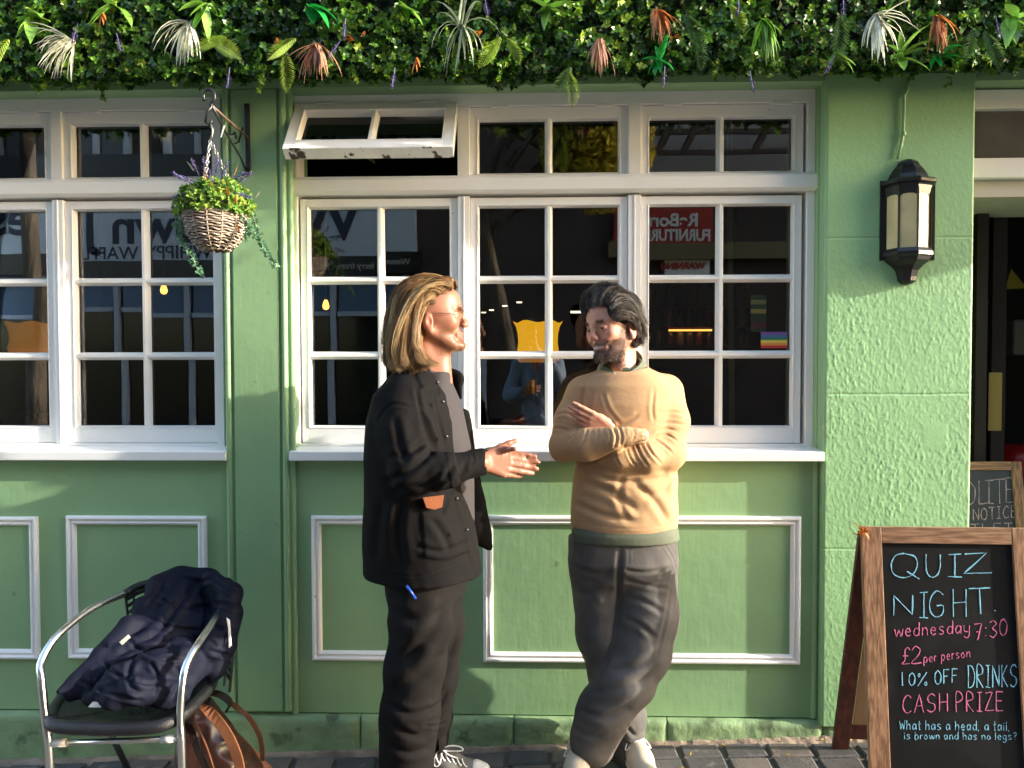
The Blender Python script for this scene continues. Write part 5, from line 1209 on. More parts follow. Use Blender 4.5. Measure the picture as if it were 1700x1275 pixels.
blob([(215, 1040, -.54, .035), (170, 1090, -.64, .030), (125, 1130, -.72, .022), (98, 1148, -.76, .010)])
blob([(250, 1075, -.55, .06), (200, 1100, -.62, .05), (150, 1135, -.70, .038), (118, 1152, -.73, .022)])
blob([(170, 1150, -.76, .028), (200, 1130, -.72, .05), (260, 1110, -.66, .06), (300, 1100, -.60, .055)])
blob([(150, 1160, -.74, .022), (190, 1160, -.78, .03), (225, 1145, -.76, .04), (270, 1150, -.70, .04), (300, 1150, -.68, .03)])
blob([(300, 1080, -.52, .05), (320, 1110, -.56, .045), (300, 1150, -.64, .03), (280, 1168, -.70, .014)])
blob([(300, 1010, -.40, .05), (280, 1060, -.48, .055), (240, 1090, -.55, .05)])
# quilting seams and folds
coat_g = [([(250, 985), (300, 1008), (350, 1006)], 3, .006, .005), ([(235, 1018), (285, 1042), (338, 1046)], 3, .006, .005), ([(210, 1062), (250, 1090), (310, 1100)], 3, .006, .005), ([(170, 1100), (210, 1128), (290, 1140)], 3, .006, .005), ([(130, 1128), (180, 1150), (240, 1165)], 3, .005, .004),
  ([(335, 960), (300, 1000), (262, 1050), (215, 1075)], 5, .010, .008), ([(352, 960), (392, 985)], 3, .006, .005), ([(355, 1000), (396, 1008)], 3, .006, .005), ([(350, 1040), (392, 1050)], 3, .006, .005), ([(345, 1080), (385, 1090)], 3, .006, .005),
  ([(338, 975), (345, 1020), (335, 1060), (310, 1085)], 5, .012, .008), ([(300, 1075), (260, 1082), (220, 1078), (190, 1090)], 5, .010, .010), ([(228, 1090), (215, 1110), (218, 1140), (235, 1150)], 4, .010, .007), ([(290, 1100), (300, 1130), (285, 1160)], 4, .009, .007), ([(250, 1100), (262, 1125), (255, 1150)], 3, .006, .005), ([(160, 1110), (150, 1135), (160, 1160)], 3, .006, .005),
  ([(270, 960), (262, 985), (240, 1010)], 4, .007, .006), ([(300, 958), (330, 966), (360, 958)], 3, .006, .005)]
sc_.noise(.006, ((7, 3, 5), (0, 6, 3), (-5, 3, 9)), warp=.8, band=.04).noise(.0010, ((30, 0, 20), (0, 24, 8), (-12, 6, 34)), ridged=True, warp=.8, band=.03, off=5)
V, F = sc_.mesh(); V = relax(V, F, 1, .4); V = cloth_detail(V, F, coat_g)
MT['navy'] = mat('navy_nylon', (.0055, .007, .017), .72, spec=.14, bump=[(110, .3, .002, 3)])
coat = thing('puffer_coat', 'navy quilted puffer coat thrown over the back and seat of the chair', 'coat', J(290, 1100, -.5))
link('shell', mesh_np('shell', V, F, MT['navy']), coat)
MT['tab'] = mat('white_reflective_tab', (.75, .76, .78), .3)
def patch(P, m, nm, par): 
    c = sum((Vector(p) for p in P), Vector())/len(P)
    return MB().add([Vector(p) for p in P]+[Vector(p)+Vector((0, .004, 0)) for p in P], [tuple(range(len(P)))[::-1], tuple(range(len(P), 2*len(P)))]+[(i, (i+1) % len(P), len(P)+(i+1) % len(P), len(P)+i) for i in range(len(P))]).build(nm, m, par)
patch([at(376, 1026, -.525), at(381, 1030, -.525), at(384, 1072, -.525), at(380, 1076, -.525), at(379, 1045, -.525)], MT['tab'], 'white_flash', coat)
patch([at(146, 1174, -.80), at(153, 1166, -.80), at(162, 1166, -.80), at(186, 1172, -.80), at(184, 1175, -.80)], MT['tab'], 'white_flash', coat)
patch([at(198, 1066, -.66), at(212, 1054, -.65), at(216, 1059, -.65), at(203, 1071, -.66)], mat('brand_tag', (.35, .36, .33), .6), 'neck_label', coat)

# ================================================================== LEATHER BACKPACK
MT['lea'] = mat('brown_leather', (.060, .020, .011), .4, vary=(6, .5), bump=[(70, .35, .003, 5)], coat=.2)
MT['lea2'] = mat('tan_leather_strap', (.15, .055, .022), .45, vary=(9, .4), bump=[(90, .3, .002, 4)])
MT['lead'] = mat('dark_leather', (.016, .010, .009), .25, vary=(8, .4), bump=[(70, .35, .003, 4)])
bag = thing('leather_backpack', 'dark brown leather backpack with tan straps on the pavement under the chair', 'backpack', J(370, 1270, -.36))
sb = Sculpt((-1.36, -.66, -.10), (-.78, -.05, .36), .0065)
sb.cone(J(330, 1180, -.38), J(372, 1290, -.40), .055, .11, .04, flat=((0, 1, 0), 1.1)).cone(J(335, 1200, -.36), J(420, 1300, -.34), .045, .075, .05).cone(J(310, 1210, -.44), J(318, 1320, -.48), .03, .06, .04)
for pl_ in ([(318, 1170, -.46), (348, 1220, -.54), (372, 1300, -.58)], [(345, 1165, -.44), (395, 1225, -.46), (440, 1290, -.44)]):
    for i in range(2): sb.cone(J(*pl_[i]), J(*pl_[i+1]), .006, .006, .01, 's')
sb.noise(.006, 16, ridged=True, band=.03)
V, F = sb.mesh(); link('body', mesh_np('body', relax(V, F, 1), F, MT['lea']), bag)
def ribbon(P, wd, m, nm, par, th=.004, side=(1, 0, 0)):
    P = smooth_path(P, 5); b = MB(); s0 = Vector(side)
    for i, p in enumerate(P):
        d = (P[min(i+1, len(P)-1)]-P[max(i-1, 0)]).normalized(); s = (s0-d*s0.dot(d)).normalized()*wd; u = d.cross(s).normalized()*th
        b.v += [tuple(p-s-u), tuple(p+s-u), tuple(p+s+u), tuple(p-s+u)]
    for i in range(len(P)-1):
        for k in range(4): b.f.append((i*4+k, i*4+(k+1) % 4, (i+1)*4+(k+1) % 4, (i+1)*4+k))
    b.f += [(0, 1, 2, 3), tuple(len(b.v)-4+k for k in range(4))[::-1]]
    return b.build(nm, m, par, bevel=.001)
ribbon([at(322, 1168, -.46), at(345, 1180, -.53), at(375, 1215, -.56), at(395, 1260, -.57), at(402, 1310, -.56)], .017, MT['lea2'], 'shoulder_strap', bag)
ribbon([at(380, 1165, -.38), at(412, 1190, -.42), at(432, 1225, -.42), at(436, 1262, -.40)], .008, MT['lea2'], 'side_strap', bag)
ribbon([at(318, 1165, -.44), at(335, 1152, -.42), at(362, 1152, -.42), at(382, 1166, -.42), at(376, 1180, -.42)], .014, MT['lead'], 'handle', bag, side=(0, 1, .2))
ribbon([at(308, 1190, -.50), at(325, 1235, -.56), at(352, 1300, -.58)], .012, MT['lead'], 'zip_flap', bag)
MB().tube(smooth_path([at(326, 1200, -.53), at(345, 1245, -.57), at(362, 1300, -.585)]), .003, 6).build('piping', MT['lea2'], bag)

# yellow leaves on the ground by the right man and on the wall
rr = random.Random(9)
for px, py, lb in ((1185, 1232, 'tiny yellow leaf against the plinth right of the right man'), (1206, 1238, 'yellow leaf just off the plinth right of the right man'), (1267, 1230, 'pale leaf by the plinth midway to the board'), (1290, 1228, 'second pale leaf by the plinth midway to the board'), (1147, 1254, 'small yellow leaf on the paving right of the white shoe'), (1370, 1227, 'yellow leaf near the rear foot of the quiz board'), (1306, 1252, 'yellow leaf on a paver left of the quiz board'), (1131, 1272, 'yellow leaf at the bottom edge right of the white shoe'), (1415, 1226, 'brown leaf touching the rear leg of the quiz board'), (775, 1236, 'yellow leaf on the paving behind the canvas shoe')):
    d = at(px, py, 0) - Vector((0, -CAM_D, CAM_H)); t = (gz(0)+.016 - CAM_H)/d.z
    for _ in range(3): p = Vector((0, -CAM_D, CAM_H)) + d*t; t = (gz(p.x)+.016-CAM_H)/d.z
    b = MB(); blade(b, p, (rr.uniform(-1, 1), rr.uniform(-1, 1), .1), .022, .0055, .1, 4); tag(b.build('fallen_leaf', MT['leaf_y'], fix=False), lb, 'leaf', 'fallen leaves on the paving')
p = at(1432, 440, YP-.004); b = MB(); blade(b, p, (1, -.2, .1), .02, .005, .4, 4); tag(b.build('fallen_leaf', MT['leaf_y'], fix=False), 'small yellow leaf stuck to the stucco left of the lantern', 'leaf')
# ================================================================== PEOPLE
def nrm_(v): v = np.array(v, float); return v/np.linalg.norm(v)
class Frame:
    """head frame: f forward, s person's left, u up"""
    def __init__(s, o, f, u, k=1.0):
        s.o = np.array(o, float); s.f = nrm_(f); u = np.array(u, float); s.u = nrm_(u - s.f*(u@s.f)); s.s = np.cross(s.u, s.f); s.k = k
    def p(s, f, l, u): return s.o + s.k*(s.f*f + s.s*l + s.u*u)
    def rot(s): return [s.f, s.s, s.u]
    def loc(s, V): d = (V - s.o)/s.k; return np.stack([d@s.f, d@s.s, d@s.u], -1)
def head(S, H, smile=0.0, thin=1.0):
    k = H.k; R = H.rot()
    def E(f, l, u, r, kk=.012, mode='u'): S.ell(H.p(f, l, u), np.array(r)*k, kk, mode, rot=R)
    def C(a, b, ra, rb, kk=.01, mode='u'): S.cone(H.p(*a), H.p(*b), ra*k, rb*k, kk, mode)
    E(-.016, 0, .034, (.098, .076, .086)); E(.028, 0, -.030, (.058, .056, .078), .02); E(.010, 0, .02, (.085, .070, .07), .02); E(.034, 0, .050, (.054, .056, .042), .02)
    E(.038, 0, -.082, (.044, .042, .028), .02); E(.082, 0, -.100, (.018, .022, .016), .014)
    for s_ in (-1, 1):
        C((-.002, s_*.054, -.050), (.062, s_*.024, -.098), .018, .015, .018)
        C((.072, s_*.042, .015), (.088, s_*.010, .014), .008, .010, .012)
        E(.062, s_*.042, -.026, (.020, .018, .016+.004*smile), .016)
        if smile > .5: E(.072, s_*.034, -.044, (.014, .014, .014), .012)
        E(.034, s_*.047, -.018, (.034, .016, .034), .022)
        E(.100, s_*.031, -.004, (.014, .017, .010), .012, 's')
        E(.0755, s_*.031, -.006, (.0150, .0155, .0125), .004)
        E(.0915, s_*.031, -.0075, (.0075, .0125, .0046-.0010*smile), .0015, 's')       # the slit between the lids
        E(.098, s_*.011, -.037, (.009, .008, .007), .005); E(.100, s_*.0075, -.0445, (.006, .004, .0042), .002, 's')
        # ear: rim, lobe, hollow
        E(-.008, s_*.078, -.024, (.017, .008, .029), .006); E(-.004, s_*.077, -.048, (.010, .007, .010), .006); E(-.002, s_*.086, -.020, (.009, .006, .015), .004, 's')
        C((.080, s_*.030, -.050), (.074, s_*.036, -.075), .003, .003, .012, 's')
    C((.086, 0, .008), (.103, 0, -.026), .0085, .0095, .014); E(.104, 0, -.033, (.011, .0110, .0085), .008)
    E(.076, 0, -.062, (.014, .028, .018), .014)
    w = .026 + .008*smile; up = .006*smile
    C((.076, w, -.064+up), (.0885, .006, -.0610), .0035, .0046, .006); C((.076, -w, -.064+up), (.0885, -.006, -.0610), .0035, .0046, .006); C((.0885, .006, -.0610), (.0885, -.006, -.0610), .0046, .0046, .006)
    C((.075, w*.8, -.074+up*.6), (.0875, 0, -.0760), .004, .0060, .006); C((.075, -w*.8, -.074+up*.6), (.0875, 0, -.0760), .004, .0060, .006)
    o = .0018+.0022*smile
    C((.080, w, -.068+up), (.097, 0, -.0685), .0012, o, .002, 's'); C((.080, -w, -.068+up), (.097, 0, -.0685), .0012, o, .002, 's')
def hand(S, w, d, t, n, k=1.0, curl=(.25, .25, .3, .35), lens=(1, 1, 1, 1), spread=.1, thumb=(.6, .75, -.25), tcurl=.3, palm_r=.0125, tl=1.0):
    """w wrist, d along palm, t towards thumb, n out of the back of the hand"""
    d, t, n = nrm_(d), nrm_(t), nrm_(n); w = np.array(w, float)
    P = lambda a, b, c: w + k*(d*a + t*b + n*c)
    off = (.030, .010, -.010, -.028); kn = (.088, .092, .086, .076)
    for i in range(4): S.cone(P(.0, off[i]*.55, 0), P(kn[i], off[i], 0), palm_r*k*1.1, palm_r*k*.88, .012)
    S.cone(P(.01, .018, -.008), P(.055, .030, -.008), .016*k, .013*k, .014); S.cone(P(.01, -.015, -.008), P(.06, -.024, -.006), .014*k, .011*k, .012)
    tips = []
    for i in range(4):
        L = np.array((.044, .026, .022))*(1, 1.08, 1.0, .80)[i]*lens[i]*k; p = P(kn[i], off[i], 0); dd = d + t*spread*(1, .3, -.3, -1)[i]; dd = nrm_(dd); r = np.array((.0104, .0096, .0088, .0074))*k*(1, 1, .96, .86)[i]; c = curl[i]
        for j in range(3):
            a = c*(1, 1.15, .8)[j]; dd = nrm_(dd*math.cos(a) - n*math.sin(a)); q = p + dd*L[j]; S.cone(p, q, r[j], r[j+1], .0035); p = q
        tips.append((p, dd))
    p = P(.022, .030, -.008); dd = nrm_(d*thumb[0] + t*thumb[1] + n*thumb[2])
    for j, L in enumerate((.040, .032, .026)):
        q = p + dd*L*k*tl; S.cone(p, q, (.0145, .0112, .0100)[j]*k, (.0112, .0100, .0076)[j]*k, .006); p = q; dd = nrm_(dd + d*tcurl*.6 - n*tcurl*.3)
    return tips
def skin_cols(V, H, base, lip, beardc=None, beard_fn=None, cheek=(.50, .16, .11)):
    L = H.loc(V); c = np.tile(np.array(base), (len(V), 1)); isf = (L[:, 0] > .02) & (L[:, 2] > -.13) & (L[:, 2] < .12) & (np.abs(L[:, 1]) < .1)
    def mixin(m, col): nonlocal c; c = c*(1-m[:, None]) + np.array(col)*m[:, None]
    for s_ in (-1, 1): mixin(.45*np.exp(-(((L[:, 0]-.075)/.03)**2+((L[:, 1]-s_*.042)/.022)**2+((L[:, 2]+.03)/.022)**2)), cheek)
    mixin(.5*np.exp(-(((L[:, 0]-.108)/.014)**2+(L[:, 1]/.014)**2+((L[:, 2]+.034)/.014)**2)), cheek)
    for s_ in (-1, 1): mixin(.5*np.exp(-(((L[:, 0]+.008)/.03)**2+((L[:, 1]-s_*.085)/.014)**2+((L[:, 2]+.024)/.035)**2)), cheek)
    mixin(.8*np.exp(-(((L[:, 0]-.090)/.014)**2+(L[:, 1]/.024)**4+((L[:, 2]+.067)/.0085)**4)), lip)
    if beard_fn is not None: mixin(np.clip(beard_fn(L), 0, 1)*isf, beardc)
    return np.concatenate([c, np.ones((len(V), 1))], 1)
def strands(P0, D0, L, steer, rgn, r=.0006, n=6, wave=0, k3=3):
    """many thin tapered hairs; steer(points, t) gives the pull on the growing direction"""
    m = len(P0); P = P0.copy(); D = D0/np.linalg.norm(D0, axis=1)[:, None]; pts = [P.copy()]; dirs = [D.copy()]
    for i in range(n):
        D = D + steer(P, i/n)/n*1.0
        if wave: D = D + wave*rgn.normal(size=D.shape)/n
        D /= np.linalg.norm(D, axis=1)[:, None]; P = P + D*(L/n)[:, None]; pts.append(P.copy()); dirs.append(D.copy())
    V = np.zeros((m, n+1, k3, 3)); A = np.cross(D0, rgn.normal(size=(m, 3))); A /= np.maximum(np.linalg.norm(A, axis=1), 1e-6)[:, None]
    for i in range(n+1):
        d = dirs[i]; a = A - d*(A*d).sum(1)[:, None]; a /= np.maximum(np.linalg.norm(a, axis=1), 1e-6)[:, None]; b = np.cross(d, a); rr = r*(1-.8*(i/n)**1.5)
        rr = rr if np.isscalar(rr) else rr[:, None]
        for q in range(k3): th = 2*math.pi*q/k3; V[:, i, q] = pts[i] + (a*math.cos(th) + b*math.sin(th))*rr
    base = (np.arange(m)*(n+1)*k3)[:, None, None]; ii = (np.arange(n)*k3)[None, :, None]; qq = np.arange(k3)[None, None, :]; q2 = (qq+1) % k3
    F = np.stack([base+ii+qq, base+ii+q2, base+ii+k3+q2, base+ii+k3+qq], -1).reshape(-1, 4)
    return V.reshape(-1, 3), F
def add_hair(name, parent, V, F, m, tint, kind='stuff'):
    o = link(name, mesh_np(name, V, F, m, True, {'tint': ('FLOAT', tint)}), parent); return o
def guide_locks(guides, n, rgn, r=.0011, jit=.006, m=14):
    """interpolate between neighbouring guide polylines (arrays k x 3)"""
    G = np.array(guides); ng = len(G); nc = max(12, n//38); cu = rgn.random(nc)*(ng-1); cj = rgn.normal(size=(nc, 3))*jit; ct = rgn.normal(size=nc)*.26; cph = rgn.random((nc, 1, 3))*6.28; cfr = rgn.uniform(6, 13, (nc, 1, 1)); ci = rgn.integers(0, nc, n); u = np.clip(cu[ci] + rgn.normal(size=n)*.12, 0, ng-1.001); i = np.minimum(u.astype(int), ng-2); f = u-i
    A = G[i]*(1-f)[:, None, None] + G[i+1]*f[:, None, None]                       # n x k x 3
    A = A + rgn.normal(size=(n, 1, 3))*jit*.35 + cj[ci][:, None, :]
    k = A.shape[1]; t = np.linspace(0, k-1-1e-6, m+1); ti = t.astype(int); tf = t-ti
    def g(j): return A[:, np.clip(ti+j, 0, k-1)]
    a, b, c, d = g(-1), g(0), g(1), g(2); tf = tf[None, :, None]
    P = .5*((2*b)+(-a+c)*tf+(2*a-5*b+4*c-d)*tf*tf+(-a+3*b-3*c+d)*tf**3)
    tt = np.linspace(0, 1, m+1)[None, :, None]; ph = cph[ci]
    P = P + np.sin(tt*cfr[ci]+ph)*.0085*tt + rgn.normal(size=(n, 1, 3))*.003*tt
    P = P[:, :] ; cut = rgn.uniform(.80, 1.0, n)
    D = np.gradient(P, axis=1); D /= np.maximum(np.linalg.norm(D, axis=2), 1e-9)[:, :, None]
    ref = rgn.normal(size=(n, 1, 3)); a_ = np.cross(D, ref); a_ /= np.maximum(np.linalg.norm(a_, axis=2), 1e-6)[:, :, None]; b_ = np.cross(D, a_)
    rr = r*(1-.75*tt**2)*np.minimum(1, tt*7+.15)*rgn.uniform(.6, 1.5, (n, 1, 1)); k3 = 3
    V = np.stack([P + (a_*math.cos(2*math.pi*q/k3)+b_*math.sin(2*math.pi*q/k3))*rr for q in range(k3)], 2)
    base = (np.arange(n)*(m+1)*k3)[:, None, None]; ii = (np.arange(m)*k3)[None, :, None]; qq = np.arange(k3)[None, None, :]; q2 = (qq+1) % k3
    F = np.stack([base+ii+qq, base+ii+q2, base+ii+k3+q2, base+ii+k3+qq], -1).reshape(-1, 4)
    tint = np.repeat(np.clip(rgn.normal(.5, .16, n)+ct[ci], 0, 1), (m+1)*k3)
    return V.reshape(-1, 3), F, tint
def eyes(H, parent, iris):
    for s_ in (-1, 1):
        c = Vector(H.p(.0750, s_*.031, -.006)); r = .0122*H.k
        b = MB(); b.lathe((0, 0, 0), [(r*math.sin(a), -r*math.cos(a)) for a in np.linspace(0, math.pi, 9)], 14)
        o = b.build('eye', eye_w, parent, smooth=True); o.data.transform(Matrix.Translation(c))
        MB().tube([H.p(.0755+.0134*math.cos(q_)*1.0, s_*(.031)+.0128*math.sin(q_), -.0035+.0012*math.cos(q_*1.5)) for q_ in np.linspace(-1.05, 1.05, 9)], .0011*H.k, 5).build('eyelashes', lash, parent)
        d = Vector(H.f)*.95 + Vector(H.s)*(.0); d.normalize(); q = d.to_track_quat('Z', 'Y').to_matrix().to_4x4()
        b = MB(); b.lathe((0, 0, 0), [(0, r*1.05), (r*.3, r*1.02), (r*.48, r*.92), (r*.5, r*.8)], 12); o = b.build('iris', iris, parent, smooth=True); o.data.transform(Matrix.Translation(c) @ q)
lash = mat('dark_lashes', (.03, .018, .012), .7)
eye_w = mat('eye_white', (.45, .42, .40), .15); iris_b = mat('dark_iris', (.02, .02, .025), .1)
SKIN = mat_vcol('skin', sub=.12, rough=.48, spec=.4, bump=(420, .25, .0012))
def solid(name, S, m, parent, it=1, w=.5, grooves=(), plates=()):
    V, F = S.mesh(); V = relax(V, F, it, w) if it else V
    if grooves or plates: V = cloth_detail(V, F, grooves, plates)
    return link(name, mesh_np(name, V, F, m), parent)
def axis(*seg): return np.concatenate([np.arange(a, b, h) for a, b, h in seg])
def sec(py, x0, x1, cy, ry, turn=0, Yp=None):
    """loft section from the two silhouette pixels at row py, centred at depth cy"""
    a, b = at(x0, py, cy), at(x1, py, cy); return (float((a.z+b.z)/2), float((a.x+b.x)/2), cy, float(abs(b.x-a.x)/2), ry, turn)

# ------------------------------------------------------------------ left man
pa = thing('person', 'man with long blond hair and glasses in black overshirt, hands together, facing right', 'person', (-.30, -.40, gz(-.3)), 'two men chatting outside the pub')
YA = -.42
HA = Frame(J(717, 525, YA), (math.cos(rad(4)), .06, math.sin(rad(4))), (-.15, 0, 1), 1.10)
S_ = Sculpt((0, 0, 0), (0, 0, 0), .004, xs=axis((-.56, .12, .0036)), ys=axis((-.80, -.12, .0038)), zs=axis((.0, 1.0, .012), (1.0, 1.22, .0036), (1.22, 1.48, .008), (1.48, 1.88, .0036)))
head(S_, HA, .25)
nb = J(702, 640, YA)
S_.cone(HA.p(-.028, 0, -.05), nb, .056*1.05, .062, .025).cone(HA.p(.02, 0, -.075), J(730, 632, YA), .03, .045, .03)
fA = nrm_((math.cos(rad(20)), -math.sin(rad(20)), 0)); rA = np.array((fA[1], -fA[0], 0))      # rA: towards his right (camera) side
ch_ = J(695, 720, YA); sR, sL = ch_ + rA*.14 + np.array((0, 0, .12)), ch_ - rA*.17 + np.array((0, 0, .12))
S_.cone(nb-np.array((0, 0, .05)), ch_, .055, .10, .03).cone(ch_, J(700, 900, YA), .115, .115, .05).cone(sR, sL, .05, .05, .05)
eR, wR = J(690, 782, -.66), J(800, 768, -.60); eL, wL = J(748, 790, -.22), J(806, 764, -.44)
S_.chain([sR, eR, wR], (.05, .04, .027), .02).chain([sL, eL, wL], (.05, .04, .027), .02)
kR, kL = J(690, 1110, -.50), J(735, 1090, -.28); aR, aL = (float(at(672, 1275, -.52).x), -.50, .07), (float(at(715, 1250, -.22).x), -.22, .09)
S_.chain([J(695, 950, -.50), kR, aR], (.085, .055, .04), .03).chain([J(715, 950, -.30), kL, aL], (.085, .055, .04), .03)
# hands: palms together, fingers to the right
dR = J(880, 778, -.555) - J(806, 764, -.600)
hand(S_, J(800, 766, -.585), dR, (.10, .15, 1.0), (-.1, -1, .1), 1.04, curl=(.08, .08, .10, .30), spread=-.05, thumb=(.85, .62, .1), tcurl=.15, tl=.95)
hand(S_, J(800, 762, -.535), J(884, 768, -.52) - J(800, 760, -.535), (.02, -.15, 1.0), (.05, 1, .1), 1.0, curl=(.04, .04, .06, .1), spread=-.02, thumb=(.9, .3, -.4))
V, F = S_.mesh(); V = relax(V, F, 1, .35)
def beardA(L): return .80*np.clip((-.034-L[:, 2])/.02, 0, 1)*np.clip((L[:, 0]-.0)/.03, 0, 1)*(1-np.exp(-((L[:, 2]+.067)/.012)**2)*(L[:, 0] > .076)*.8)
cA = skin_cols(V, HA, (.27, .115, .072), (.24, .13, .10), (.15, .062, .03), beardA)
link('body', mesh_np('body', V, F, SKIN, attrs={'Col': ('FLOAT_COLOR', cA)}), pa)
eyes(HA, pa, mat('blue_iris', (.02, .035, .045), .1))
# T-shirt
MT['tee'] = mat('charcoal_tee', (.024, .020, .023), .85, bump=[(60, .2, .003, 4), (900, .2, .0006, 2)])
t = Sculpt((-.50, -.72, .95), (.05, -.12, 1.56), .006)
YT_ = YA+.03; t.loft([sec(618, 706, 748, YA, .062), sec(640, 690, 753, YT_, .10), sec(670, 668, 766, YT_, .13), sec(735, 655, 780, YT_, .135), sec(800, 655, 787, YT_, .135), sec(860, 655, 788, YT_, .13), sec(905, 655, 786, YT_, .13)], .02)
t.noise(.003, ((10, 0, 4), (0, 10, 3), (2, 0, 4)), warp=.7)
solid('t_shirt', t, MT['tee'], pa, 2)
ringp = [np.array((nb[0]+.012+.064*math.cos(a), nb[1]+.062*math.sin(a), az(614, YA)+(-.022*math.cos(a)))) for a in np.linspace(0, 2*math.pi, 25)]
MB().tube(ringp, .0075, 8, caps=False).build('t_shirt_collar', MT['tee'], pa, smooth=True)
# black overshirt
MT['jkt'] = mat('black_cotton', (.0045, .0040, .0044), .85, spec=.12, bump=[(45, .25, .004, 4), (700, .25, .0007, 2)])
j = Sculpt((-.60, -.82, .80), (.10, -.10, 1.64), .0055)
j.loft([sec(612, 660, 716, YA-.01, .075, -.3), sec(632, 645, 730, YA-.01, .14, -.25), sec(655, 633, 744, YA-.015, .19, -.25), sec(700, 620, 756, YA-.02, .20, -.25), sec(760, 615, 763, YA-.02, .20, -.25), sec(830, 613, 776, YA-.02, .20, -.25), sec(900, 608, 790, YA-.02, .20, -.3), sec(952, 607, 798, YA-.02, .20, -.35)], .03)
j.chain([J(668, 664, -.55), J(668, 720, -.61), J(684, 782, -.655)], (.070, .070, .064), .03)
j.chain([J(684, 782, -.655), J(735, 782, -.655), J(798, 768, -.600)], (.064, .056, .046), .025)
j.chain([J(738, 668, -.25), J(750, 780, -.20), J(792, 764, -.44)], (.062, .055, .042), .03)
# far front flap
j.cone(J(768, 690, -.30), J(800, 890, -.26), .03, .035, .02, flat=((-.3, 1, 0), 2.2)); j.cone(J(786, 860, -.27), J(812, 908, -.26), .02, .014, .02, flat=((-.3, 1, 0), 2.2))
# folds
def G_(*L): return [(l[0], l[1], l[2]*.001, (l[3] if len(l) > 3 else l[2]*.8)*.001) for l in L]
jg = G_(([(640, 800), (680, 782), (715, 752)], 5, 7), ([(655, 812), (700, 806), (735, 784)], 5, 6), ([(700, 815), (735, 798), (752, 770)], 4, 5), ([(735, 810), (760, 794), (775, 768)], 4, 4), ([(645, 760), (680, 752), (708, 730)], 5, 6),
        ([(655, 690), (664, 740), (676, 770)], 6, 5), ([(700, 690), (712, 730), (716, 756)], 5, 9), ([(628, 700), (650, 672), (690, 678)], 2.5, 3), ([(690, 678), (706, 700), (714, 740)], 2.5, 3), ([(635, 830), (628, 880), (625, 930)], 7, 5), ([(668, 830), (660, 880), (668, 940)], 7, 6),
        ([(612, 935), (650, 952), (700, 955), (780, 925)], 1.6, 2), ([(690, 640), (700, 690), (722, 745)], 3, 4), ([(720, 650), (728, 700), (742, 750)], 2, 3), ([(690, 905), (730, 915), (775, 900)], 4, 4), ([(715, 860), (735, 890), (745, 915)], 5, 4), ([(660, 815), (690, 822), (720, 815)], 4, 5), ([(780, 775), (786, 765), (784, 752)], 2, 2))
jp = [([(664, 588), (684, 604), (699, 648), (741, 635), (735, 618), (716, 598), (690, 580)], .008, 2.5), ([(699, 846), (706, 852), (735, 853), (742, 838), (745, 826), (768, 834), (778, 915), (740, 930), (705, 925)], .006, 3), ([(727, 640), (742, 640), (748, 720), (766, 826), (798, 930), (782, 938), (752, 828), (736, 725)], .004, 2.5)]
j.noise(.006, ((7, 3, 2), (0, 7, 2), (2, 0, 3)), warp=.5, band=.04).noise(.0012, ((28, 4, 10), (4, 26, 6), (4, 0, 16)), warp=1, off=9)
# sleeve opening
j.cone(J(812, 766, -.60), J(790, 768, -.60), .036, .030, .004, 's'); j.cone(J(806, 763, -.47), J(790, 764, -.45), .032, .026, .004, 's')
jk = solid('overshirt', j, MT['jkt'], pa, 1, .4, jg, jp)
c = Sculpt((-.50, -.75, 1.40), (-.02, -.12, 1.66), .0045)
c.chain([J(664, 600, -.48), J(658, 598, -.42), J(664, 596, -.36), J(690, 600, -.31)], (.026, .026, .026, .024), .02, flat=((1, 0, .2), 2.2)); c.chain([J(700, 600, -.30), J(756, 628, -.30), J(764, 660, -.32)], (.024, .028, .008), .02, flat=((.3, 1, .3), 2.4))
c.noise(.002, 20)
solid('shirt_collar', c, MT['jkt'], jk, 1)
btn = mat('dark_button', (.02, .02, .02), .25)
for px, py, Yb in ((735, 667, -.585), (741, 725, -.597), (758, 828, -.612), (775, 880, -.607), (726, 635, -.585)):
    b = MB(); b.lathe((0, 0, 0), [(0, .003), (.0045, .003), (.006, .0015), (.006, -.002), (0, -.002)], 12); o = b.build('button', btn, jk, smooth=True); o.data.transform(Matrix.Translation(at(px, py, Yb-.004)) @ Vector((.35, -1, 0)).to_track_quat('Z', 'Y').to_matrix().to_4x4())
patch([at(702, 826, -.655), at(737, 822, -.635), at(734, 842, -.638), at(722, 846, -.645), at(708, 843, -.652)], mat('orange_leather_wallet', (.24, .075, .028), .5, bump=[(90, .4, .003, 4)]), 'wallet_edge', jk)
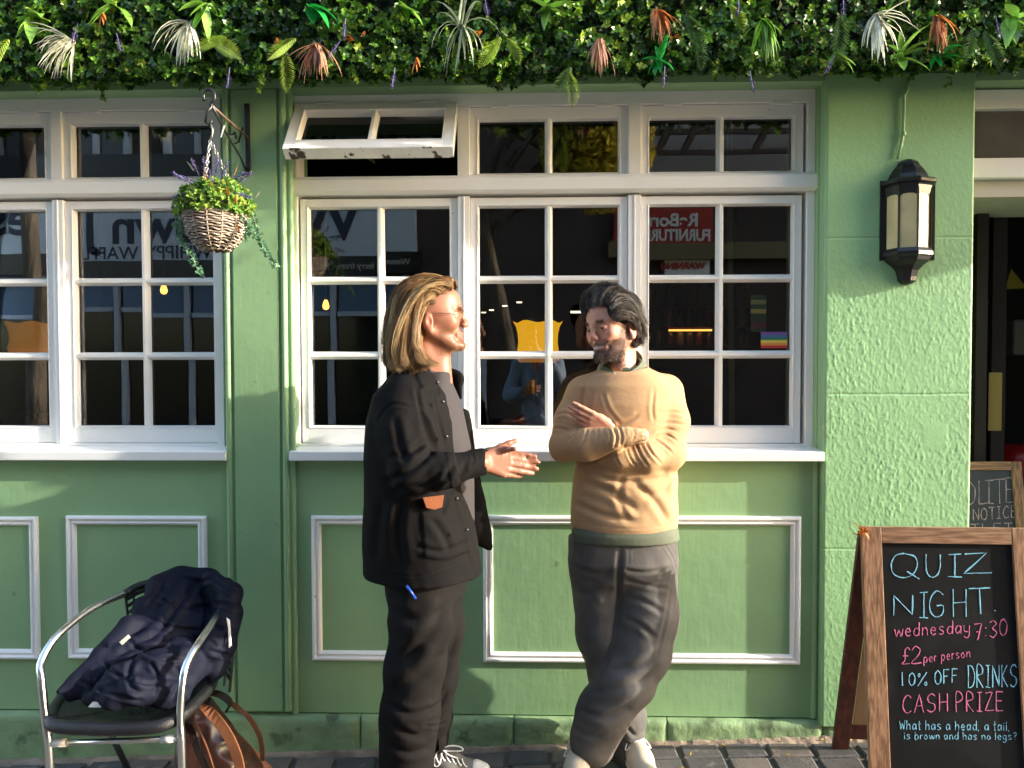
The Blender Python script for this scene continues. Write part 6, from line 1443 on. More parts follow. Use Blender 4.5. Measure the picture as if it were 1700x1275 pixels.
# trousers
MT['trs'] = mat('black_wool_trousers', (.0075, .0066, .0068), .85, spec=.12, bump=[(40, .3, .004, 4), (800, .25, .0006, 2)])
q = Sculpt((-.56, -.74, -.05), (-.02, -.06, 1.0), .0058)
q.loft([sec(935, 640, 776, -.40, .17, -.2), sec(985, 644, 772, -.40, .16, -.2)], .03)
q.chain([J(697, 960, -.50), J(698, 1030, -.51), J(688, 1110, -.52), J(680, 1180, -.53), (float(at(671, 1270, -.53).x), -.53, .03+.02)], (.108, .106, .100, .098, .086), .03)
q.chain([J(722, 965, -.31), J(727, 1040, -.30), J(722, 1120, -.27), J(716, 1190, -.24), J(716, 1222, -.235)], (.105, .092, .082, .070, .058), .03)
tg = G_(([(645, 1010), (690, 1030), (740, 1010)], 8, 6), ([(742, 1000), (715, 1050), (670, 1100)], 9, 8), ([(735, 1080), (700, 1120), (650, 1150)], 9, 6), ([(640, 1165), (680, 1185), (722, 1175)], 5, 6), ([(645, 1200), (690, 1222), (716, 1205)], 5, 6), ([(640, 1235), (680, 1250), (712, 1240)], 5, 5), ([(683, 990), (680, 1080), (672, 1200), (668, 1275)], 1.5, .5), ([(765, 1000), (755, 1060), (735, 1120)], 5, 5), ([(742, 1150), (728, 1170), (712, 1180)], 4, 5), ([(738, 1200), (720, 1206), (704, 1204)], 2, 4))
q.noise(.006, ((6, 2, 3), (0, 7, 3), (3, 0, 4)), warp=.6, band=.04, off=3)
tr_ = solid('trousers', q, MT['trs'], pa, 1, .5, tg)
c = Sculpt((-.36, -.32, .0), (-.14, -.12, .24), .005); c.cone(J(718, 1212, -.235), J(718, 1226, -.235), .064, .062, .01); solid('turned_cuff', c, MT['trs'], tr_, 1)
MB().tube([at(675, 972, -.645), at(690, 994, -.645)], .0045, 8).build('blue_pen', mat('blue_pen_cap', (.01, .05, .35), .3), pa, smooth=True)
# shoes
MT['canvas'] = mat('grey_canvas', (.16, .155, .14), .8, bump=[(600, .3, .0008, 2)]); MT['rubber'] = mat('white_rubber', (.70, .68, .62), .45); MT['lace'] = mat('white_lace', (.75, .73, .70), .7)
def shoe(parent, heel, dirv, L, col, toe=None, laces=True, w=.047, hi=.075, name='shoe'):
    d = nrm_(dirv); s = np.array((-d[1], d[0], 0)); h = np.array(heel, float); U = np.array((0, 0, 1.))
    lo = np.minimum(h, h+d*L)-.10; hi_ = np.maximum(h, h+d*L)+.10; lo[2] = h[2]-.02; hi_[2] = h[2]+.16
    X = Sculpt(lo, hi_, .0045); g = lambda a, b, c_: h + d*a*L + s*b + U*c_
    X.cone(g(.12, 0, .045), g(.45, 0, .042), .040, .042, .03).cone(g(.45, 0, .042), g(.85, 0, .030), .042, .036, .03).cone(g(.10, 0, .06), g(.18, 0, hi+.02), .034, .038, .025).cone(g(.2, 0, hi), g(.5, 0, .055), .032, .030, .03)
    z = X.ax[2]; X.D = np.maximum(X.D, (h[2]+.012 - z)[None, None, :].astype(np.float32))
    root = solid(name, X, col, parent, 1)
    X = Sculpt(lo, hi_, .0045); X.cone(g(.12, 0, .018), g(.5, 0, .018), .045, .045, .03).cone(g(.5, 0, .018), g(.86, 0, .018), .045, .040, .03)
    X.D = np.maximum(X.D, np.maximum((h[2]+.0 - z)[None, None, :], (z-(h[2]+.030))[None, None, :]).astype(np.float32)); solid('sole', X, MT['rubber'], root, 1)
    if toe: X = Sculpt(lo, hi_, .0045); X.cone(g(.82, 0, .034), g(.90, 0, .028), .036, .034, .01); X.D = np.maximum(X.D, (h[2]+.012 - z)[None, None, :].astype(np.float32)); solid('toe_cap', X, toe, root, 1)
    if laces:
        for i in range(5):
            a = .34+.08*i; zc_ = .099-.0095*i
            MB().tube([g(a, -.026, zc_-.014), g(a+.012, -.012, zc_+.004), g(a+.015, .012, zc_+.004), g(a, .026, zc_-.014)], .0036, 6).build('lace', MT['lace'], root, smooth=True)
        for s_ in (-1, 1): MB().tube(smooth_path([g(.34, 0, .095), g(.30, s_*.03, .10), g(.36, s_*.05, .075), g(.38, s_*.03, .085), g(.34, 0, .094)]), .0026, 6).build('lace_loop', MT['lace'], root, smooth=True)
    return root
xa = float(at(700, 1255, -.20).x)
shoe(pa, (xa-.02, -.22, gz(xa)+.014), (1, -.12, 0), .285, MT['canvas'], MT['rubber'])
ls_ = [o_ for o_ in pa.children if o_.name.startswith('shoe')][0]
for i in range(5):
    MB().tube(smooth_path([at(731+9*i, 1247+3.2*i, -.262), at(733+9*i, 1254+3.2*i, -.270), at(737+9*i, 1262+2.6*i, -.272)], 3), .0030, 6).build('lace', MT['lace'], ls_, smooth=True)
    MB().lathe(at(738+9*i, 1263+2.6*i, -.273), [(0, .0), (.004, 0), (.004, .004), (0, .004)], 8).build('eyelet', MT['lace'], ls_)
for P_ in ([(730, 1243, -.262), (722, 1258, -.272), (722, 1272, -.276), (730, 1268, -.276), (733, 1250, -.268)], [(732, 1243, -.262), (748, 1238, -.262), (764, 1240, -.258), (768, 1246, -.262), (750, 1247, -.264), (734, 1246, -.264)], [(734, 1244, -.264), (746, 1254, -.272), (758, 1258, -.270)]):
    MB().tube(smooth_path([at(*q_) for q_ in P_], 4), .0026, 6).build('lace_loop', MT['lace'], ls_, smooth=True)
shoe(pa, (xa-.10, -.53, gz(xa-.1)+.014), (1, -.25, 0), .285, MT['canvas'], MT['rubber'])
# hair
MT['blond'] = mat_attr('blond_hair', ramp=[(0, (.08, .038, .014)), (.35, (.20, .10, .036)), (.7, (.36, .205, .085)), (1, (.58, .40, .20))], rough=.38, spec=.5, trans=.15)
hs = Sculpt((-.52, -.62, 1.46), (-.18, -.22, 1.90), .0045); k_ = HA.k
hs.ell(HA.p(-.022, 0, .040), np.array((.094, .080, .086))*k_, .01, rot=HA.rot()).ell(HA.p(-.055, 0, -.01), np.array((.062, .080, .075))*k_, .03, rot=HA.rot())
hs.cone(HA.p(-.075, 0, .0), J(670, 590, YA), .062*k_, .046, .03).cone(HA.p(-.055, .055, -.04), J(690, 600, YA+.085), .036, .022, .02).cone(HA.p(-.055, -.055, -.04), J(690, 596, YA-.085), .034, .022, .02)
hs.ell(HA.p(.100, 0, -.02), np.array((.085, .12, .088))*k_, .01, 's', rot=HA.rot()); hs.ell(HA.p(.055, 0, -.06), np.array((.07, .12, .06))*k_, .01, 's', rot=HA.rot())
V, F = hs.mesh(); V = relax(V, F, 1); 
hb = link('hair', mesh_np('hair', V, F, MT['blond'], True, {'tint': ('FLOAT', .18+.12*vnoise(V[:, 0]*60, V[:, 1]*60, V[:, 2]*8))}), pa)
def YS_(s, py):  # depth of the hair surface on a side
    return YA + s*(.088 + .012*np.clip((py-540)/60, 0, 1))
GU = []
for frac, rows in ((0, [(751, 477, .0), (730, 464, .02), (695, 463, .03), (664, 482, .04), (650, 520, .05), (645, 565, .06), (646, 603, .05)]),
                   (1, [(747, 477, .035), (724, 470, .05), (693, 475, .065), (668, 500, .075), (656, 540, .085), (652, 578, .09), (654, 608, .085)]),
                   (2, [(736, 480, .052), (715, 477, .068), (692, 488, .085), (676, 518, .095), (667, 555, .10), (663, 585, .10), (668, 606, .10)]),
                   (3, [(725, 488, .066), (706, 492, .08), (692, 508, .090), (682, 538, .096), (680, 568, .102), (682, 592, .11), (692, 606, .11)]),
                   (4, [(719, 500, .074), (704, 506, .085), (692, 525, .092), (690, 552, .098), (695, 576, .104), (706, 594, .11), (724, 606, .11)])):
    GU.append([[ *J(px, py, YA)[[0]], YA, J(px, py, YA)[2], off] for px, py, off in rows])
GU = np.array(GU)                                       # guides x pts x (x, y, z, off)
def side_guides(s, which=slice(0, 5)):
    G = GU[which].copy(); P = G[:, :, :3].copy(); 
    # keep the pixel outline: shift x,z slightly for the new depth
    for a in range(P.shape[0]):
        for b_ in range(P.shape[1]):
            y = YA + s*G[a, b_, 3]; kx = (CAM_D+y)/(CAM_D+YA); P[a, b_] = (P[a, b_, 0]*kx, y, CAM_H + (P[a, b_, 2]-CAM_H)*kx)
    return P
for s, n_ in ((-1, 6200), (1, 1100)):
    G = side_guides(s); V, F, T = guide_locks(G, n_, rng, .00052, .0055, 10); add_hair('hair_locks', hb, V, F, MT['blond'], T)
G = np.stack([side_guides(-1)[0], side_guides(1)[0]]); V, F, T = guide_locks(G, 1600, rng, .0006, .006); add_hair('hair_locks', hb, V, F, MT['blond'], T)
G = side_guides(-1, slice(1, 5)); G = G + np.array((0, -.012, 0))[None, None]*np.linspace(0, 1, 7)[None, :, None]; V, F, T = guide_locks(G, 420, rng, .0007, .013); add_hair('loose_locks', hb, V, F, MT['blond'], np.clip(T+.25, 0, 1))
QF = [[(752, 479, -.03), (754, 468, -.03), (745, 462, -.03), (730, 463, -.03), (716, 468, -.02)], [(748, 480, -.05), (751, 470, -.055), (740, 464, -.06), (726, 467, -.06), (712, 474, -.06)], [(740, 482, -.065), (742, 473, -.07), (730, 470, -.075), (716, 474, -.08), (704, 484, -.085)],
      [(730, 488, -.07), (728, 480, -.08), (716, 480, -.085), (704, 488, -.09), (696, 500, -.095)], [(722, 500, -.075), (716, 494, -.085), (704, 498, -.092), (694, 510, -.098), (690, 524, -.10)], [(722, 512, -.078), (712, 508, -.088), (702, 514, -.094), (694, 526, -.10), (691, 540, -.102)]]
V, F, T = guide_locks(np.array([[J(a_, b_, YA+c_) for a_, b_, c_ in g_] for g_ in QF]), 1500, rng, .00055, .004, 12); add_hair('hair_locks', hb, V, F, MT['blond'], T)
CL = [[(694, 476, -.08), (680, 500, -.105), (674, 530, -.115), (670, 560, -.12), (662, 585, -.125), (650, 600, -.12), (645, 612, -.11)], [(700, 488, -.10), (690, 520, -.11), (687, 550, -.12), (688, 575, -.125), (700, 595, -.125), (714, 606, -.125), (722, 602, -.12)], [(708, 500, -.09), (700, 512, -.10), (694, 530, -.11), (690, 560, -.12), (680, 590, -.12), (676, 606, -.12)]]
for g_ in CL:
    g_ = np.array([J(a_, b_, YA+c_) for a_, b_, c_ in g_]); V, F, T = guide_locks(np.stack([g_, g_+np.array((.010, 0, 0))]), 60, rng, .00045, .004, 18); add_hair('curl', hb, V, F, MT['blond'], np.clip(T+.15, 0, 1))
# short beard and brows
def beard(H, n, L, fn, mt, parent, name, rgn, r=.0004, down=.9):
    P, D = [], []
    V = parent['_bv']; NN = parent['_bn']
    return
def face_hair(name, body, H, fn, n, L, mt, parent, r=.0004, steer=(0, 0, -.8), seed=1, tint=(.5, .2)):
    me = body.data; nv = len(me.vertices); co = np.empty(nv*3, np.float32); me.vertices.foreach_get('co', co); co = co.reshape(-1, 3); no = np.empty(nv*3, np.float32); me.vertex_normals.foreach_get('vector', no); no = no.reshape(-1, 3)
    Lc = H.loc(co.astype(float)); wgt = np.where((np.abs(Lc) < .14).all(1), fn(Lc), 0); wgt = np.clip(wgt, 0, None)
    rg = np.random.default_rng(seed); idx = rg.choice(nv, n, p=wgt/wgt.sum()); P = co[idx] + rg.normal(size=(n, 3))*.0022; N0 = no[idx]
    st = H.f*steer[0]+H.s*steer[1]+H.u*steer[2]
    V, F = strands(P - N0*.001, N0 + .35*rg.normal(size=(n, 3)) + st*.6, L*rg.uniform(.6, 1.2, n), lambda p, t: st[None, :]*1.0, rg, r, 4, .4)
    T = np.repeat(np.clip(rg.normal(tint[0], tint[1], n), 0, 1), 5*3)
    return add_hair(name, parent, V, F, mt, T)
#
bodyA = [o for o in pa.children if o.name.startswith('body')][0]
MT['ginger'] = mat_attr('ginger_beard', ramp=[(0, (.16, .06, .02)), (1, (.45, .25, .11))], rough=.5, trans=.1)
face_hair('beard', bodyA, HA, lambda L: (beardA(L) > .25)*(L[:, 2] < -.040)*(L[:, 0] > .0)*(.5+1.5*(L[:, 0] > .05)), 3200, .0040, MT['ginger'], pa, .00030, (.1, 0, -.7))
for s_ in (-1, 1): face_hair('eyebrow', bodyA, HA, lambda L: np.exp(-((L[:, 2]-.016)/.004)**2-((L[:, 1]-s_*.030)/.013)**4)*(L[:, 0] > .06), 160, .009, MT['ginger'], pa, .0004, (.1, s_*.9, .1))
# glasses
gm = mat('thin_gold_wire', (.30, .20, .12), .3, 1.0)
gl = link('glasses', MB().tube([H_ for H_ in [HA.p(.104, .010, .0), HA.p(.108, 0, .003), HA.p(.104, -.010, .0)]], .0012, 6).mesh('glasses', gm, True), pa)
for s_ in (-1, 1):
    cpt = [HA.p(.102-.010*abs(math.cos(a)*.024+.0)/.024*.5 + 0, s_*.033+.024*math.cos(a), -.008+.021*math.sin(a)) for a in np.linspace(0, 2*math.pi, 19)]
    MB().tube(cpt, .0011, 6, caps=False).build('rim', gm, gl, smooth=True); MB().tube([HA.p(.099, s_*.057, .002), HA.p(.060, s_*.074, .0), HA.p(.0, s_*.080, .004), HA.p(-.012, s_*.080, -.008)], .0012, 6).build('temple', gm, gl, smooth=True)
    b = MB(); b.v = [tuple(p) for p in cpt[:-1]]; b.f = [tuple(range(18))]; b.build('lens', glass_mat('lens_glass'), gl, fix=False)

# ------------------------------------------------------------------ right man
pb = thing('person', 'bearded dark haired man in tan sweater with crossed arms leaning by the window', 'person', (.42, -.22, gz(.42)), 'two men chatting outside the pub')
YB_ = -.22
psi = rad(50)
HB = Frame(J(1018, 541, YB_-.02), (-math.sin(psi), -math.cos(psi), -.10), (-.15, .02, 1), 1.09)
S_ = Sculpt((0, 0, 0), (0, 0, 0), .004, xs=axis((.03, .72, .0036)), ys=axis((-.52, -.04, .0038)), zs=axis((.0, 1.18, .012), (1.18, 1.44, .0036), (1.44, 1.88, .0036)))
head(S_, HB, 1.0)
nbB = J(1034, 614, YB_+.015)
S_.cone(HB.p(-.030, 0, -.045), nbB, .053, .050, .02).cone(HB.p(.01, 0, -.075), J(1030, 614, YB_-.02), .033, .040, .025)
S_.cone(J(980, 676, YB_+.01), J(1096, 674, YB_+.01), .045, .045, .03).cone(nbB-np.array((0,0,.05)), J(1036, 780, YB_), .048, .11, .03).cone(J(1036, 780, YB_), J(1034, 900, YB_), .11, .12, .05)
S_.chain([J(966, 670, -.20), J(938, 742, -.27), J(1066, 722, -.390)], (.05, .042, .024), .02); S_.chain([J(1104, 670, -.20), J(1112, 752, -.28), J(1000, 742, -.30)], (.05, .042, .028), .02)
S_.chain([J(990, 930, -.20), J(992, 1080, -.20), J(1042, 1225, -.17)], (.085, .055, .04), .03); S_.chain([J(1078, 930, -.20), J(1065, 1080, -.26), J(985, 1225, -.24)], (.085, .055, .04), .03)
# his left hand lying over the other upper arm, fingers up-left
hand(S_, J(1012, 713, -.335), J(950, 683, -.355)-J(1012, 713, -.335), (.38, -.20, .90), (-.25, -1, .12), .90, curl=(.08, .10, .14, .18), spread=.03, thumb=(.9, -.1, -.6), tl=.5, lens=(.95, .95, .95, .95))
hand(S_, J(1056, 723, -.388), J(1100, 732, -.30)-J(1056, 723, -.388), (0, .2, 1), (.4, -1, .1), .52, curl=(.3, .3, .3, .3), spread=.02, thumb=(.9, .1, -.5), tl=.5)
V, F = S_.mesh(); V = relax(V, F, 1, .35)
def beardB(L):
    m = np.clip((-.043-L[:, 2])/.010, 0, 1) + np.clip((.052-L[:, 0])/.02, 0, 1)*np.clip((.0-L[:, 2])/.02, 0, 1)
    m = m*np.clip((L[:, 0]+.002)/.02, 0, 1); 
    ch_ = np.exp(-(((L[:, 2]+.040)/.016)**2+((np.abs(L[:, 1])-.030)/.016)**2)); lips = np.exp(-((L[:, 2]+.068)/.0078)**4-((L[:, 1])/.030)**4)*(L[:, 0] > .074); nose = np.exp(-(L[:, 1]/.018)**2-((L[:, 2]+.034)/.014)**2)
    return np.clip(m, 0, 1)*(1-.9*lips)*(1-.7*ch_)*(1-nose)
cB = skin_cols(V, HB, (.50, .245, .170), (.38, .12, .10), (.055, .035, .028), lambda L: .8*beardB(L))
Lb = HB.loc(V); teeth = np.exp(-((Lb[:, 2]+.0665)/.0032)**2-((Lb[:, 1])/.022)**4)*(Lb[:, 0] > .070); cB[:, :3] = cB[:, :3]*(1-teeth[:, None]*.9)+np.array((.75, .70, .62))*teeth[:, None]*.9
bodyB = link('body', mesh_np('body', V, F, SKIN, attrs={'Col': ('FLOAT_COLOR', cB)}), pb)
eyes(HB, pb, iris_b)
MT['tan'] = mat('tan_jersey', (.41, .258, .142), .9, spec=.15, bump=[(55, .28, .004, 5, (1, 1, 1.6)), (900, .35, .0008, 2)])
s = Sculpt((.0, -.50, .92), (.74, -.02, 1.56), .0052)
s.loft([sec(604, 1010, 1070, YB_+.01, .070), sec(612, 996, 1080, YB_, .085), sec(622, 975, 1100, YB_, .105), sec(640, 955, 1118, YB_, .120), sec(670, 955, 1122, YB_, .132), sec(720, 960, 1116, YB_, .130), sec(790, 952, 1124, YB_, .128), sec(850, 948, 1126, YB_, .135), sec(868, 948, 1124, YB_, .138), sec(884, 952, 1120, YB_, .132)], .03)
s.chain([J(968, 652, -.20), J(948, 700, -.235), J(937, 742, -.27)], (.062, .060, .058), .03); 
s.chain([J(1106, 650, -.20), J(1114, 700, -.235), J(1112, 750, -.275)], (.064, .063, .060), .03); s.chain([J(1112, 752, -.275), J(1072, 757, -.33), J(1030, 759, -.345), J(1000, 755, -.335)], (.062, .055, .042, .028), .018)
s.chain([J(937, 740, -.27), J(975, 738, -.345), J(1017, 729, -.385), J(1040, 724, -.395), J(1066, 722, -.395)], (.058, .060, .045, .034, .027), .007)
# chest hollow above the arms, neck opening, cuffs
axn = nrm_((-.02, -.46, .9)); s.cone(nbB - axn*.015, nbB + axn*.10, .083, .10, .006, 's')
s.cone(J(1064, 722, -.395), J(1084, 724, -.395), .022, .03, .004, 's')
sg = [(q_[0], q_[1]*.8, q_[2]*.95, q_[3]*.95) for q_ in G_(([(1010, 712), (1014, 726), (1010, 744)], 2.2, 4), ([(1018, 711), (1024, 726), (1021, 742)], 2.2, 4), ([(1027, 710), (1032, 722), (1030, 738)], 2, 3.5), ([(1052, 712), (1054, 722), (1050, 730)], 1.6, 2.5), ([(958, 712), (952, 722), (944, 732)], 2.2, 3), ([(975, 712), (972, 726), (964, 738)], 2.2, 2.5), ([(992, 712), (993, 726), (988, 740)], 2.2, 2),
        ([(918, 690), (940, 686), (962, 694)], 2.5, 2.5), ([(916, 712), (932, 712), (950, 718)], 2.5, 2.5), ([(1098, 686), (1120, 684), (1142, 690)], 2.5, 2.5), ([(1092, 702), (1118, 702), (1144, 708)], 2.5, 3), ([(1086, 722), (1104, 712), (1126, 716)], 2.2, 3.5), ([(1088, 726), (1106, 722), (1124, 732)], 2.2, 3.5), ([(1086, 730), (1100, 738), (1116, 752)], 2.2, 4), ([(1072, 734), (1082, 752), (1098, 770)], 2.2, 4), ([(1056, 738), (1064, 756), (1076, 774)], 2.2, 3.5), ([(1040, 744), (1046, 760), (1056, 774)], 2, 3), ([(1020, 752), (1024, 764), (1030, 774)], 2, 3),
        ([(950, 769), (985, 767), (1018, 751), (1040, 740), (1084, 728)], 1.8, 5, 1), ([(970, 640), (966, 670), (968, 705)], 3, 5), ([(1086, 645), (1083, 680), (1086, 700)], 3, 2.2), ([(1000, 652), (1010, 680), (1030, 704)], 3, 2.5), ([(985, 650), (980, 675), (978, 690)], 3, 3), ([(1060, 690), (1040, 700), (1020, 708)], 4, 3),
        ([(965, 800), (1010, 815), (1060, 850)], 7, 5), ([(1050, 800), (1085, 830), (1110, 868)], 7, 5), ([(990, 790), (1040, 800), (1105, 792)], 5, 5), ([(955, 835), (1000, 855), (1060, 866)], 6, 4), ([(1115, 800), (1100, 815), (1070, 825)], 5, 4), ([(1034, 786), (1028, 830), (1045, 866)], 6, 3), ([(948, 862), (985, 872), (1034, 877), (1085, 875), (1124, 866)], 1.2, 1.5, .6), ([(1036, 708), (1040, 728), (1036, 748)], 1.2, 2, .6))]
s.noise(.003, ((8, 3, 6), (0, 10, 3), (-6, 0, 9)), warp=.9, band=.04, off=31)
sw = solid('sweater', s, MT['tan'], pb, 1, .4, sg)
ringp = [np.array((nbB[0]+.088*math.cos(a), nbB[1]+.080*math.sin(a), nbB[2]+.041*math.sin(a)-.002)) for a in np.linspace(0, 2*math.pi, 37)]
MB().tube(ringp, .008, 8, caps=False).build('neckband', MT['tan'], sw, smooth=True)
MT['sage'] = mat('sage_shirt', (.085, .10, .065), .8, bump=[(50, .3, .003, 4)])
c = Sculpt((.24, -.40, 1.36), (.62, -.06, 1.66), .0045)
c.cone(nbB-axn*.045, nbB+axn*.004, .094, .074, .004); c.cone(nbB-axn*.06, nbB+axn*.03, .066, .062, .003, 's')
sh = solid('shirt', c, MT['sage'], pb, 1)
ribbon([at(1040, 584, -.12), at(1058, 588, -.15), at(1068, 599, -.20), at(1064, 611, -.26), at(1052, 620, -.295), at(1041, 626, -.318)], .0135, MT['sage'], 'collar_wing', sh, .0022, side=(-.45, .1, 1))
ribbon([at(1040, 584, -.12), at(1016, 590, -.13), at(1000, 600, -.18), at(999, 610, -.25), at(1010, 619, -.295), at(1024, 626, -.315)], .0125, MT['sage'], 'collar_wing', sh, .0022, side=(.45, .1, 1))
b = MB(); b.lathe((0, 0, 0), [(0, .002), (.005, .002), (.0055, -.001), (0, -.002)], 12); o = b.build('button', mat('pale_button', (.45, .42, .36), .3), sh, smooth=True); o.data.transform(Matrix.Translation(at(1020, 621, -.312)) @ Vector((0, -1, 0.2)).to_track_quat('Z', 'Y').to_matrix().to_4x4())
c = Sculpt((.14, -.46, .86), (.74, -.02, 1.02), .005)
c.loft([sec(868, 950, 1124, YB_, .132), sec(880, 942, 1126, YB_, .140), sec(893, 943, 1128, YB_, .138)], .005); c.noise(.003, (12, 12, 3), warp=.5)
solid('shirt_tail', c, MT['sage'], sh, 1)
MT['denim'] = mat('washed_black_denim', (.092, .086, .083), .8, spec=.2, vary=(5, .4), bump=[(35, .3, .004, 4), (700, .3, .0007, 2)])
q = Sculpt((.12, -.44, -.02), (.74, -.02, 1.02), .0055)
q.loft([sec(890, 946, 1122, YB_, .128), sec(930, 946, 1124, YB_, .130), sec(960, 960, 1110, YB_, .105), sec(985, 985, 1090, YB_, .06)], .05)
q.chain([J(994, 950, -.20), J(1002, 1050, -.19), J(1018, 1120, -.17), J(1038, 1190, -.15), J(1045, 1250, -.16)], (.112, .102, .092, .076, .062), .03)
q.chain([J(1070, 950, -.22), J(1074, 1020, -.235), J(1066, 1084, -.26), J(1041, 1130, -.27), J(1004, 1180, -.26), J(984, 1232, -.25)], (.118, .114, .108, 1*.100, .096, .088), .02, flat=((0, 1, 0), 1.15))
dg = [(q_[0], q_[1], q_[2]*.7, q_[3]*.7) for q_ in G_(([(1030, 905), (1027, 960), (1024, 1030), (1012, 1085), (984, 1135)], 4, 12, 2), ([(1033, 945), (1070, 950), (1115, 942)], 3, 3.5), ([(1035, 962), (1075, 972), (1112, 978)], 3, 3.5), ([(1038, 990), (1075, 1002), (1105, 1020)], 4, 4), ([(1036, 1025), (1065, 1040), (1090, 1062)], 4, 4), ([(1022, 945), (990, 952), (952, 940)], 4, 3), ([(1020, 975), (990, 985), (955, 985)], 5, 3), ([(1098, 1080), (1060, 1105), (1010, 1115)], 6, 6), ([(1080, 1120), (1040, 1140), (985, 1150)], 6, 5), ([(960, 1178), (1000, 1190), (1048, 1172)], 5, 5), ([(950, 1208), (985, 1222), (1030, 1205)], 4, 5), ([(1040, 1205), (1055, 1222), (1070, 1210)], 3, 5), ([(1032, 1230), (1050, 1240), (1068, 1232)], 3, 4), ([(1044, 900), (1043, 940), (1030, 960)], 1.2, 1.5), ([(1100, 900), (1116, 925), (1122, 945)], 1.3, 2), ([(1118, 950), (1104, 1030), (1090, 1090)], 2.5, 2))]
q.noise(.006, ((6, 2, 4), (0, 7, 3), (-4, 0, 6)), warp=.9, band=.04, off=53).noise(.0015, ((22, 4, 14), (4, 26, 6), (-8, 0, 22)), warp=1, off=67)
jn = solid('jeans', q, MT['denim'], pb, 1, .4, dg)
MT['suede'] = mat('cream_suede', (.52, .45, .34), .75, bump=[(200, .3, .001, 3)])
h1 = at(962, 1250, -.20); shoe(pb, (h1.x+.0, -.17, gz(h1.x)+.014), (-.12, -1, 0), .29, MT['suede'], None, True)
h2 = at(1046, 1262, -.16); shoe(pb, (h2.x, -.12, gz(h2.x)+.014), (.22, -1, 0), .29, MT['suede'], None, True)
# hair: short, wavy, swept back, greying
MT['dkhair'] = mat_attr('greying_dark_hair', ramp=[(0, (.030, .024, .020)), (.45, (.085, .070, .060)), (.75, (.17, .15, .13)), (1, (.32, .29, .26))], rough=.65, spec=.15, trans=0)
hs = Sculpt((.22, -.42, 1.54), (.52, -.06, 1.90), .0045); k_ = HB.k
hs.ell(HB.p(-.024, 0, .044), np.array((.098, .079, .082))*k_, .01, rot=HB.rot()).ell(HB.p(.004, 0, .036), np.array((.082, .0865, .076))*k_, .01, rot=HB.rot()).ell(HB.p(.038, 0, .092), np.array((.046, .056, .026))*k_, .02, rot=HB.rot()).ell(HB.p(-.060, 0, .0), np.array((.046, .066, .052))*k_, .02, rot=HB.rot())
hs.ell(HB.p(.108, 0, -.010), np.array((.070, .066, .082))*k_, .010, 's', rot=HB.rot()); hs.ell(HB.p(.045, 0, -.085), np.array((.08, .12, .066))*k_, .012, 's', rot=HB.rot())
for s__ in (-1, 1): hs.ell(HB.p(-.004, s__*.088, -.02), np.array((.026, .022, .034))*k_, .008, 's', rot=HB.rot())
V, F = hs.mesh(); V = relax(V, F, 1)
MT['dkcap'] = mat('hair_base', (.040, .033, .028), .9, spec=.1, bump=[(90, 1, .004, 4, (1, 1, 2.5))])
hb2 = link('hair', mesh_np('hair', V, F, MT['dkcap'], True, {'tint': ('FLOAT', .35+.1*vnoise(V[:, 0]*60, V[:, 1]*60, V[:, 2]*60))}), pb)
def hp(px, py, lift=.006):
    dx_, dy_ = (px-1021)/49, (py-529)/53; y = YB_-.02 - .098*math.sqrt(max(.02, 1-dx_*dx_-dy_*dy_)) - lift; return J(px, py, y)
rg = np.random.default_rng(5)
topg = [[(972, 524), (967, 508), (970, 495), (982, 486), (998, 484), (1010, 488)], [(978, 514), (975, 500), (982, 486), (998, 478), (1014, 480), (1026, 488)], [(990, 509), (989, 494), (999, 482), (1014, 477), (1030, 484), (1042, 496)],
        [(1003, 507), (1006, 492), (1018, 481), (1034, 485), (1048, 498), (1056, 514)], [(1015, 506), (1022, 492), (1036, 487), (1050, 498), (1060, 516), (1065, 534)]]
sideg = [[(1015, 506), (1025, 496), (1040, 495), (1054, 508), (1062, 526), (1067, 546)], [(1017, 515), (1029, 505), (1044, 507), (1056, 520), (1063, 538), (1067, 556)], [(1019, 524), (1031, 516), (1046, 520), (1057, 533), (1063, 549), (1066, 564)], [(1023, 532), (1033, 526), (1045, 528), (1055, 540), (1061, 556), (1062, 570)]]
backg = [[(1052, 528), (1058, 538), (1062, 549), (1062, 559), (1057, 567), (1052, 572)], [(1058, 520), (1063, 534), (1066, 547), (1065, 558), (1060, 566), (1054, 571)], [(1055, 540), (1058, 550), (1059, 558), (1056, 565), (1052, 569), (1050, 571)]]
for gset, n_, jt, lift in ((topg, 3200, .0055, .004), (topg, 1000, .008, .010), (sideg, 3200, .004, .003), (sideg, 700, .006, .006), (backg, 1700, .004, .0), ([topg[4], sideg[0], sideg[1]], 1500, .005, .004), (topg[:2], 1200, .004, .003)):
    V, F, T = guide_locks(np.array([[hp(*q_, lift=lift+.004*math.sin(i_)) for i_, q_ in enumerate(g_)] for g_ in gset]), n_, rg, .00050, jt, 8)
    add_hair('hair_locks', hb2, V, F, MT['dkhair'], np.clip(T*.9 + (.12 if gset is not topg else -.02), 0, 1))
MT['dkbeard'] = mat_attr('dark_beard', ramp=[(0, (.014, .009, .007)), (.6, (.06, .038, .028)), (.85, (.16, .13, .11)), (1, (.38, .34, .31))], rough=.5, trans=0)
face_hair('beard', bodyB, HB, lambda L: (beardB(L) > .35)*(.6+.6*(L[:, 2] < -.075)), 5200, .0048, MT['dkbeard'], pb, .00034, (.15, 0, -.9), 3, (.45, .25))
face_hair('beard', bodyB, HB, lambda L: (beardB(L) > .5)*(L[:, 2] < -.085), 2200, .009, MT['dkbeard'], pb, .0004, (.25, 0, -.9), 4, (.5, .25))
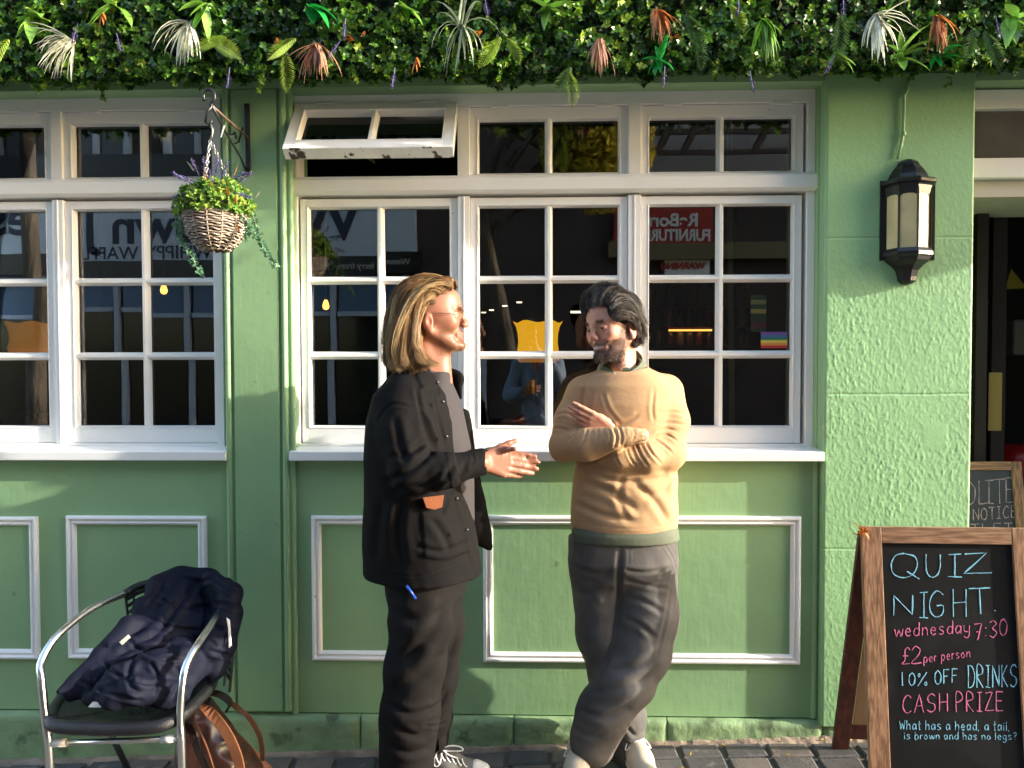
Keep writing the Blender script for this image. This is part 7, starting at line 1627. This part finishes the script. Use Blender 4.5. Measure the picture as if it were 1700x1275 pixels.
for s_ in (-1, 1): face_hair('eyebrow', bodyB, HB, lambda L: np.exp(-((L[:, 2]-.017)/.0045)**2-((L[:, 1]-s_*.030)/.014)**4)*(L[:, 0] > .06), 200, .008, MT['dkbeard'], pb, .0004, (.1, s_*.9, .1), 6, (.3, .1))

# ------------------------------------------------------------------ the person in the street, mirrored between the two men
yR = -3.9; YVR = 2*(YG+.006) - yR
def JR(px, py, dy=0): p = at(px, py, YVR - dy); return np.array((p.x, yR + dy, p.z))
pc = thing('person', 'figure in pale blue shirt holding an amber drink, reflected in the glass between the men', 'person', (JR(880, 700)[0], yR, 0))
HC = Frame(JR(884, 556), (.05, 1, -.05), (0, 0, 1), 1.08)
S_ = Sculpt((-.50, -4.25, -.05), (.75, -3.55, 1.98), .009); head(S_, HC, .3)
g_ = lambda x, y, z: HC.o + np.array((x, y, z))
S_.cone(HC.p(-.03, 0, -.05), g_(0, -.03, -.22), .06, .07, .03).cone(g_(0, -.03, -.24), g_(0, -.03, -.75), .11, .12, .05)
S_.chain([g_(-.18, -.03, -.27), g_(-.25, -.02, -.55), g_(-.13, .20, -.50)], (.05, .042, .028), .02); S_.chain([g_(.18, -.03, -.27), g_(.22, .05, -.48), g_(.06, .24, -.12)], (.05, .042, .028), .02)
S_.chain([g_(-.10, -.03, -.78), g_(-.11, 0, -1.2), g_(-.12, -.03, -1.62)], (.085, .06, .045), .03); S_.chain([g_(.10, -.03, -.78), g_(.11, 0, -1.2), g_(.12, -.03, -1.62)], (.085, .06, .045), .03)
hand(S_, g_(-.13, .20, -.50), (.8, .6, .1), (.1, .1, 1), (-.6, .8, 0), 1.0, curl=(.7, .7, .7, .7), thumb=(.5, .4, -.5))
hand(S_, g_(.06, .24, -.12), (-.3, .3, 1), (-.9, .2, -.3), (.1, -1, .2), 1.0, curl=(.5, .5, .5, .5), thumb=(.5, .6, .2))
V, F = S_.mesh(); link('body', mesh_np('body', V, F, SKIN, attrs={'Col': ('FLOAT_COLOR', skin_cols(V, HC, (.30, .14, .09), (.25, .09, .07)))}), pc)
s = Sculpt((-.60, -4.30, .65), (.80, -3.55, 1.75), .010)
s.cone(g_(-.16, -.03, -.26), g_(.16, -.03, -.26), .075, .075, .05).cone(g_(0, -.03, -.34), g_(0, -.03, -.78), .15, .17, .06, flat=((0, 1, 0), 1.25))
s.chain([g_(-.18, -.03, -.27), g_(-.26, -.02, -.55), g_(-.15, .17, -.51)], (.075, .065, .048), .02); s.chain([g_(.18, -.03, -.27), g_(.23, .05, -.48), g_(.08, .21, -.17)], (.075, .065, .048), .02)
s.noise(.012, 12); solid('shirt', s, mat('pale_blue_shirt', (.22, .28, .40), .8, bump=[(30, .4, .006, 4)]), pc)
q = Sculpt((-.50, -4.25, .02), (.70, -3.65, 1.05), .012)
for sg_ in (-1, 1): q.chain([g_(sg_*.09, -.03, -.76), g_(sg_*.11, 0, -1.2), g_(sg_*.12, -.03, -1.66)], (.115, .085, .07), .03)
q.D = np.maximum(q.D, (gz(HC.o[0])+.06 - q.ax[2])[None, None, :].astype(np.float32)); solid('trousers', q, MT['denim'], pc)
for sg_ in (-1, 1): shoe(pc, (HC.o[0]+sg_*.12, yR-.10, gz(HC.o[0])), (sg_*.15, 1, 0), .28, MT['canvas'], MT['rubber'], False)
hs = Sculpt((-.2, -4.2, 1.5), (.5, -3.7, 2.0), .008); hs.ell(HC.p(-.02, 0, .045), np.array((.105, .084, .086))*1.08, rot=HC.rot()).ell(HC.p(.10, 0, -.02), np.array((.08, .11, .085))*1.08, .01, 's', rot=HC.rot()); solid('hair', hs, MT['dkcap'], pc)
p_ = Vector(g_(-.06, .27, -.52)); MB().lathe(p_, [(0, 0), (.030, 0), (.040, .12), (.038, .12), (.029, .01)], 16).build('glass', mat('amber_beer', (.45, .18, .02), .1, spec=.8), None, smooth=True); o = bpy.data.objects['glass']; tag(o, 'pint glass of amber beer held by the reflected figure in the street', 'glass')
p_ = Vector(g_(.03, .27, -.01)); b = MB().box(p_.x-.04, p_.x+.04, p_.y+.0, p_.y+.009, p_.z-.075, p_.z+.075).build('phone', MT['black'], None, bevel=.003); tag(b, 'black phone held up by the reflected figure in the street', 'phone')
